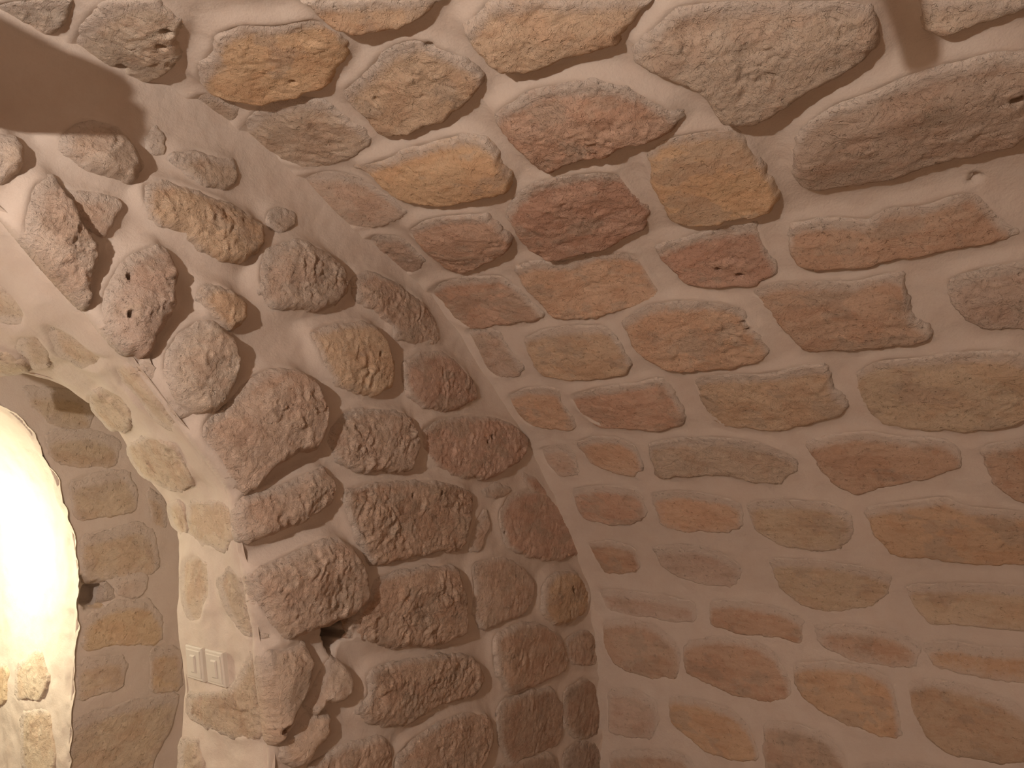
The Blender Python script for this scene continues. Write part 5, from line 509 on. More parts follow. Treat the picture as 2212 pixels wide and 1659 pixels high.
STONES_WALL = [
 ([(0.6223,0.5636),(0.629,0.636),(0.6615,0.6749),(0.6924,0.6367),(0.715,0.5917),(0.7559,0.5406),(0.7551,0.4775),(0.7486,0.414),(0.6997,0.439),(0.6649,0.4758),(0.6214,0.5041)],6,'g4',0.15,1,1),
 ([(0.6718,0.6609),(0.7099,0.653),(0.7627,0.6653),(0.811,0.6649),(0.8021,0.6182),(0.7792,0.5843),(0.7496,0.581),(0.7141,0.6019)],2.5,'g4',0.3,0.6,1),
 ([(0.6705,0.765),(0.7112,0.8138),(0.755,0.8266),(0.7964,0.8268),(0.831,0.7952),(0.8466,0.7612),(0.8258,0.721),(0.7839,0.7195),(0.7331,0.7251),(0.7033,0.7333),(0.6744,0.7402)],6,'t4',0.3,0.7,1),
 ([(0.8716,0.8458),(0.8866,0.8753),(0.907,0.8659),(0.9037,0.8303),(0.8792,0.8196)],1.5,'t2',0.4,0.4,1),
 ([(0.5459,0.715),(0.5861,0.7311),(0.6028,0.7175),(0.5997,0.674),(0.5773,0.641),(0.5538,0.6278)],5,'t4',0.3,0.5,1),
 ([(0.926,0.814),(0.978,0.8518),(1.0351,0.855),(1.0942,0.8709),(1.106,0.8369),(1.0722,0.7909),(1.0205,0.7818),(0.9696,0.7941)],2.8,'t1',0.35,0.7,1),
 ([(0.8581,0.7255),(0.9076,0.745),(0.9728,0.7473),(1.0618,0.7463),(1.1305,0.7305),(1.1836,0.721),(1.1726,0.6639),(1.1306,0.6148),(1.0714,0.597),(1.0193,0.6097),(0.9562,0.6392),(0.8856,0.6549),(0.8614,0.6812)],5,'o5',0.15,1,1),
 ([(0.8391,0.5467),(0.9018,0.5881),(0.9305,0.5708),(0.9409,0.5221),(0.9415,0.4655),(0.9333,0.419),(0.9081,0.3789),(0.8879,0.3267),(0.8448,0.3359),(0.806,0.3734),(0.783,0.4108),(0.7896,0.4541),(0.8138,0.5077)],6.3,'p3',0.15,0.7,1),
 ([(1.181,0.5924),(1.1991,0.6545),(1.264,0.6984),(1.3265,0.7091),(1.4103,0.6973),(1.4678,0.6627),(1.4738,0.6075),(1.4459,0.5637),(1.3844,0.5332),(1.2892,0.5177),(1.2287,0.5206),(1.1868,0.5432)],5.5,'g4',0.2,0.9,1),
 ([(1.0063,0.491),(1.0313,0.5248),(1.0761,0.5243),(1.1164,0.5151),(1.141,0.4898),(1.1363,0.4558),(1.1082,0.4323),(1.0688,0.4369),(1.0391,0.4629)],5,'o5',0.2,0.9,1),
 ([(0.9374,0.331),(0.9626,0.3796),(1.0073,0.4218),(1.0561,0.4356),(1.0968,0.4051),(1.1228,0.3473),(1.12,0.2876),(1.097,0.2382),(1.0583,0.2114),(1.0098,0.2103),(0.9662,0.2468),(0.9372,0.2871)],6.2,'g5',0.15,0.7,1),
 ([(1.2077,0.7609),(1.2436,0.792),(1.2902,0.7934),(1.2948,0.765),(1.2467,0.7345),(1.2135,0.7365)],2,'g4',0.3,0.9,1),
 ([(1.5102,0.6443),(1.5741,0.6887),(1.6532,0.6854),(1.7371,0.6666),(1.803,0.6498),(1.8724,0.6005),(1.9138,0.5326),(1.807,0.5037),(1.7001,0.5069),(1.6884,0.5499),(1.6171,0.5776),(1.54,0.5936)],2.62,'g6',0.2,0.8,1),
 ([(1.3521,0.4601),(1.4199,0.4925),(1.5245,0.5219),(1.6037,0.5194),(1.6349,0.4664),(1.6706,0.4133),(1.6648,0.3512),(1.6075,0.3158),(1.5331,0.3144),(1.4528,0.3349),(1.4086,0.376),(1.3814,0.4252)],5,'o5',0.2,0.7,1),
 ([(1.734,0.4223),(1.8079,0.4698),(1.9218,0.4922),(2.0076,0.4612),(2.077,0.421),(2.109,0.3715),(2.0474,0.3319),(1.9496,0.2983),(1.8345,0.3028),(1.7684,0.3337),(1.7312,0.3771)],2.95,'r4',0.2,0.6,1),
 ([(1.1319,0.2653),(1.17,0.3057),(1.2316,0.3409),(1.3168,0.3462),(1.3663,0.3046),(1.41,0.2438),(1.4044,0.1885),(1.3745,0.1416),(1.3105,0.1194),(1.2533,0.0865),(1.1995,0.0434),(1.1579,0.0173),(1.1157,0.0669),(1.0749,0.1107),(1.0441,0.1482),(1.0455,0.182),(1.0831,0.216)],6,'g6',0.12,0.9,1),
 ([(1.439,0.1936),(1.4879,0.247),(1.5718,0.2657),(1.6876,0.2694),(1.7641,0.2616),(1.7764,0.2032),(1.7947,0.1599),(1.7586,0.0968),(1.6544,0.0864),(1.5424,0.0898),(1.4714,0.1138),(1.4358,0.154)],4.1,'g6',0.2,1,1),
 ([(1.8212,0.2213),(1.9033,0.266),(2.0481,0.2864),(2.2072,0.2951),(2.3279,0.2756),(2.3944,0.2271),(2.3729,0.1693),(2.27,0.1133),(2.1545,0.0768),(2.0263,0.0817),(1.9068,0.1123),(1.8337,0.162)],3.03,'r4',0.2,0.7,1),
 ([(1.1587,0.0046),(1.2286,0.0202),(1.2852,0.0352),(1.3441,0.0609),(1.4225,0.0846),(1.4529,0.0375),(1.4465,-0.0038),(1.3992,-0.0352),(1.3203,-0.0646),(1.2488,-0.0863),(1.179,-0.109),(1.1521,-0.058)],5,'g6',0.12,0.9,1),
 ([(1.5063,0.0251),(1.6176,0.0467),(1.7765,0.0566),(1.9311,0.0549),(2.0695,0.0334),(2.0831,-0.0333),(2.0467,-0.1109),(2.0353,-0.1676),(1.8905,-0.1602),(1.7625,-0.1677),(1.6267,-0.1936),(1.5751,-0.1374),(1.5365,-0.0674),(1.5046,-0.0144)],3.28,'r5',0.2,1,1),
 ([(2.2454,-0.0515),(2.3164,0.0154),(2.4747,0.0375),(2.6129,0.0111),(2.7165,-0.0773),(2.8065,-0.1557),(2.7862,-0.225),(2.6027,-0.2327),(2.4418,-0.2144),(2.288,-0.1607)],2.13,'r4',0.25,0.4,1),
 ([(2.3909,0.0979),(2.4751,0.0876),(2.5625,0.0219),(2.4683,0.0303)],1.64,'r4',0.3,0.4,1),
 ([(2.1629,0.0343),(2.2365,0.0568),(2.3135,0.041),(2.2789,0.0186),(2.19,0.0149)],1.64,'g6',0.3,0.6,1),
 ([(1.1996,-0.1852),(1.2643,-0.1586),(1.3539,-0.1278),(1.4514,-0.1073),(1.52,-0.1295),(1.5669,-0.2001),(1.5934,-0.2807),(1.5366,-0.3159),(1.4583,-0.3255),(1.3801,-0.34),(1.3117,-0.367),(1.2649,-0.317),(1.2241,-0.2554)],6.5,'g6',0.12,0.9,1),
 ([(1.6281,-0.2311),(1.7236,-0.2154),(1.8696,-0.2115),(1.9883,-0.2271),(2.0255,-0.3085),(2.0388,-0.3852),(2.0277,-0.439),(1.8973,-0.45),(1.7707,-0.4386),(1.635,-0.4136),(1.5444,-0.3778),(1.5676,-0.304),(1.6111,-0.2693)],4.1,'r5',0.2,1,1),
 ([(2.0957,-0.2223),(2.2379,-0.2041),(2.387,-0.2468),(2.4629,-0.3157),(2.447,-0.3858),(2.3807,-0.4204),(2.2391,-0.4278),(2.1466,-0.4396),(2.0977,-0.3768),(2.1119,-0.3012)],2.3,'g6',0.2,0.5,1),
 ([(2.5131,-0.3373),(2.5953,-0.2878),(2.7482,-0.29),(2.8652,-0.369),(2.8554,-0.4474),(2.7369,-0.4801),(2.5993,-0.481),(2.5123,-0.4237)],3.61,'o5',0.25,0.5,1),
 ([(2.2124,-0.4765),(2.3514,-0.4515),(2.5024,-0.4705),(2.6387,-0.5319),(2.7127,-0.6261),(2.6875,-0.6698),(2.5006,-0.6797),(2.2949,-0.6817),(2.2211,-0.5793)],2.95,'r5',0.25,0.5,1),
 ([(2.6932,-0.5518),(2.8455,-0.5324),(2.9598,-0.5893),(2.9565,-0.6874),(2.7686,-0.6656),(2.6922,-0.6051)],1.8,'g6',0.25,0.6,1),
 ([(1.2517,-0.3775),(1.308,-0.378),(1.3666,-0.3714),(1.3954,-0.429),(1.3754,-0.4843),(1.3485,-0.5368),(1.3018,-0.5986),(1.2569,-0.5836),(1.2374,-0.4808)],6.5,'p4',0.12,0.6,1),
 ([(1.4327,-0.4591),(1.4631,-0.4279),(1.5033,-0.4467),(1.5358,-0.4955),(1.5338,-0.5286),(1.4929,-0.545),(1.4486,-0.5278),(1.4222,-0.5639),(1.3748,-0.5307),(1.4036,-0.5014)],5,'m3',0.4,0.3,1),
 ([(1.3064,-0.6064),(1.3483,-0.5881),(1.3909,-0.5514),(1.467,-0.5793),(1.4593,-0.6192),(1.4217,-0.6478),(1.3824,-0.6758),(1.3227,-0.646)],4.5,'p4',0.3,0.3,1),
 ([(1.5756,-0.584),(1.6222,-0.5556),(1.6109,-0.4962),(1.6935,-0.4777),(1.8339,-0.4867),(2.0122,-0.5047),(2.1022,-0.5338),(2.1458,-0.6046),(2.116,-0.6397),(1.9685,-0.64),(1.8382,-0.6481),(1.7579,-0.6668),(1.6806,-0.647),(1.6247,-0.6195)],3.77,'r5',0.2,0.9,1),
 ([(1.7317,-0.7596),(1.7994,-0.724),(1.9251,-0.6985),(2.0871,-0.6947),(2.1933,-0.7426),(2.2069,-0.8212),(2.119,-0.8878),(2.0665,-0.9381),(1.7442,-0.8465)],3.44,'r5',0.2,0.8,1),
 ([(1.3859,-0.7447),(1.4131,-0.6895),(1.5069,-0.6722),(1.6269,-0.6766),(1.6974,-0.6997),(1.7264,-0.7711),(1.7288,-0.8421)],3.2,'r5',0.3,0.5,1),
 ([(2.2486,-0.7084),(2.4094,-0.6973),(2.5959,-0.7245),(2.6678,-0.8109),(2.6489,-0.9301),(2.4984,-0.9266),(2.3175,-0.9204),(2.2492,-0.8313)],1.64,'b3',0.3,0.6,1),
 ([(2.6827,-0.7444),(2.8403,-0.7251),(2.9737,-0.7621),(2.9666,-0.9693),(2.7622,-0.9397),(2.6703,-0.8632)],1.64,'b3',0.3,0.6,1),
 ([(2.6683,-0.9739),(2.7974,-0.9621),(2.9655,-1.0022),(2.9666,-1.1938),(2.6825,-1.1131)],1.64,'g7',0.25,0.9,1),
 ([(2.2102,-0.912),(2.3796,-0.9286),(2.5927,-0.955),(2.6134,-1.0934),(2.2107,-0.979)],1.64,'b3',0.3,0.5,1),
 ([(2.0873,-0.1625),(2.1094,-0.0972),(2.1689,-0.0309),(2.1881,-0.0914),(2.1361,-0.1728)],1.31,'g6',0.4,0.4,1),
 ([(1.568,-1.564),(1.608,-1.53),(1.682,-1.535),(1.764,-1.563),(1.769,-1.473),(1.745,-1.392),(1.688,-1.37),(1.633,-1.365),(1.57,-1.392),(1.544,-1.45)],3.3,'p3',0.3,0.5,0),
 ([(1.798,-1.541),(1.888,-1.539),(1.985,-1.559),(2.095,-1.532),(2.087,-1.469),(2.098,-1.387),(1.977,-1.375),(1.877,-1.362),(1.819,-1.371),(1.819,-1.459)],3.9,'g6',0.3,0.5,0),
 ([(2.14,-1.539),(2.192,-1.557),(2.263,-1.537),(2.333,-1.53),(2.326,-1.454),(2.324,-1.381),(2.266,-1.373),(2.187,-1.385),(2.147,-1.395),(2.129,-1.454)],2.8,'r4',0.3,0.5,0),
 ([(2.366,-1.54),(2.418,-1.553),(2.467,-1.551),(2.547,-1.553),(2.528,-1.463),(2.522,-1.389),(2.455,-1.394),(2.415,-1.369),(2.381,-1.369),(2.388,-1.48)],3.0,'r5',0.3,0.5,0),
 ([(2.588,-1.53),(2.687,-1.553),(2.803,-1.564),(2.916,-1.55),(2.908,-1.458),(2.928,-1.364),(2.773,-1.385),(2.694,-1.368),(2.586,-1.397),(2.574,-1.472)],2.1,'r4',0.3,0.5,0),
 ([(1.468,-1.344),(1.525,-1.342),(1.621,-1.349),(1.707,-1.348),(1.723,-1.243),(1.711,-1.177),(1.629,-1.168),(1.539,-1.178),(1.465,-1.201),(1.446,-1.25)],2.3,'r4',0.3,0.5,0),
 ([(1.784,-1.353),(1.883,-1.319),(2.012,-1.351),(2.138,-1.321),(2.141,-1.27),(2.107,-1.183),(1.97,-1.186),(1.885,-1.199),(1.782,-1.173),(1.749,-1.266)],4.2,'r4',0.3,0.5,0),
 ([(2.176,-1.342),(2.256,-1.349),(2.375,-1.341),(2.485,-1.347),(2.491,-1.267),(2.488,-1.17),(2.34,-1.182),(2.272,-1.172),(2.158,-1.179),(2.153,-1.256)],3.9,'p3',0.3,0.5,0),
 ([(2.52,-1.329),(2.615,-1.343),(2.721,-1.319),(2.814,-1.32),(2.794,-1.249),(2.806,-1.201),(2.675,-1.201),(2.6,-1.183),(2.536,-1.18),(2.537,-1.275)],2.8,'p3',0.3,0.5,0),
 ([(1.415,-1.127),(1.513,-1.144),(1.647,-1.131),(1.77,-1.152),(1.773,-1.043),(1.761,-0.928),(1.631,-0.947),(1.505,-0.943),(1.406,-0.922),(1.4,-1.051)],4.2,'r5',0.3,0.5,0),
 ([(0.133,0.788),(0.257,0.781),(0.33,0.772),(0.416,0.773),(0.44,0.841),(0.445,0.912),(0.304,0.915),(0.248,0.935),(0.15,0.933),(0.135,0.859)],4.2,'p3',0.3,0.5,0),
]
STONES_JAMB = [
 ([(1.8325,0.406),(1.8433,0.2825),(1.8433,0.1645),(1.8004,0.1027),(1.7361,0.0999),(1.6825,0.1336),(1.6611,0.2347),(1.6825,0.3274),(1.7254,0.4313),(1.7897,0.4426)],1.32,'j1',0.45,0.5,1),
 ([(2.0147,0.3471),(2.0147,0.2067),(1.9719,0.1589),(1.9183,0.187),(1.8754,0.3106),(1.8968,0.4257),(1.9611,0.4313)],1.32,'j1',0.45,0.5,1),
 ([(2.0469,0.0775),(2.0254,-0.006),(1.9719,-0.006),(1.8968,-0.006),(1.8647,-0.006),(1.8433,0.0719),(1.8861,0.1112),(1.9611,0.1112),(2.004,0.128)],0.72,'j2',0.6,0.3,1),
 ([(2.2398,0.2347),(2.2183,0.1786),(2.1648,0.2207),(2.1433,0.3021),(2.1648,0.3415),(2.2183,0.2881)],0.48,'j1',0.6,0.3,1),
 ([(2.2291,0.1224),(2.1648,0.0943),(2.1112,0.0887),(2.0683,0.055),(2.0576,0.1393),(2.0897,0.2207),(2.154,0.2151)],0.54,'j2',0.6,0.4,1),
 ([(2.3684,0.1533),(2.3041,0.1393),(2.2612,0.1533),(2.2505,0.1954),(2.3148,0.2572)],0.48,'j2',0.6,0.3,1),
 ([(1.6289,0.3836),(1.6396,0.2965),(1.5968,0.2853),(1.5432,0.3106),(1.5218,0.3639),(1.5646,0.4229)],0.96,'j2',0.5,0.4,1),
 ([(1.6289,0.246),(1.6182,0.0578),(1.5861,0.0045),(1.5218,0.0101),(1.4896,0.0578),(1.5003,0.2179),(1.5325,0.3415)],0.96,'j2',0.5,0.5,1),
 ([(1.4575,0.3667),(1.4789,0.2488),(1.436,0.1814),(1.361,0.1954),(1.286,0.2432),(1.286,0.3246),(1.3503,0.3583)],0.84,'j1',0.6,0.4,1),
 ([(1.4039,0.1589),(1.4467,0.0691),(1.4039,0.0101),(1.3074,-0.006),(1.2538,-0.006),(1.2646,0.0466),(1.3074,0.1027)],0.84,'j1',0.55,0.7,1),
 ([(1.0717,0.3667),(1.0931,0.2544),(1.1145,0.1421),(1.2324,0.0157),(1.1895,-0.006),(1.0824,-0.006),(1.0074,0.0185),(0.9859,0.1168),(0.9966,0.2404),(1.0181,0.3639)],1.08,'j3',0.4,0.8,1),
 ([(0.9431,0.4004),(0.9645,0.3078),(0.9002,0.2769),(0.8252,0.2937),(0.8145,0.3976)],0.84,'j3',0.5,0.5,1),
 ([(2.2719,0.3443),(2.2291,0.3021),(2.1862,0.319),(2.1648,0.3527),(2.1862,0.3976),(2.2398,0.4426)],1.5,'j2',0.35,0.6,1),
 ([(-0.19,0.024),(-0.073,0.032),(0.021,0.026),(0.14,0.02),(0.141,0.138),(0.12,0.227),(0.017,0.234),(-0.093,0.205),(-0.171,0.234),(-0.199,0.13)],1.7,'j2',0.3,0.5,0),
 ([(0.171,0.021),(0.241,0.025),(0.286,0.034),(0.339,0.015),(0.314,0.13),(0.333,0.22),(0.271,0.225),(0.218,0.232),(0.168,0.227),(0.188,0.112)],1.3,'j3',0.3,0.5,0),
 ([(0.384,0.015),(0.46,0.037),(0.555,0.039),(0.637,0.018),(0.647,0.109),(0.663,0.208),(0.526,0.217),(0.452,0.219),(0.362,0.211),(0.374,0.134)],1.7,'j2',0.3,0.5,0),
 ([(2.676,0.005),(2.763,0.037),(2.813,0.031),(2.883,0.018),(2.906,0.135),(2.881,0.208),(2.804,0.227),(2.749,0.207),(2.706,0.236),(2.685,0.115)],1.3,'j1',0.3,0.5,0),
 ([(2.96,0.017),(3.007,0.02),(3.089,0.034),(3.148,0.038),(3.137,0.106),(3.156,0.218),(3.049,0.221),(3.01,0.215),(2.935,0.221),(2.951,0.132)],1.1,'j3',0.3,0.5,0),
 ([(3.2,0.019),(3.31,0.031),(3.405,0.009),(3.499,0.012),(3.518,0.131),(3.511,0.236),(3.374,0.231),(3.273,0.232),(3.192,0.204),(3.209,0.104)],1.3,'j3',0.3,0.5,0),
 ([(3.536,0.03),(3.596,0.032),(3.653,0.037),(3.73,0.006),(3.73,0.111),(3.738,0.231),(3.672,0.217),(3.619,0.205),(3.534,0.22),(3.534,0.135)],0.9,'j3',0.3,0.5,0),
 ([(3.765,0.032),(3.846,0.015),(3.904,0.023),(3.941,0.036),(3.956,0.129),(3.939,0.234),(3.891,0.218),(3.828,0.227),(3.764,0.206),(3.784,0.118)],1.5,'j1',0.3,0.5,0),
 ([(4.001,0.028),(4.046,0.015),(4.07,0.024),(4.128,0.039),(4.121,0.131),(4.129,0.214),(4.071,0.218),(4.044,0.206),(3.99,0.205),(3.993,0.106)],1.5,'j1',0.3,0.5,0),
 ([(4.188,0.013),(4.243,0.029),(4.292,0.029),(4.368,0.03),(4.374,0.111),(4.369,0.226),(4.303,0.213),(4.241,0.209),(4.159,0.23),(4.157,0.134)],1.1,'j1',0.3,0.5,0),
 ([(4.405,0.021),(4.509,0.034),(4.593,0.005),(4.701,0.009),(4.691,0.134),(4.706,0.213),(4.585,0.232),(4.487,0.22),(4.393,0.214),(4.394,0.104)],1.2,'j1',0.3,0.5,0),
 ([(4.746,0.012),(4.799,0.017),(4.836,0.029),(4.877,0.009),(4.879,0.119),(4.849,0.207),(4.829,0.238),(4.761,0.225),(4.737,0.208),(4.724,0.106)],1.1,'j3',0.3,0.5,0),
 ([(4.901,0.013),(4.987,0.009),(5.095,0.019),(5.201,0.03),(5.18,0.128),(5.171,0.207),(5.087,0.236),(4.982,0.228),(4.907,0.234),(4.899,0.139)],1.4,'j3',0.3,0.5,0),
 ([(5.214,0.01),(5.325,0.035),(5.402,0.01),(5.491,0.04),(5.515,0.122),(5.486,0.232),(5.397,0.239),(5.325,0.205),(5.244,0.224),(5.218,0.128)],1.1,'j3',0.3,0.5,0),
 ([(5.55,0.039),(5.651,0.016),(5.734,0.014),(5.827,0.009),(5.817,0.122),(5.808,0.22),(5.707,0.211),(5.634,0.232),(5.532,0.234),(5.55,0.114)],0.9,'j3',0.3,0.5,0),
 ([(5.868,0.008),(5.937,0.014),(6.041,0.005),(6.113,0.031),(6.122,0.112),(6.099,0.209),(6.007,0.211),(5.957,0.209),(5.856,0.233),(5.854,0.137)],1.0,'j1',0.3,0.5,0),
 ([(6.155,0.027),(6.201,0.033),(6.274,0.032),(6.293,0.034),(6.323,0.115),(6.318,0.227),(6.265,0.218),(6.213,0.234),(6.172,0.228),(6.154,0.137)],1.6,'j1',0.3,0.5,0),
 ([(6.353,0.009),(6.446,0.005),(6.525,0.039),(6.611,0.033),(6.621,0.112),(6.634,0.227),(6.506,0.231),(6.428,0.222),(6.344,0.215),(6.363,0.135)],1.4,'j2',0.3,0.5,0),
 ([(-0.12,0.273),(-0.086,0.281),(-0.005,0.277),(0.072,0.268),(0.058,0.345),(0.068,0.463),(-0.005,0.463),(-0.095,0.441),(-0.146,0.466),(-0.148,0.366)],1.5,'j3',0.3,0.5,0),
 ([(0.087,0.261),(0.169,0.28),(0.249,0.276),(0.335,0.261),(0.331,0.351),(0.327,0.449),(0.228,0.476),(0.185,0.442),(0.121,0.463),(0.118,0.357)],1.6,'j1',0.3,0.5,0),
 ([(0.381,0.252),(0.419,0.273),(0.49,0.263),(0.529,0.267),(0.509,0.368),(0.533,0.476),(0.455,0.444),(0.408,0.452),(0.391,0.466),(0.386,0.353)],1.7,'j1',0.3,0.5,0),
 ([(2.482,0.282),(2.562,0.269),(2.639,0.267),(2.705,0.249),(2.703,0.348),(2.716,0.473),(2.61,0.468),(2.53,0.446),(2.488,0.456),(2.466,0.376)],1.7,'j3',0.3,0.5,0),
 ([(2.752,0.25),(2.787,0.275),(2.852,0.27),(2.9,0.269),(2.897,0.358),(2.884,0.472),(2.825,0.462),(2.794,0.472),(2.743,0.466),(2.749,0.358)],1.6,'j1',0.3,0.5,0),
 ([(2.961,0.255),(3.004,0.265),(3.065,0.28),(3.139,0.262),(3.166,0.359),(3.148,0.445),(3.081,0.468),(3.018,0.448),(2.947,0.475),(2.946,0.363)],1.3,'j3',0.3,0.5,0),
 ([(3.21,0.251),(3.274,0.276),(3.363,0.257),(3.408,0.265),(3.417,0.378),(3.431,0.466),(3.33,0.448),(3.266,0.449),(3.194,0.455),(3.186,0.374)],1.7,'j2',0.3,0.5,0),
 ([(3.45,0.272),(3.528,0.26),(3.609,0.253),(3.669,0.275),(3.644,0.37),(3.66,0.476),(3.576,0.457),(3.507,0.457),(3.452,0.476),(3.452,0.362)],1.4,'j3',0.3,0.5,0),
 ([(3.695,0.282),(3.761,0.268),(3.81,0.279),(3.844,0.283),(3.865,0.354),(3.873,0.448),(3.815,0.473),(3.732,0.466),(3.686,0.475),(3.703,0.363)],1.2,'j2',0.3,0.5,0),
 ([(3.913,0.276),(4.008,0.256),(4.108,0.262),(4.212,0.256),(4.208,0.355),(4.203,0.469),(4.094,0.476),(3.991,0.475),(3.921,0.467),(3.923,0.356)],1.1,'j3',0.3,0.5,0),
 ([(4.253,0.258),(4.296,0.267),(4.333,0.254),(4.35,0.259),(4.345,0.346),(4.338,0.474),(4.315,0.468),(4.264,0.476),(4.242,0.456),(4.248,0.368)],1.4,'j2',0.3,0.5,0),
 ([(4.406,0.282),(4.469,0.273),(4.562,0.269),(4.645,0.252),(4.627,0.36),(4.636,0.447),(4.545,0.467),(4.476,0.446),(4.391,0.475),(4.402,0.38)],1.4,'j2',0.3,0.5,0),
 ([(4.685,0.279),(4.772,0.25),(4.862,0.274),(4.941,0.276),(4.962,0.359),(4.957,0.466),(4.856,0.448),(4.756,0.468),(4.698,0.443),(4.669,0.362)],1.3,'j3',0.3,0.5,0),
 ([(4.978,0.255),(5.044,0.259),(5.081,0.276),(5.124,0.28),(5.154,0.352),(5.14,0.473),(5.074,0.467),(5.046,0.451),(4.991,0.473),(5.008,0.352)],1.3,'j2',0.3,0.5,0),
 ([(5.195,0.278),(5.283,0.259),(5.382,0.275),(5.454,0.275),(5.446,0.364),(5.477,0.459),(5.357,0.463),(5.253,0.441),(5.17,0.446),(5.183,0.371)],1.4,'j3',0.3,0.5,0),
 ([(5.512,0.254),(5.573,0.273),(5.646,0.266),(5.718,0.258),(5.7,0.358),(5.716,0.453),(5.64,0.459),(5.571,0.458),(5.51,0.442),(5.521,0.368)],1.6,'j2',0.3,0.5,0),
 ([(5.743,0.248),(5.85,0.271),(5.951,0.264),(6.027,0.276),(6.029,0.373),(6.042,0.471),(5.905,0.471),(5.834,0.446),(5.756,0.462),(5.757,0.352)],0.9,'j2',0.3,0.5,0),
 ([(6.094,0.266),(6.183,0.274),(6.251,0.262),(6.356,0.253),(6.364,0.346),(6.344,0.47),(6.242,0.448),(6.158,0.468),(6.082,0.452),(6.092,0.361)],1.6,'j2',0.3,0.5,0),
 ([(6.413,0.277),(6.495,0.275),(6.573,0.27),(6.682,0.263),(6.671,0.367),(6.679,0.455),(6.549,0.463),(6.481,0.441),(6.418,0.456),(6.395,0.374)],1.0,'j2',0.3,0.5,0),
]
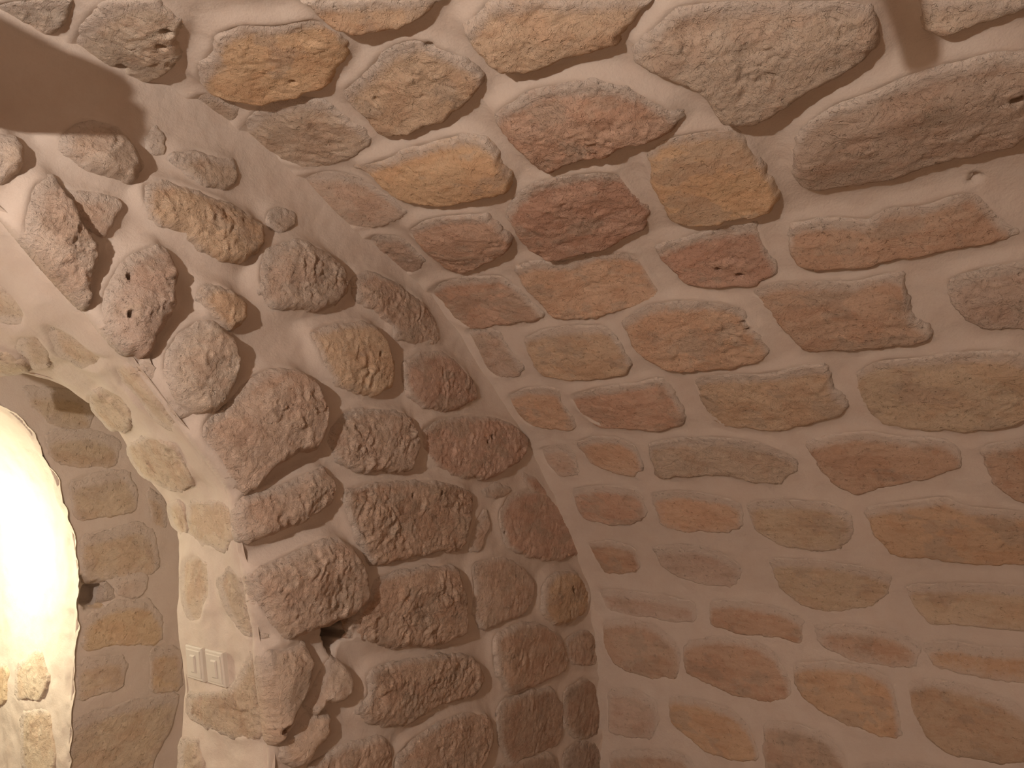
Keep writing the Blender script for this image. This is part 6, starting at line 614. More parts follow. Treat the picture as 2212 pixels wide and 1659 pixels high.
STONES_INNER = [
 ([(0.9511,0.3279),(1.1211,0.3337),(1.1553,0.257),(1.1442,0.2198),(1.0631,0.2137),(0.9873,0.2699)],0.44,'f2',0.5,0.3,1),
 ([(1.019,0.1966),(1.1588,0.2136),(1.245,0.187),(1.2421,0.1084),(1.14,0.1004),(1.0588,0.1087)],0.44,'f2',0.5,0.3,1),
 ([(1.1029,0.0543),(1.1697,0.0771),(1.2775,0.0947),(1.3161,0.0284),(1.3104,-0.0385),(1.2222,-0.0475),(1.1329,-0.0642)],0.55,'f1',0.5,0.3,1),
 ([(1.3476,0.0438),(1.4047,0.0062),(1.4249,-0.0935),(1.3717,-0.0694)],0.44,'f1',0.5,0.3,1),
 ([(1.1463,-0.1132),(1.2259,-0.0948),(1.3313,-0.073),(1.3808,-0.1072),(1.406,-0.2357),(1.2811,-0.2451),(1.1743,-0.2393)],0.44,'f1',0.6,0.3,1),
 ([(1.2651,-0.2267),(1.324,-0.2195),(1.3691,-0.2477),(1.3662,-0.2929),(1.3156,-0.3083),(1.2665,-0.2822)],0.66,'m2',0.6,0.1,1),
 ([(1.2361,-0.2612),(1.263,-0.2748),(1.2638,-0.3032),(1.2438,-0.3054)],0.66,'m2',0.6,1,1),
 ([(1.1832,-0.3499),(1.2722,-0.3181),(1.3802,-0.3147),(1.4334,-0.3941),(1.4304,-0.4628),(1.2822,-0.4485),(1.1816,-0.4472)],0.5,'f3',0.4,0.2,1),
 ([(1.176,-0.4772),(1.2917,-0.4778),(1.3289,-0.5229),(1.3096,-0.578),(1.1767,-0.6008)],0.44,'f1',0.5,0.2,1),
 ([(1.4015,-0.4774),(1.5018,-0.485),(1.5152,-0.6311),(1.4079,-0.6078)],0.44,'f3',0.5,0.2,1),
 ([(1.1639,-0.6531),(1.2543,-0.6354),(1.37,-0.6315),(1.5074,-0.637),(1.4891,-0.725),(1.4331,-0.8254),(1.4242,-0.9135),(1.1637,-0.8395)],0.5,'f1',0.5,0.4,1),
 ([(1.322,-1.56),(1.413,-1.533),(1.478,-1.533),(1.551,-1.536),(1.559,-1.46),(1.546,-1.366),(1.469,-1.379),(1.388,-1.353),(1.335,-1.376),(1.344,-1.441)],1.4,'f3',0.3,0.5,0),
 ([(1.319,-1.339),(1.383,-1.307),(1.444,-1.341),(1.527,-1.318),(1.532,-1.238),(1.514,-1.128),(1.442,-1.136),(1.368,-1.115),(1.325,-1.128),(1.331,-1.222)],1.4,'f3',0.3,0.5,0),
 ([(-1.845,-1.076),(-1.75,-1.074),(-1.648,-1.067),(-1.533,-1.095),(-1.552,-1.0),(-1.539,-0.875),(-1.675,-0.903),(-1.748,-0.895),(-1.844,-0.884),(-1.847,-0.991)],1.3,'f2',0.3,0.5,0),
 ([(-1.875,-0.86),(-1.789,-0.83),(-1.714,-0.832),(-1.67,-0.849),(-1.649,-0.759),(-1.653,-0.691),(-1.737,-0.695),(-1.786,-0.705),(-1.867,-0.697),(-1.858,-0.756)],1.3,'f1',0.3,0.5,0),
 ([(-1.946,-0.668),(-1.866,-0.669),(-1.82,-0.654),(-1.763,-0.635),(-1.75,-0.556),(-1.752,-0.445),(-1.848,-0.436),(-1.878,-0.432),(-1.924,-0.45),(-1.936,-0.535)],1.0,'f3',0.3,0.5,0),
 ([(-1.834,-0.008),(-1.749,0.012),(-1.688,0.007),(-1.58,-0.001),(-1.595,0.103),(-1.595,0.224),(-1.7,0.21),(-1.757,0.222),(-1.835,0.21),(-1.849,0.119)],1.3,'f3',0.3,0.5,0),
 ([(-1.879,0.256),(-1.823,0.261),(-1.757,0.246),(-1.705,0.273),(-1.714,0.338),(-1.689,0.393),(-1.781,0.42),(-1.849,0.409),(-1.906,0.428),(-1.904,0.32)],0.9,'f2',0.3,0.5,0),
 ([(-1.647,0.244),(-1.582,0.271),(-1.514,0.251),(-1.428,0.262),(-1.456,0.335),(-1.457,0.419),(-1.537,0.402),(-1.605,0.402),(-1.668,0.394),(-1.659,0.316)],1.4,'f1',0.3,0.5,0),
 ([(-1.815,0.451),(-1.74,0.439),(-1.65,0.46),(-1.567,0.455),(-1.594,0.551),(-1.586,0.613),(-1.668,0.644),(-1.746,0.646),(-1.844,0.613),(-1.847,0.554)],1.4,'f1',0.3,0.5,0),
 ([(-1.554,0.446),(-1.477,0.468),(-1.41,0.472),(-1.336,0.455),(-1.343,0.535),(-1.341,0.628),(-1.407,0.626),(-1.467,0.646),(-1.534,0.644),(-1.553,0.534)],1.1,'f1',0.3,0.5,0),
 ([(-1.286,0.459),(-1.205,0.453),(-1.104,0.452),(-1.007,0.449),(-0.988,0.526),(-0.998,0.646),(-1.112,0.63),(-1.183,0.646),(-1.273,0.627),(-1.294,0.535)],1.0,'f1',0.3,0.5,0),
 ([(-1.783,0.668),(-1.661,0.666),(-1.571,0.664),(-1.437,0.667),(-1.442,0.779),(-1.443,0.86),(-1.588,0.865),(-1.671,0.887),(-1.806,0.869),(-1.796,0.768)],1.3,'f2',0.3,0.5,0),
 ([(-1.394,0.659),(-1.265,0.658),(-1.165,0.676),(-1.018,0.657),(-1.011,0.779),(-1.011,0.886),(-1.185,0.879),(-1.287,0.864),(-1.401,0.891),(-1.405,0.793)],1.1,'f1',0.3,0.5,0),
 ([(-0.971,0.679),(-0.871,0.686),(-0.752,0.661),(-0.663,0.682),(-0.642,0.791),(-0.652,0.874),(-0.802,0.878),(-0.9,0.893),(-0.984,0.878),(-0.99,0.791)],1.3,'f2',0.3,0.5,0),
 ([(-0.613,0.687),(-0.508,0.671),(-0.409,0.678),(-0.295,0.69),(-0.301,0.765),(-0.294,0.883),(-0.427,0.882),(-0.504,0.89),(-0.621,0.891),(-0.598,0.771)],1.1,'f1',0.3,0.5,0),
 ([(-0.256,0.686),(-0.14,0.66),(-0.042,0.661),(0.082,0.682),(0.095,0.786),(0.066,0.877),(-0.044,0.864),(-0.17,0.893),(-0.238,0.894),(-0.263,0.769)],1.3,'f1',0.3,0.5,0),
 ([(0.107,0.683),(0.26,0.66),(0.367,0.691),(0.48,0.662),(0.486,0.789),(0.492,0.889),(0.346,0.879),(0.216,0.882),(0.125,0.893),(0.134,0.783)],0.9,'f2',0.3,0.5,0),
 ([(-1.855,0.92),(-1.775,0.914),(-1.701,0.93),(-1.646,0.923),(-1.629,1.025),(-1.655,1.11),(-1.741,1.13),(-1.776,1.142),(-1.843,1.124),(-1.862,1.011)],1.4,'f1',0.3,0.5,0),
 ([(-1.592,0.906),(-1.482,0.937),(-1.357,0.917),(-1.231,0.914),(-1.257,1.038),(-1.229,1.124),(-1.387,1.135),(-1.5,1.123),(-1.592,1.132),(-1.608,1.038)],1.1,'f1',0.3,0.5,0),
 ([(-1.203,0.924),(-1.142,0.913),(-1.087,0.932),(-1.014,0.909),(-1.015,1.027),(-1.015,1.115),(-1.097,1.124),(-1.156,1.144),(-1.213,1.121),(-1.198,1.02)],0.9,'f3',0.3,0.5,0),
 ([(-0.958,0.925),(-0.901,0.914),(-0.837,0.927),(-0.745,0.935),(-0.756,1.012),(-0.756,1.136),(-0.837,1.127),(-0.892,1.142),(-0.985,1.138),(-0.959,1.019)],1.0,'f3',0.3,0.5,0),
 ([(-0.724,0.933),(-0.618,0.939),(-0.516,0.912),(-0.408,0.937),(-0.378,1.035),(-0.404,1.121),(-0.528,1.14),(-0.615,1.116),(-0.734,1.123),(-0.706,1.025)],1.2,'f2',0.3,0.5,0),
 ([(-0.369,0.91),(-0.289,0.938),(-0.221,0.934),(-0.129,0.932),(-0.155,1.033),(-0.125,1.145),(-0.224,1.135),(-0.273,1.121),(-0.357,1.128),(-0.367,1.029)],1.3,'f3',0.3,0.5,0),
 ([(-0.1,0.938),(-0.02,0.922),(0.038,0.93),(0.124,0.924),(0.112,1.043),(0.118,1.119),(0.023,1.144),(-0.027,1.117),(-0.104,1.142),(-0.111,1.022)],1.3,'f1',0.3,0.5,0),
 ([(0.151,0.922),(0.203,0.91),(0.266,0.924),(0.328,0.918),(0.347,1.039),(0.316,1.119),(0.263,1.122),(0.216,1.121),(0.155,1.144),(0.166,1.031)],0.8,'f2',0.3,0.5,0),
 ([(0.39,0.936),(0.479,0.923),(0.563,0.925),(0.65,0.916),(0.648,1.016),(0.637,1.132),(0.525,1.112),(0.452,1.14),(0.367,1.141),(0.362,1.015)],1.2,'f1',0.3,0.5,0),
]
STONES_PASSAGE = [
 ([(1.0443,0.6278),(1.0517,0.4412),(0.9332,0.4444),(0.8937,0.6075)],1,'f3',0.3,0.5,1),
 ([(1.0581,0.3888),(1.1337,0.2324),(1.0475,0.1388),(0.9867,0.1789),(0.958,0.3758)],1,'j2',0.3,0.5,1),
 ([(0.9205,0.3378),(0.9642,0.1453),(0.855,0.0729),(0.7599,0.0889),(0.7593,0.2956)],1,'j2',0.3,0.5,1),
 ([(-0.035,0.083),(-0.001,0.054),(0.057,0.07),(0.082,0.054),(0.08,0.191),(0.096,0.287),(0.041,0.272),(0.007,0.283),(-0.061,0.269),(-0.052,0.168)],1.1,'j1',0.3,0.5,0),
 ([(0.11,0.078),(0.214,0.081),(0.292,0.081),(0.411,0.08),(0.407,0.174),(0.402,0.274),(0.283,0.27),(0.192,0.301),(0.123,0.294),(0.139,0.18)],1.0,'j1',0.3,0.5,0),
 ([(0.459,0.079),(0.523,0.084),(0.588,0.066),(0.665,0.054),(0.668,0.173),(0.655,0.299),(0.57,0.298),(0.53,0.275),(0.442,0.275),(0.437,0.194)],1.5,'f3',0.3,0.5,0),
 ([(2.09,0.082),(2.166,0.067),(2.244,0.089),(2.325,0.087),(2.346,0.164),(2.348,0.296),(2.246,0.291),(2.147,0.274),(2.066,0.27),(2.08,0.192)],0.9,'j1',0.3,0.5,0),
 ([(2.396,0.072),(2.503,0.067),(2.599,0.059),(2.708,0.075),(2.725,0.193),(2.725,0.27),(2.603,0.272),(2.469,0.28),(2.366,0.289),(2.395,0.171)],1.4,'j1',0.3,0.5,0),
 ([(2.762,0.07),(2.809,0.056),(2.866,0.089),(2.936,0.057),(2.924,0.181),(2.915,0.304),(2.857,0.277),(2.809,0.276),(2.769,0.29),(2.755,0.178)],1.3,'f3',0.3,0.5,0),
 ([(2.964,0.076),(3.059,0.057),(3.154,0.076),(3.25,0.086),(3.246,0.194),(3.253,0.291),(3.12,0.275),(3.039,0.286),(2.977,0.275),(2.973,0.184)],1.5,'j1',0.3,0.5,0),
 ([(3.28,0.086),(3.313,0.07),(3.381,0.065),(3.415,0.059),(3.413,0.177),(3.429,0.28),(3.377,0.3),(3.331,0.272),(3.281,0.276),(3.297,0.192)],1.0,'j1',0.3,0.5,0),
 ([(3.456,0.071),(3.524,0.068),(3.569,0.068),(3.603,0.058),(3.625,0.191),(3.625,0.282),(3.571,0.29),(3.518,0.281),(3.455,0.287),(3.474,0.166)],1.4,'j1',0.3,0.5,0),
 ([(3.641,0.074),(3.758,0.068),(3.877,0.063),(3.976,0.09),(3.963,0.171),(3.965,0.27),(3.844,0.301),(3.754,0.295),(3.645,0.299),(3.669,0.197)],1.2,'j1',0.3,0.5,0),
 ([(4.011,0.08),(4.066,0.074),(4.117,0.079),(4.189,0.071),(4.16,0.173),(4.182,0.282),(4.126,0.303),(4.064,0.292),(4.016,0.291),(4.01,0.187)],0.9,'j1',0.3,0.5,0),
 ([(4.221,0.064),(4.319,0.055),(4.41,0.073),(4.478,0.07),(4.507,0.185),(4.48,0.287),(4.39,0.275),(4.315,0.304),(4.223,0.283),(4.227,0.187)],1.4,'j1',0.3,0.5,0),
 ([(4.533,0.07),(4.597,0.079),(4.649,0.09),(4.72,0.081),(4.707,0.183),(4.709,0.301),(4.64,0.282),(4.58,0.29),(4.538,0.295),(4.541,0.192)],1.0,'j1',0.3,0.5,0),
 ([(4.774,0.08),(4.829,0.073),(4.869,0.074),(4.954,0.066),(4.937,0.176),(4.938,0.295),(4.884,0.302),(4.81,0.294),(4.753,0.302),(4.762,0.17)],1.3,'f3',0.3,0.5,0),
 ([(4.995,0.089),(5.064,0.078),(5.137,0.089),(5.207,0.087),(5.188,0.195),(5.218,0.29),(5.124,0.287),(5.058,0.292),(5.001,0.274),(4.986,0.172)],1.0,'j2',0.3,0.5,0),
 ([(5.251,0.08),(5.324,0.077),(5.408,0.07),(5.49,0.075),(5.519,0.177),(5.515,0.293),(5.404,0.296),(5.341,0.276),(5.232,0.277),(5.259,0.191)],1.0,'f3',0.3,0.5,0),
 ([(5.548,0.064),(5.663,0.069),(5.765,0.072),(5.866,0.071),(5.866,0.191),(5.87,0.298),(5.726,0.271),(5.654,0.284),(5.562,0.289),(5.539,0.169)],1.1,'j2',0.3,0.5,0),
 ([(5.893,0.065),(6.009,0.069),(6.091,0.069),(6.205,0.084),(6.224,0.171),(6.198,0.275),(6.079,0.287),(6.002,0.284),(5.901,0.298),(5.91,0.182)],1.1,'j1',0.3,0.5,0),
 ([(-0.174,0.347),(-0.125,0.314),(-0.086,0.337),(-0.022,0.339),(-0.005,0.434),(-0.006,0.521),(-0.079,0.54),(-0.148,0.547),(-0.18,0.535),(-0.193,0.439)],1.1,'j1',0.3,0.5,0),
 ([(0.045,0.343),(0.098,0.344),(0.174,0.339),(0.231,0.334),(0.221,0.442),(0.223,0.546),(0.16,0.536),(0.074,0.527),(0.033,0.551),(0.013,0.445)],1.1,'f3',0.3,0.5,0),
 ([(0.276,0.328),(0.331,0.32),(0.363,0.323),(0.422,0.334),(0.435,0.437),(0.435,0.529),(0.346,0.553),(0.309,0.53),(0.254,0.55),(0.282,0.441)],1.2,'j1',0.3,0.5,0),
 ([(0.47,0.344),(0.514,0.34),(0.559,0.322),(0.604,0.344),(0.599,0.418),(0.622,0.525),(0.545,0.54),(0.525,0.524),(0.476,0.527),(0.47,0.425)],1.2,'f3',0.3,0.5,0),
 ([(1.755,0.339),(1.85,0.331),(1.943,0.343),(2.017,0.332),(2.026,0.449),(2.011,0.551),(1.91,0.549),(1.826,0.541),(1.762,0.545),(1.768,0.449)],1.4,'j1',0.3,0.5,0),
 ([(2.043,0.339),(2.124,0.326),(2.216,0.315),(2.276,0.326),(2.275,0.431),(2.288,0.55),(2.189,0.522),(2.126,0.55),(2.04,0.54),(2.044,0.447)],1.2,'j1',0.3,0.5,0),
 ([(2.306,0.34),(2.364,0.329),(2.436,0.316),(2.473,0.345),(2.476,0.432),(2.478,0.537),(2.406,0.554),(2.382,0.548),(2.321,0.556),(2.303,0.438)],1.1,'j1',0.3,0.5,0),
 ([(2.52,0.348),(2.631,0.323),(2.743,0.328),(2.819,0.315),(2.841,0.425),(2.845,0.532),(2.703,0.536),(2.63,0.539),(2.54,0.527),(2.524,0.42)],0.9,'f3',0.3,0.5,0),
 ([(2.879,0.338),(2.961,0.327),(3.049,0.338),(3.146,0.345),(3.16,0.445),(3.143,0.527),(3.045,0.538),(2.956,0.544),(2.876,0.54),(2.863,0.434)],1.3,'j2',0.3,0.5,0),
 ([(3.211,0.319),(3.247,0.347),(3.297,0.32),(3.319,0.319),(3.33,0.433),(3.345,0.532),(3.263,0.529),(3.253,0.549),(3.189,0.525),(3.202,0.448)],0.9,'j1',0.3,0.5,0),
 ([(3.356,0.334),(3.443,0.347),(3.503,0.317),(3.554,0.317),(3.558,0.426),(3.547,0.536),(3.478,0.531),(3.443,0.553),(3.387,0.532),(3.366,0.451)],0.9,'j2',0.3,0.5,0),
 ([(3.62,0.315),(3.659,0.326),(3.726,0.323),(3.796,0.336),(3.775,0.422),(3.783,0.53),(3.723,0.529),(3.676,0.548),(3.6,0.528),(3.618,0.444)],0.9,'f3',0.3,0.5,0),
 ([(3.824,0.319),(3.968,0.313),(4.061,0.343),(4.177,0.342),(4.196,0.435),(4.172,0.541),(4.053,0.525),(3.941,0.546),(3.854,0.549),(3.829,0.432)],1.2,'j2',0.3,0.5,0),
 ([(4.244,0.336),(4.273,0.315),(4.318,0.347),(4.378,0.343),(4.37,0.448),(4.346,0.533),(4.313,0.537),(4.281,0.541),(4.224,0.531),(4.228,0.417)],1.2,'f3',0.3,0.5,0),
 ([(4.391,0.336),(4.491,0.324),(4.594,0.318),(4.683,0.339),(4.675,0.448),(4.695,0.541),(4.563,0.528),(4.5,0.556),(4.417,0.529),(4.421,0.443)],1.2,'j1',0.3,0.5,0),
 ([(4.72,0.316),(4.771,0.347),(4.829,0.313),(4.868,0.318),(4.884,0.421),(4.875,0.54),(4.821,0.522),(4.782,0.544),(4.721,0.537),(4.717,0.445)],1.3,'f3',0.3,0.5,0),
 ([(4.907,0.348),(4.999,0.337),(5.109,0.34),(5.19,0.332),(5.193,0.443),(5.187,0.535),(5.068,0.555),(5.0,0.545),(4.901,0.528),(4.932,0.449)],1.0,'j2',0.3,0.5,0),
 ([(5.235,0.321),(5.321,0.326),(5.363,0.328),(5.444,0.339),(5.43,0.437),(5.437,0.546),(5.378,0.544),(5.314,0.547),(5.234,0.533),(5.235,0.448)],1.1,'j1',0.3,0.5,0),
 ([(5.474,0.326),(5.59,0.314),(5.699,0.334),(5.814,0.323),(5.798,0.433),(5.795,0.542),(5.665,0.532),(5.598,0.524),(5.487,0.523),(5.492,0.444)],1.3,'f3',0.3,0.5,0),
 ([(5.86,0.33),(5.912,0.343),(5.949,0.335),(6.016,0.345),(6.009,0.424),(6.021,0.538),(5.96,0.549),(5.902,0.549),(5.873,0.543),(5.868,0.44)],1.2,'j1',0.3,0.5,0),
 ([(6.052,0.315),(6.176,0.318),(6.252,0.314),(6.368,0.336),(6.365,0.426),(6.378,0.527),(6.26,0.522),(6.145,0.541),(6.047,0.539),(6.038,0.445)],1.4,'j2',0.3,0.5,0),
 ([(0.016,0.584),(0.088,0.592),(0.138,0.57),(0.189,0.588),(0.21,0.662),(0.197,0.75),(0.115,0.736),(0.074,0.742),(0.024,0.748),(0.013,0.68)],1.3,'f3',0.3,0.5,0),
 ([(0.245,0.581),(0.32,0.586),(0.373,0.596),(0.447,0.58),(0.442,0.663),(0.472,0.742),(0.384,0.755),(0.305,0.734),(0.25,0.744),(0.245,0.662)],1.2,'j2',0.3,0.5,0),
 ([(0.52,0.578),(0.568,0.566),(0.641,0.589),(0.703,0.597),(0.727,0.683),(0.706,0.74),(0.64,0.738),(0.582,0.754),(0.504,0.746),(0.502,0.68)],1.1,'f3',0.3,0.5,0),
 ([(1.62,0.579),(1.743,0.597),(1.841,0.592),(1.932,0.589),(1.944,0.653),(1.948,0.733),(1.805,0.76),(1.712,0.764),(1.635,0.738),(1.643,0.654)],1.1,'j2',0.3,0.5,0),
 ([(1.995,0.599),(2.037,0.58),(2.092,0.571),(2.158,0.566),(2.156,0.682),(2.171,0.745),(2.098,0.759),(2.035,0.741),(1.997,0.762),(2.003,0.669)],1.4,'f3',0.3,0.5,0),
 ([(2.205,0.567),(2.277,0.589),(2.386,0.574),(2.476,0.581),(2.464,0.675),(2.477,0.745),(2.363,0.757),(2.274,0.743),(2.215,0.747),(2.196,0.681)],1.1,'f3',0.3,0.5,0),
 ([(2.489,0.587),(2.626,0.584),(2.723,0.565),(2.841,0.588),(2.859,0.674),(2.848,0.737),(2.704,0.736),(2.6,0.745),(2.503,0.744),(2.502,0.671)],1.0,'f3',0.3,0.5,0),
 ([(2.894,0.581),(2.954,0.569),(3.026,0.596),(3.108,0.565),(3.113,0.664),(3.127,0.75),(3.012,0.766),(2.957,0.742),(2.913,0.759),(2.88,0.674)],0.9,'j2',0.3,0.5,0),
 ([(3.154,0.598),(3.223,0.588),(3.318,0.589),(3.395,0.575),(3.406,0.651),(3.395,0.745),(3.294,0.751),(3.24,0.736),(3.153,0.737),(3.155,0.657)],1.2,'j2',0.3,0.5,0),
 ([(3.444,0.576),(3.532,0.592),(3.637,0.598),(3.713,0.6),(3.728,0.677),(3.724,0.752),(3.594,0.752),(3.535,0.745),(3.467,0.736),(3.438,0.661)],0.9,'f3',0.3,0.5,0),
 ([(3.746,0.573),(3.821,0.6),(3.839,0.577),(3.894,0.594),(3.9,0.665),(3.893,0.754),(3.844,0.751),(3.789,0.75),(3.759,0.753),(3.747,0.653)],0.9,'j1',0.3,0.5,0),
 ([(3.954,0.59),(4.043,0.578),(4.118,0.597),(4.185,0.565),(4.189,0.667),(4.194,0.756),(4.081,0.75),(4.034,0.74),(3.955,0.756),(3.948,0.673)],1.4,'j2',0.3,0.5,0),
 ([(4.219,0.589),(4.28,0.566),(4.324,0.579),(4.36,0.595),(4.36,0.667),(4.352,0.744),(4.295,0.749),(4.278,0.732),(4.215,0.733),(4.223,0.682)],1.3,'f3',0.3,0.5,0),
 ([(4.401,0.584),(4.529,0.583),(4.637,0.564),(4.745,0.572),(4.75,0.672),(4.746,0.742),(4.62,0.739),(4.518,0.732),(4.408,0.764),(4.423,0.649)],1.0,'j1',0.3,0.5,0),
 ([(4.765,0.591),(4.835,0.6),(4.902,0.572),(4.984,0.598),(4.963,0.672),(4.994,0.734),(4.888,0.738),(4.822,0.744),(4.786,0.765),(4.79,0.666)],1.2,'f3',0.3,0.5,0),
 ([(5.02,0.57),(5.13,0.566),(5.21,0.599),(5.327,0.587),(5.32,0.65),(5.335,0.746),(5.217,0.741),(5.104,0.753),(5.018,0.754),(5.01,0.661)],1.1,'j2',0.3,0.5,0),
 ([(5.363,0.59),(5.453,0.583),(5.555,0.577),(5.64,0.592),(5.631,0.655),(5.635,0.758),(5.506,0.76),(5.444,0.756),(5.348,0.764),(5.349,0.668)],1.0,'j2',0.3,0.5,0),
 ([(5.68,0.584),(5.759,0.576),(5.803,0.574),(5.887,0.58),(5.888,0.683),(5.872,0.752),(5.786,0.757),(5.74,0.762),(5.673,0.756),(5.676,0.658)],1.0,'j2',0.3,0.5,0),
 ([(5.922,0.597),(6.041,0.572),(6.139,0.585),(6.232,0.575),(6.223,0.674),(6.225,0.757),(6.102,0.759),(6.013,0.753),(5.922,0.765),(5.924,0.651)],1.1,'j2',0.3,0.5,0),
 ([(-0.099,0.804),(-0.023,0.797),(0.037,0.778),(0.13,0.788),(0.11,0.881),(0.099,0.986),(0.036,0.984),(-0.047,0.978),(-0.084,1.004),(-0.115,0.901)],1.4,'j1',0.3,0.5,0),
 ([(0.142,0.777),(0.227,0.804),(0.334,0.783),(0.401,0.802),(0.395,0.903),(0.402,0.989),(0.298,1.0),(0.251,0.987),(0.161,0.976),(0.157,0.907)],1.2,'j1',0.3,0.5,0),
 ([(0.468,0.781),(0.515,0.776),(0.621,0.784),(0.679,0.789),(0.67,0.903),(0.675,0.979),(0.577,0.999),(0.514,0.999),(0.437,0.985),(0.447,0.878)],1.5,'j2',0.3,0.5,0),
 ([(0.726,0.807),(0.786,0.796),(0.887,0.796),(0.936,0.778),(0.961,0.9),(0.943,0.985),(0.862,1.0),(0.779,0.979),(0.71,1.008),(0.742,0.88)],1.3,'f3',0.3,0.5,0),
 ([(1.007,0.783),(1.098,0.807),(1.209,0.781),(1.307,0.783),(1.284,0.896),(1.309,0.995),(1.191,0.993),(1.077,0.985),(0.998,1.005),(0.977,0.895)],1.3,'j1',0.3,0.5,0),
 ([(1.338,0.779),(1.405,0.78),(1.479,0.794),(1.578,0.78),(1.577,0.896),(1.556,1.004),(1.484,0.987),(1.411,0.994),(1.34,0.977),(1.35,0.899)],0.9,'j1',0.3,0.5,0),
 ([(1.611,0.799),(1.708,0.787),(1.78,0.794),(1.843,0.782),(1.842,0.883),(1.855,0.981),(1.745,0.992),(1.685,0.992),(1.629,1.007),(1.609,0.884)],1.4,'j1',0.3,0.5,0),
 ([(1.907,0.794),(1.984,0.782),(2.071,0.807),(2.157,0.81),(2.158,0.899),(2.153,1.009),(2.053,0.997),(1.965,0.989),(1.905,0.993),(1.906,0.885)],1.0,'j2',0.3,0.5,0),
 ([(2.203,0.792),(2.321,0.781),(2.432,0.787),(2.551,0.804),(2.556,0.899),(2.54,0.975),(2.394,0.98),(2.305,0.986),(2.192,1.009),(2.195,0.91)],0.8,'j2',0.3,0.5,0),
 ([(2.602,0.794),(2.656,0.791),(2.744,0.778),(2.84,0.807),(2.865,0.887),(2.846,0.977),(2.735,0.983),(2.666,0.977),(2.581,0.99),(2.584,0.894)],0.9,'j1',0.3,0.5,0),
 ([(2.899,0.781),(2.964,0.806),(3.06,0.78),(3.134,0.794),(3.137,0.905),(3.157,1.005),(3.033,0.992),(2.963,1.007),(2.904,0.978),(2.893,0.888)],1.0,'j2',0.3,0.5,0),
 ([(3.174,0.806),(3.283,0.807),(3.365,0.79),(3.456,0.782),(3.469,0.893),(3.465,0.979),(3.367,0.991),(3.269,0.999),(3.205,0.995),(3.194,0.881)],0.8,'j1',0.3,0.5,0),
 ([(3.492,0.776),(3.563,0.801),(3.65,0.806),(3.71,0.79),(3.692,0.892),(3.704,0.981),(3.633,1.007),(3.564,1.008),(3.492,1.007),(3.507,0.893)],1.3,'f3',0.3,0.5,0),
 ([(3.77,0.784),(3.804,0.784),(3.828,0.79),(3.881,0.803),(3.891,0.888),(3.881,0.987),(3.841,1.006),(3.781,1.005),(3.739,0.992),(3.737,0.89)],1.4,'f3',0.3,0.5,0),
 ([(3.923,0.792),(4.03,0.779),(4.114,0.782),(4.199,0.794),(4.2,0.883),(4.204,0.985),(4.073,0.975),(4.022,0.984),(3.912,0.984),(3.926,0.893)],1.0,'f3',0.3,0.5,0),
 ([(4.227,0.785),(4.315,0.805),(4.417,0.777),(4.506,0.796),(4.509,0.898),(4.508,0.981),(4.415,1.001),(4.302,0.981),(4.234,0.998),(4.246,0.905)],1.2,'f3',0.3,0.5,0),
 ([(4.559,0.792),(4.644,0.788),(4.762,0.794),(4.868,0.81),(4.846,0.89),(4.84,0.987),(4.743,1.003),(4.635,1.001),(4.558,1.006),(4.541,0.889)],1.4,'j1',0.3,0.5,0),
 ([(4.895,0.78),(5.019,0.8),(5.142,0.776),(5.228,0.795),(5.253,0.879),(5.256,0.991),(5.091,0.99),(5.014,1.003),(4.905,0.994),(4.881,0.899)],0.8,'f3',0.3,0.5,0),
 ([(5.281,0.805),(5.335,0.807),(5.417,0.8),(5.477,0.811),(5.46,0.889),(5.454,1.008),(5.395,0.989),(5.339,1.001),(5.302,1.0),(5.297,0.894)],1.0,'j1',0.3,0.5,0),
 ([(5.511,0.784),(5.568,0.779),(5.6,0.78),(5.652,0.787),(5.652,0.887),(5.676,1.008),(5.603,0.984),(5.562,1.005),(5.514,1.008),(5.502,0.881)],1.4,'f3',0.3,0.5,0),
 ([(5.718,0.8),(5.766,0.799),(5.831,0.776),(5.874,0.784),(5.856,0.908),(5.856,0.998),(5.79,0.994),(5.751,1.006),(5.686,1.003),(5.72,0.89)],0.9,'j1',0.3,0.5,0),
 ([(5.915,0.807),(6.002,0.779),(6.083,0.777),(6.164,0.779),(6.17,0.901),(6.15,0.994),(6.069,0.99),(5.992,1.009),(5.9,0.998),(5.918,0.895)],1.2,'f3',0.3,0.5,0),
 ([(-0.032,1.037),(0.053,1.04),(0.146,1.042),(0.198,1.036),(0.22,1.157),(0.194,1.266),(0.109,1.253),(0.039,1.269),(-0.024,1.239),(-0.031,1.132)],1.0,'j2',0.3,0.5,0),
 ([(0.244,1.049),(0.364,1.039),(0.462,1.052),(0.526,1.024),(0.555,1.129),(0.553,1.268),(0.436,1.256),(0.352,1.25),(0.267,1.27),(0.244,1.158)],1.0,'j1',0.3,0.5,0),
 ([(0.571,1.037),(0.678,1.049),(0.747,1.027),(0.822,1.023),(0.825,1.153),(0.821,1.256),(0.727,1.24),(0.667,1.25),(0.571,1.271),(0.57,1.152)],1.4,'f3',0.3,0.5,0),
 ([(0.858,1.046),(0.96,1.053),(1.042,1.03),(1.125,1.051),(1.128,1.14),(1.108,1.265),(1.005,1.267),(0.96,1.253),(0.857,1.244),(0.883,1.135)],1.1,'j2',0.3,0.5,0),
 ([(1.148,1.047),(1.243,1.025),(1.331,1.047),(1.413,1.043),(1.429,1.131),(1.405,1.244),(1.314,1.253),(1.222,1.26),(1.168,1.255),(1.169,1.15)],1.2,'f3',0.3,0.5,0),
 ([(1.461,1.034),(1.532,1.048),(1.568,1.049),(1.628,1.042),(1.637,1.139),(1.627,1.266),(1.554,1.258),(1.51,1.249),(1.454,1.274),(1.464,1.153)],0.8,'j1',0.3,0.5,0),
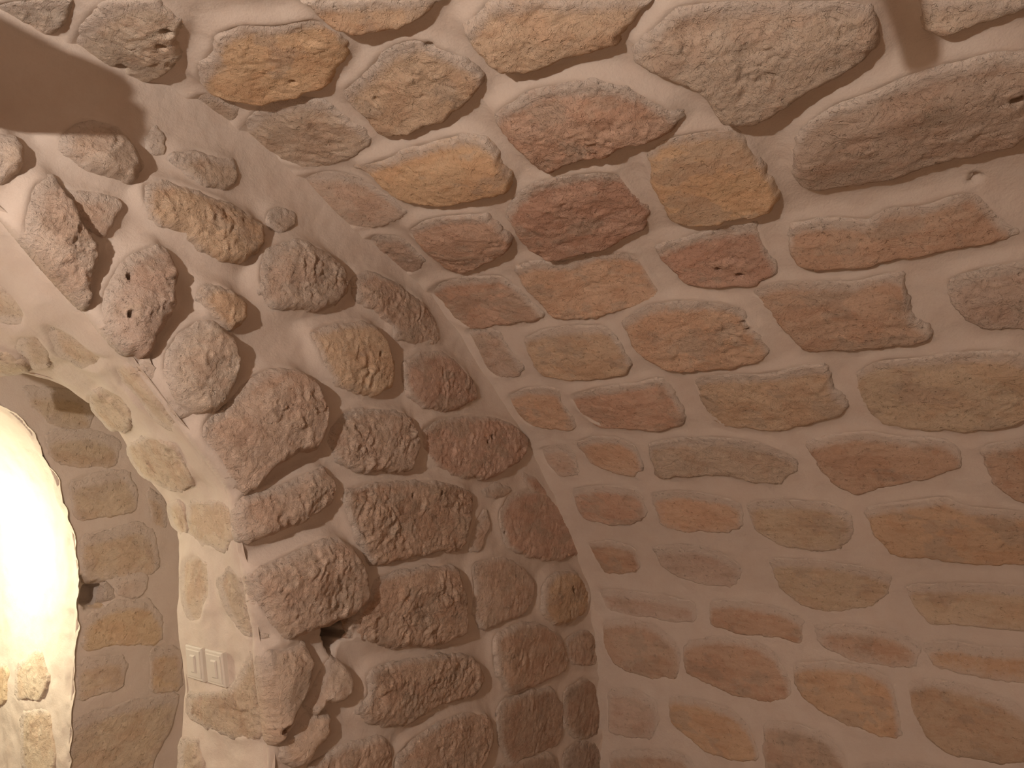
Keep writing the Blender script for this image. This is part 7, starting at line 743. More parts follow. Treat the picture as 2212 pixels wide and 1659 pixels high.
 ([(1.685,1.024),(1.754,1.039),(1.877,1.029),(1.954,1.02),(1.981,1.145),(1.948,1.261),(1.835,1.25),(1.764,1.261),(1.674,1.246),(1.679,1.153)],1.2,'f3',0.3,0.5,0),
 ([(2.023,1.027),(2.1,1.04),(2.196,1.041),(2.296,1.05),(2.285,1.129),(2.286,1.242),(2.174,1.25),(2.093,1.274),(2.011,1.245),(2.017,1.13)],1.5,'j1',0.3,0.5,0),
 ([(2.323,1.038),(2.4,1.054),(2.471,1.043),(2.554,1.036),(2.56,1.146),(2.542,1.251),(2.453,1.25),(2.379,1.248),(2.339,1.249),(2.336,1.15)],0.8,'j1',0.3,0.5,0),
 ([(2.592,1.034),(2.653,1.044),(2.71,1.026),(2.755,1.044),(2.783,1.162),(2.783,1.245),(2.686,1.25),(2.636,1.247),(2.614,1.263),(2.615,1.145)],0.9,'j1',0.3,0.5,0),
 ([(2.801,1.043),(2.873,1.047),(2.919,1.047),(2.945,1.029),(2.977,1.139),(2.959,1.269),(2.897,1.244),(2.844,1.265),(2.81,1.27),(2.806,1.137)],1.2,'j2',0.3,0.5,0),
 ([(3.012,1.051),(3.066,1.037),(3.121,1.038),(3.171,1.047),(3.184,1.149),(3.192,1.244),(3.091,1.251),(3.055,1.264),(3.009,1.274),(3.02,1.158)],1.4,'j1',0.3,0.5,0),
 ([(3.223,1.029),(3.286,1.033),(3.386,1.04),(3.462,1.033),(3.473,1.156),(3.445,1.243),(3.382,1.243),(3.295,1.253),(3.211,1.244),(3.234,1.142)],0.9,'j1',0.3,0.5,0),
 ([(3.492,1.043),(3.585,1.029),(3.653,1.048),(3.755,1.035),(3.761,1.15),(3.741,1.258),(3.664,1.263),(3.589,1.24),(3.487,1.256),(3.495,1.138)],1.3,'j2',0.3,0.5,0),
 ([(3.806,1.052),(3.884,1.043),(3.998,1.04),(4.088,1.041),(4.077,1.129),(4.088,1.256),(3.966,1.246),(3.882,1.254),(3.792,1.26),(3.796,1.148)],1.1,'f3',0.3,0.5,0),
 ([(4.155,1.02),(4.192,1.02),(4.268,1.051),(4.348,1.048),(4.356,1.14),(4.352,1.256),(4.262,1.249),(4.212,1.247),(4.135,1.271),(4.153,1.157)],1.2,'j1',0.3,0.5,0),
 ([(4.402,1.023),(4.497,1.045),(4.606,1.031),(4.689,1.049),(4.689,1.149),(4.699,1.257),(4.583,1.242),(4.496,1.265),(4.392,1.251),(4.389,1.141)],1.3,'j2',0.3,0.5,0),
 ([(4.722,1.037),(4.833,1.047),(4.936,1.04),(5.013,1.028),(5.004,1.145),(5.01,1.241),(4.911,1.24),(4.814,1.244),(4.751,1.268),(4.726,1.135)],1.2,'j1',0.3,0.5,0),
 ([(5.048,1.019),(5.135,1.024),(5.236,1.029),(5.33,1.046),(5.33,1.154),(5.305,1.256),(5.217,1.238),(5.122,1.262),(5.068,1.254),(5.052,1.148)],0.9,'j1',0.3,0.5,0),
 ([(5.353,1.035),(5.434,1.031),(5.542,1.032),(5.656,1.031),(5.653,1.159),(5.634,1.254),(5.525,1.273),(5.443,1.268),(5.355,1.245),(5.361,1.154)],1.3,'f3',0.3,0.5,0),
 ([(5.694,1.035),(5.739,1.019),(5.764,1.036),(5.832,1.032),(5.842,1.135),(5.844,1.239),(5.775,1.27),(5.731,1.245),(5.684,1.262),(5.665,1.158)],1.3,'j1',0.3,0.5,0),
 ([(5.859,1.044),(5.964,1.053),(6.057,1.036),(6.16,1.052),(6.172,1.135),(6.17,1.266),(6.056,1.248),(5.97,1.258),(5.854,1.263),(5.889,1.142)],1.5,'j2',0.3,0.5,0),
 ([(-0.164,1.303),(-0.121,1.296),(-0.086,1.304),(-0.03,1.314),(-0.032,1.403),(0.001,1.483),(-0.063,1.491),(-0.121,1.481),(-0.191,1.474),(-0.185,1.376)],1.0,'j1',0.3,0.5,0),
 ([(0.013,1.315),(0.092,1.293),(0.186,1.31),(0.246,1.286),(0.263,1.385),(0.277,1.473),(0.161,1.492),(0.113,1.475),(0.017,1.476),(0.043,1.381)],1.3,'j2',0.3,0.5,0),
 ([(0.318,1.315),(0.367,1.288),(0.446,1.296),(0.512,1.306),(0.499,1.376),(0.49,1.473),(0.417,1.474),(0.361,1.488),(0.299,1.485),(0.309,1.397)],1.3,'f3',0.3,0.5,0),
 ([(0.53,1.293),(0.646,1.31),(0.759,1.289),(0.84,1.299),(0.864,1.396),(0.835,1.467),(0.728,1.481),(0.646,1.475),(0.546,1.47),(0.56,1.372)],1.0,'j2',0.3,0.5,0),
 ([(0.882,1.288),(0.978,1.282),(1.039,1.291),(1.119,1.313),(1.087,1.405),(1.093,1.459),(1.023,1.475),(0.943,1.477),(0.907,1.487),(0.907,1.387)],0.9,'j2',0.3,0.5,0),
 ([(1.151,1.284),(1.21,1.294),(1.247,1.306),(1.317,1.304),(1.319,1.402),(1.333,1.468),(1.246,1.47),(1.195,1.475),(1.163,1.482),(1.156,1.396)],1.3,'f3',0.3,0.5,0),
 ([(1.385,1.297),(1.448,1.312),(1.546,1.285),(1.626,1.306),(1.618,1.391),(1.618,1.487),(1.535,1.491),(1.439,1.464),(1.375,1.477),(1.355,1.376)],1.4,'f3',0.3,0.5,0),
 ([(1.675,1.287),(1.781,1.314),(1.873,1.31),(1.976,1.297),(1.995,1.386),(1.977,1.467),(1.871,1.488),(1.74,1.49),(1.664,1.464),(1.648,1.393)],0.9,'j1',0.3,0.5,0),
 ([(2.014,1.293),(2.088,1.318),(2.146,1.304),(2.187,1.301),(2.208,1.378),(2.196,1.481),(2.132,1.464),(2.087,1.474),(2.016,1.47),(2.038,1.401)],1.0,'f3',0.3,0.5,0),
 ([(2.263,1.31),(2.288,1.309),(2.351,1.294),(2.389,1.293),(2.409,1.388),(2.403,1.466),(2.339,1.477),(2.295,1.487),(2.257,1.466),(2.245,1.375)],0.9,'j2',0.3,0.5,0),
 ([(2.426,1.313),(2.548,1.3),(2.653,1.285),(2.779,1.308),(2.776,1.4),(2.776,1.483),(2.644,1.486),(2.526,1.477),(2.433,1.491),(2.436,1.39)],1.0,'f3',0.3,0.5,0),
 ([(2.842,1.286),(2.908,1.305),(2.959,1.298),(3.047,1.312),(3.015,1.375),(3.027,1.462),(2.938,1.482),(2.875,1.492),(2.823,1.465),(2.843,1.4)],1.4,'j1',0.3,0.5,0),
 ([(3.088,1.311),(3.19,1.29),(3.277,1.306),(3.38,1.317),(3.387,1.38),(3.392,1.49),(3.241,1.492),(3.159,1.469),(3.092,1.469),(3.072,1.395)],1.4,'f3',0.3,0.5,0),
 ([(3.422,1.287),(3.462,1.288),(3.52,1.289),(3.558,1.308),(3.56,1.382),(3.584,1.465),(3.513,1.483),(3.468,1.491),(3.411,1.462),(3.416,1.384)],1.1,'j1',0.3,0.5,0),
 ([(3.599,1.285),(3.676,1.308),(3.731,1.316),(3.809,1.292),(3.787,1.382),(3.814,1.467),(3.73,1.465),(3.649,1.46),(3.612,1.457),(3.603,1.396)],1.4,'j1',0.3,0.5,0),
 ([(3.835,1.307),(3.956,1.304),(4.041,1.314),(4.157,1.294),(4.179,1.395),(4.154,1.472),(4.039,1.462),(3.95,1.469),(3.838,1.481),(3.832,1.405)],1.4,'j1',0.3,0.5,0),
 ([(4.204,1.294),(4.273,1.317),(4.331,1.283),(4.401,1.294),(4.408,1.37),(4.42,1.466),(4.316,1.49),(4.262,1.489),(4.203,1.46),(4.211,1.385)],1.1,'j1',0.3,0.5,0),
 ([(4.435,1.3),(4.486,1.318),(4.561,1.301),(4.577,1.289),(4.586,1.389),(4.601,1.461),(4.518,1.461),(4.483,1.464),(4.455,1.492),(4.453,1.378)],1.5,'j1',0.3,0.5,0),
 ([(4.648,1.305),(4.715,1.289),(4.812,1.292),(4.892,1.306),(4.869,1.377),(4.862,1.472),(4.774,1.487),(4.705,1.482),(4.619,1.46),(4.631,1.374)],1.0,'j1',0.3,0.5,0),
 ([(4.923,1.317),(5.028,1.313),(5.113,1.306),(5.223,1.286),(5.219,1.377),(5.223,1.463),(5.116,1.476),(5.012,1.47),(4.938,1.487),(4.912,1.395)],1.5,'j1',0.3,0.5,0),
 ([(5.276,1.307),(5.318,1.283),(5.393,1.315),(5.434,1.3),(5.438,1.394),(5.443,1.464),(5.365,1.481),(5.336,1.463),(5.26,1.475),(5.253,1.38)],1.1,'j2',0.3,0.5,0),
 ([(5.477,1.316),(5.59,1.297),(5.663,1.299),(5.753,1.294),(5.749,1.37),(5.767,1.482),(5.671,1.47),(5.561,1.472),(5.501,1.459),(5.501,1.392)],1.5,'j1',0.3,0.5,0),
 ([(5.805,1.309),(5.91,1.312),(5.962,1.303),(6.073,1.303),(6.075,1.385),(6.046,1.46),(5.948,1.462),(5.869,1.489),(5.815,1.483),(5.818,1.39)],1.0,'j2',0.3,0.5,0),
 ([(6.118,1.305),(6.146,1.311),(6.192,1.289),(6.243,1.293),(6.251,1.373),(6.255,1.492),(6.179,1.493),(6.154,1.485),(6.094,1.492),(6.091,1.38)],1.2,'j2',0.3,0.5,0),
 ([(-0.01,1.522),(0.081,1.525),(0.173,1.525),(0.314,1.512),(0.314,1.633),(0.308,1.724),(0.16,1.74),(0.084,1.716),(-0.036,1.71),(-0.012,1.617)],1.1,'j2',0.3,0.5,0),
 ([(0.351,1.518),(0.456,1.511),(0.544,1.524),(0.669,1.524),(0.672,1.609),(0.669,1.718),(0.547,1.739),(0.43,1.712),(0.353,1.732),(0.324,1.616)],1.1,'j1',0.3,0.5,0),
 ([(0.702,1.506),(0.765,1.531),(0.809,1.523),(0.846,1.536),(0.859,1.637),(0.851,1.717),(0.8,1.738),(0.741,1.711),(0.682,1.734),(0.705,1.61)],0.9,'j1',0.3,0.5,0),
 ([(0.919,1.504),(0.99,1.501),(1.067,1.503),(1.15,1.525),(1.154,1.64),(1.166,1.735),(1.048,1.718),(0.988,1.723),(0.908,1.722),(0.895,1.633)],1.1,'j1',0.3,0.5,0),
 ([(1.213,1.526),(1.269,1.523),(1.355,1.53),(1.43,1.514),(1.401,1.617),(1.415,1.739),(1.33,1.731),(1.28,1.745),(1.197,1.738),(1.194,1.618)],1.0,'f3',0.3,0.5,0),
 ([(1.474,1.524),(1.503,1.518),(1.539,1.51),(1.572,1.518),(1.593,1.641),(1.576,1.718),(1.55,1.744),(1.514,1.713),(1.455,1.724),(1.46,1.606)],1.1,'j2',0.3,0.5,0),
 ([(1.635,1.521),(1.716,1.501),(1.8,1.528),(1.918,1.509),(1.923,1.633),(1.908,1.734),(1.787,1.725),(1.702,1.72),(1.643,1.736),(1.636,1.618)],0.8,'f3',0.3,0.5,0),
 ([(1.942,1.512),(2.019,1.519),(2.123,1.518),(2.188,1.529),(2.195,1.63),(2.203,1.742),(2.097,1.739),(2.019,1.721),(1.942,1.716),(1.958,1.612)],0.9,'j2',0.3,0.5,0),
 ([(2.222,1.521),(2.285,1.534),(2.335,1.529),(2.389,1.521),(2.392,1.628),(2.411,1.729),(2.324,1.724),(2.293,1.715),(2.244,1.729),(2.223,1.626)],1.2,'j1',0.3,0.5,0),
 ([(2.448,1.504),(2.576,1.527),(2.671,1.516),(2.761,1.527),(2.788,1.626),(2.764,1.712),(2.632,1.744),(2.537,1.732),(2.455,1.723),(2.461,1.63)],1.4,'f3',0.3,0.5,0),
 ([(2.803,1.533),(2.887,1.507),(2.916,1.501),(2.989,1.531),(2.986,1.619),(3.0,1.74),(2.903,1.72),(2.864,1.72),(2.822,1.738),(2.833,1.628)],1.4,'f3',0.3,0.5,0),
 ([(3.037,1.534),(3.108,1.512),(3.193,1.533),(3.302,1.52),(3.285,1.633),(3.287,1.725),(3.179,1.72),(3.095,1.725),(3.024,1.72),(3.039,1.622)],1.0,'j2',0.3,0.5,0),
 ([(3.346,1.518),(3.415,1.504),(3.49,1.53),(3.586,1.519),(3.569,1.607),(3.564,1.728),(3.482,1.714),(3.407,1.717),(3.352,1.715),(3.329,1.626)],1.3,'j1',0.3,0.5,0),
 ([(3.635,1.502),(3.711,1.512),(3.755,1.531),(3.833,1.509),(3.862,1.61),(3.848,1.737),(3.761,1.716),(3.686,1.734),(3.62,1.73),(3.637,1.608)],1.2,'j1',0.3,0.5,0),
 ([(3.876,1.516),(4.016,1.522),(4.114,1.532),(4.22,1.525),(4.248,1.623),(4.224,1.738),(4.09,1.72),(3.992,1.742),(3.898,1.711),(3.889,1.63)],0.9,'j2',0.3,0.5,0),
 ([(4.277,1.533),(4.366,1.53),(4.45,1.518),(4.544,1.511),(4.513,1.614),(4.544,1.726),(4.418,1.719),(4.341,1.726),(4.264,1.717),(4.284,1.62)],1.3,'j1',0.3,0.5,0),
 ([(4.561,1.504),(4.652,1.515),(4.733,1.515),(4.849,1.529),(4.855,1.632),(4.846,1.744),(4.725,1.737),(4.66,1.733),(4.588,1.738),(4.565,1.608)],1.1,'f3',0.3,0.5,0),
 ([(4.885,1.511),(4.937,1.514),(4.989,1.52),(5.08,1.505),(5.052,1.607),(5.071,1.744),(4.999,1.732),(4.931,1.714),(4.886,1.713),(4.896,1.637)],0.9,'j1',0.3,0.5,0),
 ([(5.102,1.529),(5.189,1.514),(5.276,1.522),(5.35,1.501),(5.344,1.631),(5.366,1.718),(5.246,1.73),(5.178,1.73),(5.105,1.729),(5.127,1.641)],0.9,'j2',0.3,0.5,0),
 ([(5.389,1.53),(5.471,1.516),(5.522,1.521),(5.624,1.525),(5.63,1.623),(5.605,1.71),(5.545,1.73),(5.469,1.717),(5.391,1.726),(5.405,1.607)],1.3,'j1',0.3,0.5,0),
 ([(5.659,1.536),(5.76,1.521),(5.838,1.504),(5.929,1.512),(5.941,1.63),(5.916,1.711),(5.807,1.736),(5.746,1.726),(5.673,1.742),(5.673,1.613)],0.9,'j2',0.3,0.5,0),
 ([(5.987,1.526),(6.061,1.523),(6.14,1.518),(6.219,1.501),(6.23,1.624),(6.233,1.724),(6.117,1.729),(6.055,1.73),(5.961,1.73),(5.955,1.634)],1.2,'f3',0.3,0.5,0),
 ([(-0.033,1.765),(0.027,1.763),(0.12,1.768),(0.173,1.783),(0.2,1.882),(0.176,1.983),(0.091,2.01),(0.009,1.983),(-0.046,2.005),(-0.046,1.868)],1.5,'j2',0.3,0.5,0),
 ([(0.232,1.76),(0.276,1.771),(0.361,1.769),(0.417,1.759),(0.433,1.878),(0.418,2.003),(0.357,2.008),(0.282,1.98),(0.231,2.004),(0.216,1.898)],1.4,'j1',0.3,0.5,0),
 ([(0.487,1.755),(0.533,1.764),(0.612,1.789),(0.687,1.768),(0.692,1.898),(0.677,1.99),(0.596,2.005),(0.546,1.994),(0.474,2.008),(0.491,1.887)],0.9,'j1',0.3,0.5,0),
 ([(0.735,1.759),(0.818,1.77),(0.937,1.762),(1.014,1.756),(1.02,1.892),(1.025,2.001),(0.924,2.005),(0.821,1.987),(0.719,2.001),(0.716,1.869)],1.0,'f3',0.3,0.5,0),
 ([(1.079,1.763),(1.147,1.77),(1.261,1.783),(1.348,1.754),(1.361,1.872),(1.341,1.998),(1.225,2.002),(1.158,1.991),(1.06,2.006),(1.065,1.879)],1.3,'j1',0.3,0.5,0),
 ([(1.374,1.788),(1.458,1.788),(1.511,1.781),(1.586,1.764),(1.581,1.879),(1.599,2.009),(1.525,1.994),(1.462,2.011),(1.375,1.981),(1.38,1.893)],1.2,'j2',0.3,0.5,0),
 ([(1.625,1.768),(1.741,1.765),(1.83,1.779),(1.926,1.774),(1.945,1.879),(1.951,1.979),(1.824,1.995),(1.727,2.011),(1.644,1.977),(1.649,1.889)],1.2,'j1',0.3,0.5,0),
 ([(1.992,1.777),(2.077,1.789),(2.126,1.788),(2.207,1.784),(2.236,1.874),(2.217,2.011),(2.136,1.993),(2.059,1.98),(1.97,1.99),(1.971,1.874)],1.1,'j1',0.3,0.5,0),
 ([(2.281,1.764),(2.331,1.759),(2.366,1.779),(2.451,1.777),(2.439,1.871),(2.443,1.981),(2.386,2.002),(2.304,1.977),(2.275,1.977),(2.279,1.899)],1.2,'f3',0.3,0.5,0),
 ([(2.493,1.781),(2.546,1.781),(2.642,1.78),(2.747,1.789),(2.72,1.868),(2.746,1.987),(2.646,1.993),(2.57,2.007),(2.465,1.983),(2.462,1.867)],1.4,'j2',0.3,0.5,0),
 ([(2.793,1.79),(2.868,1.782),(2.962,1.784),(3.089,1.76),(3.094,1.879),(3.086,1.986),(2.974,2.012),(2.871,2.003),(2.765,1.997),(2.79,1.876)],1.4,'j2',0.3,0.5,0),
 ([(3.114,1.772),(3.205,1.764),(3.289,1.76),(3.345,1.788),(3.341,1.865),(3.337,2.01),(3.273,1.994),(3.198,2.011),(3.136,1.984),(3.117,1.901)],1.2,'f3',0.3,0.5,0),
 ([(3.4,1.757),(3.516,1.77),(3.621,1.788),(3.733,1.78),(3.717,1.899),(3.713,1.982),(3.577,1.984),(3.486,1.988),(3.402,2.004),(3.405,1.9)],1.1,'f3',0.3,0.5,0),
 ([(3.763,1.783),(3.841,1.775),(3.908,1.757),(3.959,1.769),(3.954,1.891),(3.974,1.988),(3.862,2.0),(3.83,1.989),(3.758,1.998),(3.743,1.894)],1.4,'j1',0.3,0.5,0),
 ([(3.998,1.788),(4.091,1.772),(4.167,1.788),(4.25,1.782),(4.233,1.871),(4.23,1.981),(4.15,2.01),(4.071,2.011),(4.003,2.002),(4.018,1.889)],1.0,'j1',0.3,0.5,0),
 ([(4.28,1.777),(4.342,1.762),(4.388,1.788),(4.452,1.78),(4.433,1.881),(4.459,1.98),(4.37,1.978),(4.319,2.008),(4.278,2.0),(4.292,1.878)],1.1,'j1',0.3,0.5,0),
 ([(4.488,1.765),(4.566,1.763),(4.608,1.777),(4.692,1.754),(4.691,1.894),(4.674,1.988),(4.585,1.978),(4.541,2.008),(4.47,1.977),(4.499,1.895)],1.3,'f3',0.3,0.5,0),
 ([(4.739,1.778),(4.797,1.783),(4.841,1.765),(4.908,1.779),(4.911,1.891),(4.926,2.007),(4.846,1.985),(4.783,1.984),(4.72,2.002),(4.712,1.89)],1.0,'j2',0.3,0.5,0),
 ([(4.963,1.785),(5.075,1.784),(5.179,1.758),(5.287,1.777),(5.297,1.876),(5.263,1.981),(5.168,2.011),(5.06,1.984),(4.961,1.978),(4.959,1.896)],1.1,'j1',0.3,0.5,0),
 ([(5.326,1.761),(5.394,1.759),(5.476,1.759),(5.553,1.768),(5.564,1.87),(5.554,2.0),(5.486,1.994),(5.402,1.984),(5.323,2.006),(5.341,1.9)],1.4,'j2',0.3,0.5,0),
 ([(5.61,1.758),(5.664,1.787),(5.733,1.783),(5.814,1.775),(5.809,1.865),(5.838,2.0),(5.719,2.001),(5.676,2.008),(5.595,1.979),(5.624,1.887)],1.2,'j2',0.3,0.5,0),
 ([(5.874,1.784),(5.929,1.773),(6.021,1.766),(6.097,1.761),(6.092,1.898),(6.082,2.002),(5.991,2.009),(5.946,2.003),(5.881,2.006),(5.857,1.873)],1.1,'j1',0.3,0.5,0),
 ([(6.14,1.765),(6.199,1.783),(6.3,1.759),(6.348,1.769),(6.344,1.887),(6.347,2.007),(6.275,1.986),(6.186,1.995),(6.12,2.003),(6.135,1.872)],1.0,'j1',0.3,0.5,0),
 ([(-0.189,2.034),(-0.078,2.051),(0.027,2.04),(0.136,2.043),(0.137,2.107),(0.144,2.219),(0.009,2.21),(-0.075,2.222),(-0.198,2.205),(-0.187,2.12)],1.2,'j1',0.3,0.5,0),
 ([(0.194,2.039),(0.241,2.039),(0.293,2.027),(0.34,2.028),(0.359,2.115),(0.35,2.208),(0.287,2.195),(0.247,2.201),(0.187,2.207),(0.2,2.133)],1.3,'f3',0.3,0.5,0),
 ([(0.393,2.02),(0.479,2.025),(0.53,2.034),(0.63,2.024),(0.627,2.124),(0.623,2.207),(0.527,2.192),(0.452,2.204),(0.389,2.201),(0.392,2.13)],0.8,'j1',0.3,0.5,0),
 ([(0.672,2.021),(0.699,2.024),(0.764,2.049),(0.843,2.029),(0.836,2.113),(0.827,2.206),(0.746,2.2),(0.728,2.2),(0.65,2.224),(0.668,2.123)],0.8,'f3',0.3,0.5,0),
 ([(0.89,2.022),(0.942,2.032),(1.049,2.044),(1.095,2.021),(1.102,2.111),(1.126,2.208),(1.024,2.212),(0.942,2.196),(0.867,2.202),(0.891,2.128)],1.1,'f3',0.3,0.5,0),
 ([(1.17,2.047),(1.236,2.048),(1.355,2.04),(1.429,2.055),(1.456,2.115),(1.462,2.217),(1.319,2.224),(1.241,2.198),(1.156,2.204),(1.162,2.136)],0.8,'f3',0.3,0.5,0),
 ([(1.476,2.029),(1.567,2.036),(1.612,2.051),(1.685,2.049),(1.69,2.131),(1.692,2.209),(1.588,2.192),(1.561,2.19),(1.498,2.218),(1.5,2.137)],0.9,'j2',0.3,0.5,0),
 ([(1.737,2.028),(1.812,2.042),(1.928,2.03),(2.014,2.035),(2.02,2.118),(2.011,2.215),(1.88,2.198),(1.808,2.213),(1.724,2.218),(1.732,2.107)],0.9,'f3',0.3,0.5,0),
 ([(2.074,2.052),(2.151,2.042),(2.258,2.041),(2.399,2.038),(2.403,2.137),(2.382,2.22),(2.259,2.196),(2.152,2.207),(2.044,2.196),(2.054,2.106)],0.9,'f3',0.3,0.5,0),
 ([(2.422,2.046),(2.469,2.026),(2.544,2.038),(2.593,2.03),(2.587,2.14),(2.597,2.215),(2.547,2.193),(2.475,2.217),(2.423,2.191),(2.422,2.124)],1.0,'j2',0.3,0.5,0),
 ([(2.647,2.034),(2.763,2.056),(2.851,2.041),(2.974,2.029),(2.975,2.12),(2.995,2.219),(2.837,2.195),(2.735,2.193),(2.626,2.221),(2.638,2.108)],1.4,'f3',0.3,0.5,0),
 ([(3.02,2.027),(3.062,2.038),(3.12,2.048),(3.164,2.04),(3.188,2.123),(3.153,2.22),(3.105,2.191),(3.07,2.205),(3.027,2.197),(3.016,2.118)],1.5,'j1',0.3,0.5,0),
 ([(3.231,2.03),(3.27,2.022),(3.326,2.034),(3.379,2.044),(3.404,2.109),(3.406,2.202),(3.331,2.213),(3.265,2.199),(3.23,2.192),(3.231,2.111)],1.3,'f3',0.3,0.5,0),
 ([(3.435,2.05),(3.54,2.04),(3.653,2.048),(3.756,2.026),(3.76,2.115),(3.745,2.213),(3.614,2.215),(3.536,2.2),(3.447,2.19),(3.442,2.126)],0.9,'j2',0.3,0.5,0),
 ([(3.787,2.055),(3.842,2.036),(3.888,2.042),(3.911,2.056),(3.917,2.139),(3.938,2.21),(3.873,2.194),(3.819,2.206),(3.814,2.215),(3.794,2.11)],1.5,'f3',0.3,0.5,0),
 ([(3.987,2.051),(4.052,2.045),(4.128,2.047),(4.2,2.033),(4.191,2.13),(4.194,2.222),(4.094,2.208),(4.047,2.216),(3.975,2.189),(3.987,2.134)],1.0,'f3',0.3,0.5,0),
 ([(4.235,2.04),(4.294,2.036),(4.35,2.045),(4.413,2.054),(4.402,2.137),(4.405,2.196),(4.359,2.223),(4.29,2.19),(4.217,2.202),(4.244,2.12)],0.8,'j1',0.3,0.5,0),
 ([(4.475,2.044),(4.565,2.048),(4.666,2.051),(4.782,2.052),(4.805,2.125),(4.802,2.193),(4.651,2.217),(4.549,2.214),(4.474,2.22),(4.462,2.107)],1.3,'j1',0.3,0.5,0),
 ([(4.834,2.028),(4.958,2.03),(5.057,2.049),(5.142,2.052),(5.163,2.116),(5.143,2.195),(5.037,2.217),(4.951,2.219),(4.83,2.223),(4.837,2.134)],1.3,'j1',0.3,0.5,0),
 ([(5.206,2.047),(5.279,2.022),(5.359,2.033),(5.452,2.046),(5.471,2.136),(5.443,2.224),(5.369,2.215),(5.274,2.217),(5.215,2.213),(5.187,2.135)],0.9,'j2',0.3,0.5,0),
 ([(5.49,2.054),(5.596,2.049),(5.657,2.025),(5.735,2.025),(5.749,2.108),(5.752,2.207),(5.631,2.199),(5.564,2.194),(5.504,2.205),(5.514,2.105)],1.1,'j2',0.3,0.5,0),
 ([(5.782,2.028),(5.844,2.029),(5.879,2.034),(5.934,2.038),(5.955,2.13),(5.939,2.215),(5.893,2.211),(5.82,2.224),(5.781,2.192),(5.774,2.135)],1.2,'f3',0.3,0.5,0),
 ([(5.972,2.056),(6.1,2.023),(6.216,2.032),(6.326,2.03),(6.329,2.124),(6.323,2.2),(6.202,2.2),(6.087,2.204),(6.0,2.19),(5.998,2.108)],1.0,'f3',0.3,0.5,0),
]
VC = Curve(mirrored(PROFILE, VX), 900); VCF = Curve(mirrored(PROFILE, VX), 6000)
FC = Curve(mirrored(FRONT, DX)); RC = Curve(mirrored(REAR, DX)); AC = Curve(mirrored(INNER_ARCH, DX))
FCF = Curve(mirrored(FRONT, DX), 4000); RCF = Curve(mirrored(REAR, DX), 4000); ACF = Curve(mirrored(INNER_ARCH, DX), 4000)
VAULT, WALL, JAMB = Vault(VCF), Wall(FC, D), Reveal(FCF, RCF, D, YB)
INNER, PASSAGE = Wall(AC, Y2), Reveal(ACF, ACF, Y2, Y3)

# ------------------------------------------------------------------ noise
_r = np.random.RandomState(11)
_perm = _r.permutation(256); _perm = np.r_[_perm, _perm, _perm]
_g = _r.normal(size=(256, 3)); _g /= np.linalg.norm(_g, axis=1)[:, None]
def noise(x, y, z):
    x, y, z = np.broadcast_arrays(np.asarray(x, float), np.asarray(y, float), np.asarray(z, float))
    xi, yi, zi = [np.floor(v).astype(int) for v in (x, y, z)]
    fx, fy, fz = x - xi, y - yi, z - zi
    u, v, w = [t * t * t * (t * (t * 6 - 15) + 10) for t in (fx, fy, fz)]
    xi &= 255; yi &= 255; zi &= 255
    def gr(i, j, k):
        g = _g[_perm[_perm[_perm[xi + i] + yi + j] + zi + k]]
        return g[..., 0] * (fx - i) + g[..., 1] * (fy - j) + g[..., 2] * (fz - k)
    def lerp(a, b, t): return a + t * (b - a)
    return 1.5 * lerp(lerp(lerp(gr(0, 0, 0), gr(1, 0, 0), u), lerp(gr(0, 1, 0), gr(1, 1, 0), u), v),
                      lerp(lerp(gr(0, 0, 1), gr(1, 0, 1), u), lerp(gr(0, 1, 1), gr(1, 1, 1), u), v), w)
def fbm(x, y, z, n=3, gain=.5):
    s = 0; a = 1; f = 1
    for k in range(n):
        s = s + a * noise(x * f + 17 * k, y * f + 5 * k, z * f); a *= gain; f *= 2.03
    return s
def sstep(x, a, b):
    t = np.clip((x - a) / (b - a), 0, 1); return t * t * (3 - 2 * t)
def terrace(v, k):                                  # flat flakes divided by little scarps
    q = v * k; i = np.floor(q); f = q - i
    return (i + sstep(f, .72, 1.0)) / k

def smooth_poly(P, it=1):
    P = np.asarray(P, float)
    for _ in range(it):
        N = np.roll(P, -1, 0); Q = np.empty((len(P) * 2, 2)); Q[0::2] = .87 * P + .13 * N; Q[1::2] = .13 * P + .87 * N; P = Q
    return P
def poly_sd(X, Y, P):
    """signed distance to polygon, positive inside"""
    d = np.full(X.shape, 1e9); ins = np.zeros(X.shape, bool)
    for i in range(len(P)):
        ax, ay = P[i]; bx, by = P[(i + 1) % len(P)]
        ex, ey = bx - ax, by - ay
        t = np.clip(((X - ax) * ex + (Y - ay) * ey) / (ex * ex + ey * ey + 1e-12), 0, 1)
        d = np.minimum(d, (X - ax - t * ex) ** 2 + (Y - ay - t * ey) ** 2)
        c = ((ay > Y) != (by > Y)) & (X < (bx - ax) * (Y - ay) / ((by - ay) if abs(by - ay) > 1e-12 else 1e-12) + ax)
        ins ^= c
    d = np.sqrt(d)
    return np.where(ins, d, -d)

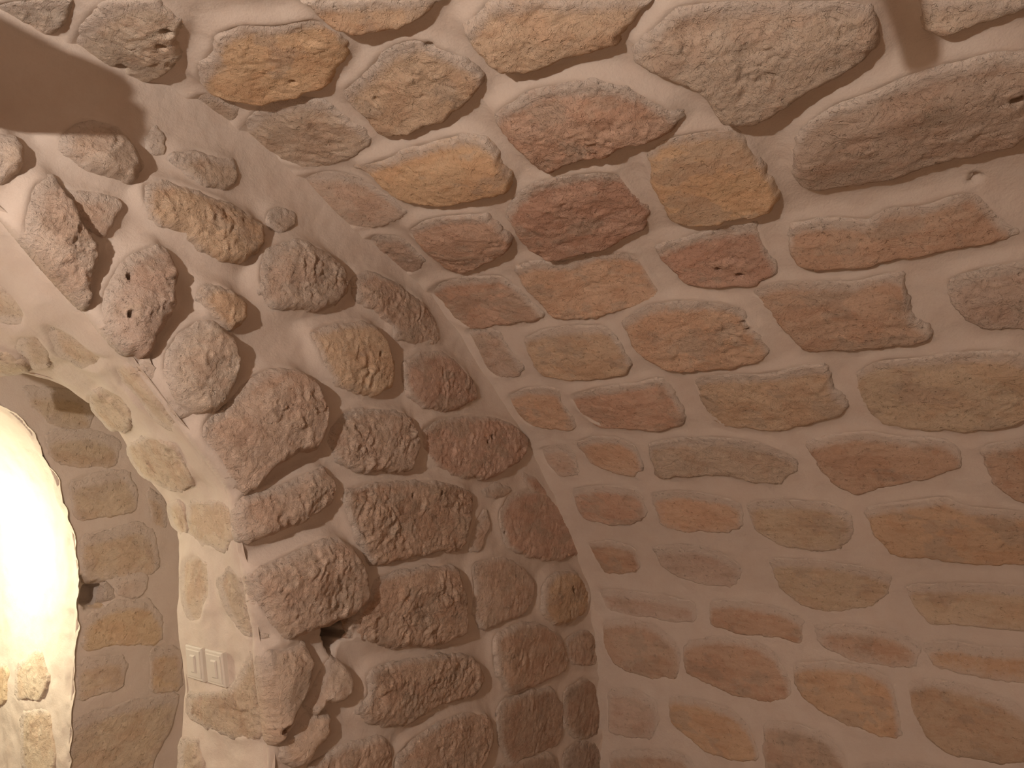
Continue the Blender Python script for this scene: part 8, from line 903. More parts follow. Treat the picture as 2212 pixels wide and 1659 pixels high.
# ------------------------------------------------------------------ materials
def mat(name): 
    m = bpy.data.materials.new(name); m.use_nodes = True; nt = m.node_tree
    b = nt.nodes['Principled BSDF']; b.inputs['Roughness'].default_value = .9
    b.inputs['Specular IOR Level'].default_value = .15
    return m, nt, b
def node(nt, kind, **kw):
    n = nt.nodes.new(kind)
    for k, v in kw.items():
        if hasattr(n, k): setattr(n, k, v)
        else: n.inputs[k.replace('_', ' ')].default_value = v
    return n
def nz(nt, scale, detail=4, rough=.6, sc=None, dist=0.0):
    n = node(nt, 'ShaderNodeTexNoise', Scale=scale, Detail=detail, Roughness=rough, Distortion=dist)
    src = nt.nodes.get('pos') 
    if src is None:
        src = nt.nodes.new('ShaderNodeNewGeometry'); src.name = 'pos'
    if sc:
        mp = nt.nodes.new('ShaderNodeMapping'); mp.inputs['Scale'].default_value = sc
        nt.links.new(src.outputs['Position'], mp.inputs['Vector']); nt.links.new(mp.outputs[0], n.inputs['Vector'])
    else: nt.links.new(src.outputs['Position'], n.inputs['Vector'])
    return n
def ramp(nt, src, a, b, ca=0., cb=1.):
    n = node(nt, 'ShaderNodeMapRange'); n.clamp = True
    for i, v in enumerate((a, b, ca, cb)): n.inputs[i + 1].default_value = v
    nt.links.new(src, n.inputs[0]); return n.outputs[0]
def mixc(nt, fac, a, b, mode='MIX'):
    n = nt.nodes.new('ShaderNodeMix'); n.data_type = 'RGBA'; n.blend_type = mode
    for sock, v in ((n.inputs[0], fac), (n.inputs[6], a), (n.inputs[7], b)):
        if hasattr(v, 'links'): nt.links.new(v, sock)
        else: sock.default_value = v
    return n.outputs[2]
def math_(nt, op, a, b):
    n = nt.nodes.new('ShaderNodeMath'); n.operation = op
    for sock, v in ((n.inputs[0], a), (n.inputs[1], b)):
        if hasattr(v, 'links'): nt.links.new(v, sock)
        else: sock.default_value = v
    return n.outputs[0]
def bumps(nt, bsdf, items):
    prev = None
    for src, dist, st in items:
        b = nt.nodes.new('ShaderNodeBump'); b.inputs['Distance'].default_value = dist; b.inputs['Strength'].default_value = st
        nt.links.new(src, b.inputs['Height'])
        if prev: nt.links.new(prev, b.inputs['Normal'])
        prev = b.outputs[0]
    nt.links.new(prev, bsdf.inputs['Normal'])

MORTAR_C = (.60, .475, .400, 1)
def mortar_colour(nt):
    big = nz(nt, 2.2, 3); mid = nz(nt, 14, 5, .65); fine = nz(nt, 240, 3)
    c = mixc(nt, ramp(nt, big.outputs[0], .35, .68), (.665, .572, .49, 1), (.61, .522, .445, 1))
    c = mixc(nt, ramp(nt, mid.outputs[0], .42, .75, 0, .5), c, (.58, .46, .375, 1))
    c = mixc(nt, ramp(nt, fine.outputs[0], .5, .8, 0, .25), c, (.54, .45, .39, 1))
    return c, mid, fine
def mortar_material():
    m, nt, b = mat('lime_mortar')
    c, mid, fine = mortar_colour(nt)
    nt.links.new(c, b.inputs['Base Color'])
    br = nz(nt, 32, 5, .6)
    bumps(nt, b, [(br.outputs[0], .006, .5), (fine.outputs[0], .0012, .45)])
    return m
def stone_material():
    m, nt, b = mat('limestone')
    at = node(nt, 'ShaderNodeAttribute', attribute_name='tint')
    sm = node(nt, 'ShaderNodeAttribute', attribute_name='smear')
    mc, _, _ = mortar_colour(nt)
    streak = nz(nt, 26, 5, .7, (1.0, .35, 1.5), .6)
    med = nz(nt, 45, 6, .72); grit = nz(nt, 260, 4, .7)
    c = at.outputs['Color']
    c = mixc(nt, ramp(nt, streak.outputs[0], .45, .72, 0, .45), c, (.66, .56, .46, 1), 'MULTIPLY')
    c = mixc(nt, ramp(nt, med.outputs[0], .52, .8, 0, .7), c, (1.25, 1.2, 1.15, 1), 'MULTIPLY')
    c = mixc(nt, ramp(nt, grit.outputs[0], .55, .75, 0, .35), c, (.55, .45, .38, 1), 'MULTIPLY')
    k = math_(nt, 'ADD', sm.outputs['Fac'], ramp(nt, med.outputs[0], .3, .75, -.22, .25))
    c = mixc(nt, ramp(nt, k, .32, .85, 0, .95), c, mc)
    nt.links.new(c, b.inputs['Base Color'])
    v = node(nt, 'ShaderNodeTexVoronoi', feature='DISTANCE_TO_EDGE', Scale=55.0)
    wv = nz(nt, 30, 3); vm = nt.nodes.new('ShaderNodeVectorMath'); vm.operation = 'MULTIPLY_ADD'
    nt.links.new(wv.outputs['Color'], vm.inputs[0]); vm.inputs[1].default_value = (.05, .05, .05)
    nt.links.new(nt.nodes['pos'].outputs['Position'], vm.inputs[2]); nt.links.new(vm.outputs[0], v.inputs['Vector'])
    crack = ramp(nt, v.outputs[0], 0, .12)
    rg = node(nt, 'ShaderNodeAttribute', attribute_name='rough')
    h = math_(nt, 'MULTIPLY', med.outputs[0], math_(nt, 'ADD', rg.outputs['Fac'], .25))
    hc = math_(nt, 'MULTIPLY', crack, math_(nt, 'MULTIPLY', rg.outputs['Fac'], .35))
    sc = nz(nt, 15, 6, .6, (1, .7, 1.3), 1.2)
    m9 = math_(nt, 'MULTIPLY', sc.outputs[0], 11.0); fl = math_(nt, 'FLOOR', m9, 0.0)
    stp = math_(nt, 'ADD', fl, ramp(nt, math_(nt, 'FRACT', m9, 0.0), .72, 1.0))
    hs = math_(nt, 'MULTIPLY', stp, math_(nt, 'ADD', rg.outputs['Fac'], .15))
    pit = ramp(nt, nz(nt, 75, 3, .6).outputs[0], .60, .72)
    hp = math_(nt, 'MULTIPLY', pit, -1.0)
    bumps(nt, b, [(hs, .0017, .8), (h, .011, .8), (hp, .0035, .7), (grit.outputs[0], .0016, .6)])
    return m
MORTAR = mortar_material(); STONE = stone_material()
def plain(name, col, rough=.5, metal=0, bump=0):
    m, nt, b = mat(name); b.inputs['Base Color'].default_value = (*col, 1); b.inputs['Roughness'].default_value = rough
    b.inputs['Metallic'].default_value = metal; b.inputs['Specular IOR Level'].default_value = .4
    n = nz(nt, 60, 3); c = mixc(nt, ramp(nt, n.outputs[0], .4, .8, 0, .3), (*col, 1), (*[v * .85 for v in col], 1))
    nt.links.new(c, b.inputs['Base Color'])
    return m
TINT = dict(o1=(0.560,0.358,0.207), o2=(0.660,0.420,0.224), o3=(0.594,0.409,0.263), o4=(0.650,0.409,0.263), o5=(0.630,0.435,0.277),
  t1=(0.560,0.426,0.319), t2=(0.560,0.448,0.347), t3=(0.560,0.420,0.280), t4=(0.560,0.437,0.347),
  p1=(0.609,0.443,0.345), p2=(0.529,0.385,0.305), p3=(0.540,0.397,0.322), p4=(0.564,0.414,0.310),
  r1=(0.493,0.263,0.174), r2=(0.560,0.336,0.230), r3=(0.482,0.297,0.190), r4=(0.554,0.347,0.258), r5=(0.567,0.384,0.277),
  g1=(0.538,0.416,0.320), g2=(0.538,0.448,0.371), g3=(0.437,0.319,0.241), g4=(0.550,0.422,0.339), g5=(0.589,0.474,0.384), g6=(0.576,0.416,0.320), g7=(0.442,0.338,0.273),
  b1=(0.462,0.315,0.221), b2=(0.441,0.299,0.184), b3=(0.441,0.299,0.215), m2=(0.609,0.493,0.420), m3=(0.598,0.478,0.389),
  j1=(0.567,0.441,0.326), j2=(0.598,0.473,0.347), j3=(0.525,0.389,0.278), f1=(.600,.470,.330), f2=(.520,.400,.270), f3=(.620,.450,.270))

# ------------------------------------------------------------------ mesh helpers
def link(name, me, material=None, parent=None, **props):
    o = bpy.data.objects.new(name, me); scene.collection.objects.link(o)
    if material: me.materials.append(material)
    if parent: o.parent = parent
    for k, v in props.items(): o[k] = v
    return o
def grid_mesh(name, P, keep, smooth=True, attrs=None, flip=False):
    """P (n,m,3); keep (n-1,m-1) mask of cells"""
    n, m = P.shape[:2]
    idx = np.arange(n * m).reshape(n, m)
    q = np.stack([idx[:-1, :-1], idx[1:, :-1], idx[1:, 1:], idx[:-1, 1:]], -1)[keep]
    if flip: q = q[:, ::-1]
    used = np.unique(q); remap = np.full(n * m, -1); remap[used] = np.arange(len(used)); q = remap[q]
    co = P.reshape(-1, 3)[used].copy(); co[:, 2] += EYE
    return quads(name, co, q, smooth, {k: v.reshape(n * m, -1)[used] for k, v in (attrs or {}).items()})
def quads(name, co, q, smooth, attrs):
    me = bpy.data.meshes.new(name)
    me.vertices.add(len(co)); me.vertices.foreach_set('co', co.astype(np.float32).ravel())
    me.loops.add(q.size); me.loops.foreach_set('vertex_index', q.astype(np.int32).ravel())
    me.polygons.add(len(q)); me.polygons.foreach_set('loop_start', np.arange(0, q.size, 4, dtype=np.int32))
    me.polygons.foreach_set('loop_total', np.full(len(q), 4, np.int32))
    me.update(calc_edges=True)
    if smooth: me.polygons.foreach_set('use_smooth', np.ones(len(q), bool))
    for k, v in attrs.items():
        if v.shape[1] == 1:
            a = me.attributes.new(k, 'FLOAT', 'POINT'); a.data.foreach_set('value', v.astype(np.float32).ravel())
        else:
            a = me.attributes.new(k, 'FLOAT_COLOR', 'POINT'); a.data.foreach_set('color', np.c_[v, np.ones(len(v))].astype(np.float32).ravel())
    return me

def stone_field(A, B, seed, poly, h, rough, relief=1.0, lean=(0, .03), grow=.006):
    """height of a dressed stone over its bed, and the signed distance to its outline"""
    z = seed * 3.7
    wa = A + .010 * noise(A * 16, B * 16, z) + .0045 * noise(A * 60, B * 60, z + 9)
    wb = B + .010 * noise(A * 16, B * 16, z + 50) + .0045 * noise(A * 60, B * 60, z + 70)
    sd = poly_sd(wa, wb, poly) + grow
    H = h * .01
    w = .010 + .30 * H
    t = np.clip(sd / w, 0, 1)
    prof = np.sqrt(np.clip(1 - (1 - t) ** 2.2, 0, 1))
    ang = random.Random(seed).uniform(0, 6.28)
    c = poly.mean(0)
    tilt = ((A - c[0]) * math.cos(ang) + (B - c[1]) * math.sin(ang)) * .06 * min(1, H / .03)
    rr = random.Random(seed + 500); size = math.sqrt(abs(np.ptp(poly[:, 0]) * np.ptp(poly[:, 1]))) * .5 + 1e-3
    fac = np.full(A.shape, 1.0)
    for k in range(6):
        th = k * 1.047 + rr.uniform(-.5, .5); sl = rr.uniform(.25, .8)
        fac = np.minimum(fac, 1.12 + rr.uniform(-.1, .25) - sl * np.clip(((A - c[0]) * math.cos(th) + (B - c[1]) * math.sin(th)) / size, -1, 1) * .5)
    base = H * prof * (.35 + .65 * fac) * (1 + .10 * noise(A * 6, B * 6, z)) + tilt * prof
    k = .35 + .65 * sstep(sd, 0, .025)
    f1 = fbm(A * 14, B * 14, z + 3, 3)
    f2 = fbm(A * 26 + 2 * f1, B * 20, z + 13, 3, .55)
    rel = .0055 * f1 + .0075 * terrace(f2, 3.2) + .0016 * noise(A * 120, B * 120, z)
    rid = 1 - np.abs(noise(A * 34 + .8 * f1, B * 30, z + 61)) * 2.2; rel = rel * (.45 + .85 * sstep(noise(A * 10, B * 10, z + 77), -.25, .35)) + .004 * noise(A * 9, B * 9, z + 15) * min(1, rough + .2)
    rel = rel + rough * sstep(noise(A * 9, B * 9, z + 99), -.15, .3) * (.0032 * np.clip(rid, -.5, 1) * sstep(f2, -.3, .3) + .0018 * noise(A * 75, B * 68, z + 5))
    pits = sstep(noise(A * 48, B * 48, z + 31), .42, .75) * .006
    amp = relief * (.22 + .95 * rough) * min(1.0, .35 + H / .035)
    out = base + (rel - pits * rough) * k * amp
    top = poly_sd(A + 2 * lean[0], B + 2 * lean[1], poly)     # the bedded side lies lower in the mortar
    out = out * (.62 + .38 * sstep(top, -.045, .03))
    return np.where(sd > 0, out, np.maximum(sd * 2.2, -.03)), sd, f2

class Bed:
    """mortar height field of one surface, built from blurred stone heights"""
    def __init__(s, a0, a1, b0, b1, step, seed):
        s.a = np.arange(a0, a1 + step, step); s.b = np.arange(b0, b1 + step, step); s.step = step; s.seed = seed
        s.A, s.B = np.meshgrid(s.a, s.b, indexing='ij'); s.S = np.zeros(s.A.shape); s.cap = np.full(s.A.shape, 1e3)
        s.extra = np.zeros(s.A.shape)
    def stamp(s, poly, h, lean=(0, .03), grow=.006):
        pad = .03; lo, hi = poly.min(0) - pad, poly.max(0) + pad
        i0, i1 = np.searchsorted(s.a, [lo[0], hi[0]]); j0, j1 = np.searchsorted(s.b, [lo[1], hi[1]])
        if i1 <= i0 or j1 <= j0: return
        a, b = s.A[i0:i1, j0:j1], s.B[i0:i1, j0:j1]
        sd = poly_sd(a, b, poly) + grow
        lf = .62 + .38 * sstep(poly_sd(a + 2 * lean[0], b + 2 * lean[1], poly), -.045, .03)
        s.S[i0:i1, j0:j1] = np.maximum(s.S[i0:i1, j0:j1], h * .01 * lf * sstep(sd, -.004, .014))
        s.cap[i0:i1, j0:j1] = np.where(sd > .001, np.minimum(s.cap[i0:i1, j0:j1], h * .01 * lf * .80 - .001 - .45 * np.clip(sd - .001, 0, .05)), s.cap[i0:i1, j0:j1])
    def finish(s, sigma=.020, gain=.66, shift=(0, 0)):
        def blur(F, sg):
            r = int(3 * sg / s.step) + 1; k = np.exp(-.5 * (np.arange(-r, r + 1) * s.step / sg) ** 2); k /= k.sum()
            for ax in (0, 1):
                pad = [(0, 0), (0, 0)]; pad[ax] = (r, r); G = np.pad(F, pad, 'edge'); out = np.zeros(F.shape)
                for i, w in enumerate(k): out += w * (G[i:i + F.shape[0], :] if ax == 0 else G[:, i:i + F.shape[1]])
                F = out
            return F
        S = s.S
        for ax, v in enumerate(shift): S = np.roll(S, int(round(v / s.step)), ax)
        M = gain * np.maximum(blur(s.S, sigma) * .8, blur(S, sigma * .8)) + .003 * noise(s.A * 9, s.B * 9, s.seed) + .0014 * noise(s.A * 26, s.B * 26, s.seed + 4)
        s.M = np.minimum(M, s.cap) + s.extra
        return s
def build_surface(name, surf, bed, keepfn, stones, label, step=.0040, far_step=.015, shift=(0, 0), gain=.66, relief=1.0, pits=(), feather=(0, .03), grow=.006, dive=None):
    for q, h, t, sm, ro, vis in stones: bed.stamp(smooth_poly(q), h, feather, grow)
    bed.finish(gain=gain, shift=shift)
    if dive is not None: bed.M = bed.M - dive(bed.A, bed.B)
    for pa, pb, pr, pd in pits: bed.M = bed.M - pd * sstep(-np.hypot(bed.A - pa, bed.B - pb), -pr, -pr * .5)
    P = surf.pos(bed.A, bed.B, bed.M)
    cA = (bed.A[1:, 1:] + bed.A[:-1, :-1]) / 2; cB = (bed.B[1:, 1:] + bed.B[:-1, :-1]) / 2
    keep = keepfn(cA, cB)
    root = link(name, grid_mesh(name, P, keep), MORTAR, kind='structure', label=label)
    rest = []
    for i, (q, h, t, sm, ro, vis) in enumerate(stones):
        poly = smooth_poly(q); st = step if vis else far_step; pad = .014
        lo, hi = poly.min(0) - pad, poly.max(0) + pad
        A, B = np.meshgrid(np.arange(lo[0], hi[0] + st, st), np.arange(lo[1], hi[1] + st, st), indexing='ij')
        seed = i + bed.seed * 100
        H, sd, f2 = stone_field(A, B, seed, poly, h, ro, relief, feather, grow)
        if dive is not None: H = H - dive(A, B)
        for pa, pb, pr, pd in pits: H = H - pd * sstep(-np.hypot(A - pa, B - pb), -pr, -pr * .5)
        keep = (sd[:-1, :-1] > -.012) | (sd[1:, 1:] > -.012) | (sd[1:, :-1] > -.012) | (sd[:-1, 1:] > -.012)
        tint = np.array(TINT[t])[None, None, :] * np.array([1.09, 1.13, 1.10]) * (1 + .10 * noise(A * 5, B * 5, seed + .5))[..., None]
        tint = tint * .68 + np.array([.66, .55, .48]) * .32
        nn = fbm(A * 8, B * 11, seed * 1.3 + 40, 4, .6)
        red = (sstep(nn, .05, .30) * .32)[..., None]
        grey = (sstep(fbm(A * 7 + 9, B * 10, seed * 1.7 + 10, 4, .6), .18, .42) * .5)[..., None]
        tint = tint * (1 - grey) + (tint.mean(-1, keepdims=True) * np.array([1.0, .81, .64])) * grey
        tint = tint * (1 - red) + tint * np.array([.86, .70, .62]) * red
        pale = sstep(f2, .25, .8)[..., None] * .3 * ro
        tint = tint * (1 - pale) + np.array([.60, .47, .35]) * pale
        smear = sm * .9 * np.exp(-np.clip(sd, 0, 1) / .03) + sm * .40 + .65 * (1 - sstep(poly_sd(A + feather[0], B + feather[1], poly), -.018, .018)) * (sd > 0) + .14 * noise(A * 10, B * 10, seed + 90)
        att = dict(tint=tint, smear=smear, rough=np.full(A.shape, ro))
        me = grid_mesh('stone', surf.pos(A, B, H), keep, True, att)
        if vis: link('stone', me, STONE, root)
        else: rest.append(me)
    if rest:
        co, qs, at, off = [], [], {'tint': [], 'smear': [], 'rough': []}, 0
        for me in rest:
            v = np.empty(len(me.vertices) * 3, np.float32); me.vertices.foreach_get('co', v); co.append(v.reshape(-1, 3))
            l = np.empty(len(me.loops), np.int32); me.loops.foreach_get('vertex_index', l); qs.append(l.reshape(-1, 4) + off); off += len(me.vertices)
            for k in at:
                n = 4 if k == 'tint' else 1; w = np.empty(len(me.vertices) * n, np.float32)
                me.attributes[k].data.foreach_get('color' if n == 4 else 'value', w); at[k].append(w.reshape(-1, n)[:, :3])
            bpy.data.meshes.remove(me)
        link('stonework', quads('stonework', np.vstack(co), np.vstack(qs), True, {k: np.vstack(v) for k, v in at.items()}), STONE, root, kind='stuff')
    return root

# ------------------------------------------------------------------ the vault
def near_corner(d, r, amp): return amp * np.exp(-np.clip(d, 0, None) / r)
bed = Bed(-2.3, D + .03, 0, VC.L, .0075, 1)
bed.extra = near_corner(D - bed.A, .05, .02) * sstep(bed.B, .6, 1.2)
ceiling = build_surface('ceiling', VAULT, bed, lambda a, b: np.ones(a.shape, bool), STONES_VAULT,
    'long barrel vault of rough limestone courses set in pale pinkish lime mortar',
    shift=(0, .022), gain=.8, relief=.6, pits=PITS_VAULT, feather=(-.006, .030))

# ------------------------------------------------------------------ end wall with the open arch
hole = smooth_poly(HOLE, 1)
def hole_depth(A, B, H):
    sd = poly_sd(A + .003 * noise(A * 60, B * 60, 3), B + .003 * noise(A * 60, B * 60, 7), hole)
    return H - sstep(sd, -.004, .006) * .16
bed = Bed(-1.95, 3.05, -EYE, 1.08, .0065, 2)
dv, _ = VC.near(bed.A, bed.B)
bed.extra = near_corner(dv, .045, .02)
bed.extra = bed.extra + hole_depth(bed.A, bed.B, 0 * bed.A)
def wall_keep(a, b):
    d, _ = FC.near(a, b); v, _ = VC.near(a, b)
    return (d < .045) & (v > -.06)
wall_end = build_surface('wall_end', WALL, bed, wall_keep, STONES_WALL,
    'end wall of bulging rubble stones in pale mortar, pierced by a rough arch',
    shift=(-.020, .012), gain=.80, relief=.78, pits=PITS_WALL, feather=(-.022, .012), grow=.011)

# ------------------------------------------------------------------ reveal of the front arch
bed = Bed(0, FC.L, -.012, YB - D, .0065, 3)
bed.extra = .004 + .012 * fbm(bed.A * 6, bed.B * 5, 3, 3) * sstep(bed.B, .0, .12)
jamb_bed = bed
jamb = build_surface('wall_reveal', JAMB, bed, lambda a, b: np.ones(a.shape, bool), STONES_JAMB,
    'curved inner face of the front arch, smooth pale mortar over tan blocks',
    dive=lambda a, b: .012 * (1 - sstep(b, -.010, .025)))

# ------------------------------------------------------------------ inner arch and passage beyond
crater = smooth_poly(CRATER, 1)
bed = Bed(-2.3, 1.75, -EYE, 1.1, .0075, 4)
csd = poly_sd(bed.A + .006 * noise(bed.A * 40, bed.B * 40, 1), bed.B + .006 * noise(bed.A * 40, bed.B * 40, 5), crater)
bed.extra = -.085 * sstep(csd, -.004, .02) + .008 * sstep(noise(bed.A * 45, bed.B * 45, 2), .1, .5) * sstep(-np.abs(csd), -.014, 0)
def inner_keep(a, b):
    d, _ = AC.near(a, b); return d < .045
wall_inner = build_surface('wall_inner', INNER, bed, inner_keep, STONES_INNER,
    'shaded wall of the inner arch seen just beyond the front arch')
bed = Bed(0, AC.L, -.01, Y3 - Y2, .009, 5)
bed.extra = .004 * fbm(bed.A * 16, bed.B * 16, 3, 3) + .012 * fbm(bed.A * 11, bed.B * 14, 8, 4) * (1 - sstep(bed.B, .0, .09))
wall_passage = build_surface('wall_passage', PASSAGE, bed, lambda a, b: np.ones(a.shape, bool), STONES_PASSAGE,
    'brightly lit inside face of the inner arch at the left edge')

def sheet(name, A, B, posfn, label, seed, flip=False, amp=.006):
    M = amp * fbm(A * 6, B * 6, seed, 4)
    return link(name, grid_mesh(name, posfn(A, B, M), np.ones((A.shape[0] - 1, A.shape[1] - 1), bool), True, None, flip), MORTAR, kind='structure', label=label)
G = lambda a0, a1, b0, b1, s: np.meshgrid(np.arange(a0, a1 + s, s), np.arange(b0, b1 + s, s), indexing='ij')
# rebate between the front arch and the inner arch (the dark slot)
A, B = G(0, RC.L, 0, 1, .03); 
A, B = np.meshgrid(np.linspace(0, RC.L, 160), np.linspace(0, 1, 14), indexing='ij')
def rebate(a, b, m):
    p, n = RC.at(a); o = -np.minimum(.30, b * 1.5)
    return np.stack([p[..., 0] + n[..., 0] * (o + m), YB - .01 + np.clip(b - .2, 0, 1) * (Y2 - YB + .03) / .8, p[..., 1] + n[..., 1] * (o + m)], -1)
sheet('wall_rebate', A, B, rebate, 'dark recessed slot between the front arch and the inner wall', 9)
A, B = G(-2.4, 1.8, -EYE, 1.2, .03)
sheet('wall_far', A, B, lambda a, b, m: np.stack([a, Y3 - m, b], -1), 'plastered wall closing the passage', 12)
A, B = G(-2.0, 3.1, -EYE, 1.1, .03)
sheet('wall_near', A, B, lambda a, b, m: np.stack([a, -2.28 + m, b], -1), 'plastered wall behind the viewer', 14)
A, B = G(-2.1, 3.1, -2.35, Y3 + .05, .03)
FLOOR = plain('floor_stone', (.36, .27, .20), .8)
fl = sheet('floor', A, B, lambda a, b, m: np.stack([a, b, -EYE + m * .5], -1), 'worn stone floor of the cellar', 15)
fl.data.materials[0] = FLOOR


# ------------------------------------------------------------------ things
PLASTIC = plain('switch_plastic', (.68, .62, .54), .4)
IRON = plain('dark_iron', (.06, .05, .045), .55, .8)
BRASS = plain('aged_brass', (.35, .24, .12), .4, .9)
def empty(name, loc, label, cat, group=None):
    o = bpy.data.objects.new(name, None); scene.collection.objects.link(o); o.location = loc
    o.empty_display_size = .05; o['label'] = label; o['category'] = cat
    if group: o['group'] = group
    return o
def pydata(name, v, f, m, parent, smooth=False, **props):
    me = bpy.data.meshes.new(name); me.from_pydata([tuple(map(float, p)) for p in v], [], f); me.update()
    if smooth: me.polygons.foreach_set('use_smooth', [True] * len(me.polygons))
    return link(name, me, m, parent, **props)
def frame_box(U, V, W, cx, cy, z0, z1, hx, hy, bev=.003):
    """bevelled slab in the frame U, V, W"""
    v = []
    for (z, i) in ((z0, 0), (z1 - bev, 0), (z1, bev)):
        for sx, sy in ((-1, -1), (1, -1), (1, 1), (-1, 1)):
            v.append(U * (cx + sx * (hx - i)) + V * (cy + sy * (hy - i)) + W * z)
    f = [(0, 1, 2, 3)[::-1], (8, 9, 10, 11)]
    for r in (0, 4):
        for k in range(4): f.append((r + k, r + (k + 1) % 4, r + 4 + (k + 1) % 4, r + 4 + k))
    return v, f
def light_switch(plate, label, rocker_x):
    a = sum(p[0] for p in plate) / 4; b = sum(p[1] for p in plate) / 4
    ia = np.abs(jamb_bed.a - a) < .045; ib = np.abs(jamb_bed.b - b) < .045
    h = float(np.percentile(jamb_bed.M[np.ix_(ia, ib)], 70)) + .001
    P = lambda a, b: JAMB.pos(np.array(a), np.array(b), np.array(h))
    o = P(a, b); V = P(a + .03, b) - P(a - .03, b); V /= np.linalg.norm(V)
    U = P(a, b + .03) - P(a, b - .03); U -= V * (U @ V); U /= np.linalg.norm(U); W = np.cross(U, V)
    if W[0] > 0: U = -U; W = -W; rocker_x = -rocker_x
    t = empty('light_switch', (o[0], o[1], o[2] + EYE), label, 'light switch', 'switch plates in the arch')
    pydata('plate', *frame_box(U, V, W, 0, 0, -.012, .010, .0425, .0460), PLASTIC, t)
    pydata('bezel', *frame_box(U, V, W, 0, 0, .009, .0125, .034, .037, .0015), PLASTIC, t)
    pydata('rocker', *frame_box(U, V, W, rocker_x, 0, .010, .0165, .0125, .024, .003), PLASTIC, t)
light_switch(PLATES[0], 'square cream light switch set deeper in the arch, nearer the bright passage', 0.0)
light_switch(PLATES[1], 'square cream light switch nearer the rough wall face, its rocker outlined', -.004)

def tube(P, r, n=12):
    P = [np.array(p, float) for p in P]; v = []; f = []
    for i, p in enumerate(P):
        d = P[min(i + 1, len(P) - 1)] - P[max(i - 1, 0)]; d /= np.linalg.norm(d)
        u = np.cross(d, [.3, .2, 1]); u /= np.linalg.norm(u); w = np.cross(d, u); rr = r[i] if hasattr(r, '__len__') else r
        for k in range(n): v.append(p + (u * math.cos(k * 2 * math.pi / n) + w * math.sin(k * 2 * math.pi / n)) * rr)
    for i in range(len(P) - 1):
        for k in range(n): f.append((i * n + k, i * n + (k + 1) % n, (i + 1) * n + (k + 1) % n, (i + 1) * n + k))
    f.append(tuple(range(n))[::-1]); f.append(tuple((len(P) - 1) * n + k for k in range(n)))
    return v, f
def glow(name, col, power, r):
    m = bpy.data.materials.new(name); m.use_nodes = True; nt = m.node_tree; nt.nodes.clear()
    e = nt.nodes.new('ShaderNodeEmission'); e.inputs[0].default_value = (*col, 1)
    e.inputs[1].default_value = power / (math.pi * 4 * math.pi * r * r)
    nt.links.new(e.outputs[0], nt.nodes.new('ShaderNodeOutputMaterial').inputs[0]); return m
def ball(r, n=20, m=12):
    v = [(0, 0, r)] + [(r * math.sin(math.pi * i / m) * math.cos(2 * math.pi * k / n), r * math.sin(math.pi * i / m) * math.sin(2 * math.pi * k / n), r * math.cos(math.pi * i / m)) for i in range(1, m) for k in range(n)] + [(0, 0, -r)]
    f = [(0, 1 + k, 1 + (k + 1) % n) for k in range(n)]
    for i in range(m - 2):
        for k in range(n): f.append((1 + i * n + k, 1 + (i + 1) * n + k, 1 + (i + 1) * n + (k + 1) % n, 1 + i * n + (k + 1) % n))
    q = 1 + (m - 2) * n; f += [(q + k, len(v) - 1, q + (k + 1) % n) for k in range(n)]
    return v, f
def bulb_lamp(loc, base, power, col, r, label):
    """bare bulb on a short arm from a round plate; base = point on the masonry"""
    t = empty('wall_lamp', loc, label, 'lamp'); B = np.array(base) - np.array(loc); L = np.linalg.norm(B); d = B / L
    pydata('bulb', *ball(r), glow(label[:12], col, power, r), t, True)
    pydata('socket', *tube([d * (r * .8), d * (r + .03), d * (r + .05)], [.013, .016, .008]), BRASS, t, True)
    pydata('arm', *tube([d * (r + .045), d * (L - .02)], .006), BRASS, t, True)
    pydata('backplate', *tube([d * (L - .022), d * (L - .012), d * (L + .01)], [.035, .05, .05], 24), BRASS, t, True)
bulb_lamp(LAMP, (-.82, .68, 2.20), LAMP_W, LAMP_C, LAMP_R, 'bare bulb on a brass arm on the left haunch of the vault')
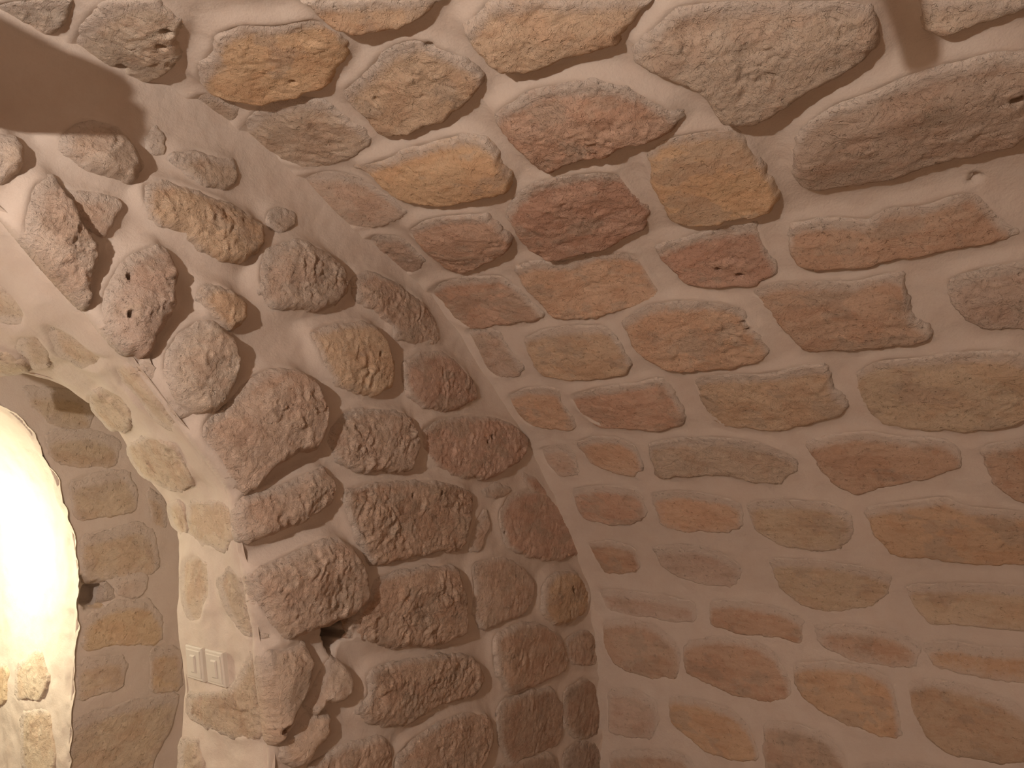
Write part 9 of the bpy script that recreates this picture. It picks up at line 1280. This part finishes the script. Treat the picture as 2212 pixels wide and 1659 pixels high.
bulb_lamp(PASS_LAMP, (.62, 2.80, 2.12), PASS_W, PASS_C, .03, 'bare bulb on a brass arm inside the bright passage')

# unseen flat bar added above the frame to cast the top right shadow streak
t = empty('shadow_bar', (.27, .36, 2.60), 'added flat dark bar out of view, casting a shadow streak on the vault', 'shadow_caster')
p0, p1 = np.array([.24, .365, 2.575]), np.array([.88, .31, 2.31]); d = (p1 - p0) / np.linalg.norm(p1 - p0)
s_ = np.cross(d, [0, 0, 1]); s_ /= np.linalg.norm(s_); n_ = np.cross(s_, d)
out = [(p0, -1), (p1, -1)] + [(p1 + d * .022 * math.sin(a) , -math.cos(a)) for a in np.linspace(.2, 2.94, 9)] + [(p1, 1), (p0, 1)]
ring = [q + s_ * .022 * k for q, k in out]; nn = len(ring)
v = [q + n_ * .003 - np.array([.27, .36, 2.60]) for q in ring] + [q - n_ * .003 - np.array([.27, .36, 2.60]) for q in ring]
f = [tuple(range(nn)), tuple(range(nn, 2 * nn))[::-1]] + [(k, k + nn, (k + 1) % nn + nn, (k + 1) % nn) for k in range(nn)]
pydata('bar', v, f, IRON, t)
pydata('bolt', *tube([(.02, 0, -.06), (.02, 0, 0)], .008), IRON, t, True)

# unseen block added left of the frame to shadow the upper left corner
A, B = np.meshgrid(np.linspace(0, 2 * math.pi, 49), np.linspace(-math.pi / 2, math.pi / 2, 25), indexing='ij')
def sq(v, e): return np.sign(v) * np.abs(v) ** e
X, Y, Z = sq(np.cos(B), .45) * sq(np.cos(A), .45), sq(np.cos(B), .45) * sq(np.sin(A), .45), sq(np.sin(B), .45)
k = 1 + .10 * fbm(X * 1.6, Y * 1.6, Z * 1.6 + 4, 4)
co = np.stack([.235 + .185 * X * k, 1.56 + .20 * Y * k, 0.762 + .072 * Z * k], -1)
at = dict(tint=np.tile(np.array(TINT['t4']), A.shape + (1,)), smear=np.full(A.shape, .2), rough=np.full(A.shape, .5))
me = grid_mesh('shadow_stone', co, np.ones((48, 24), bool), True, at)
link('shadow_stone', me, STONE, wall_end)
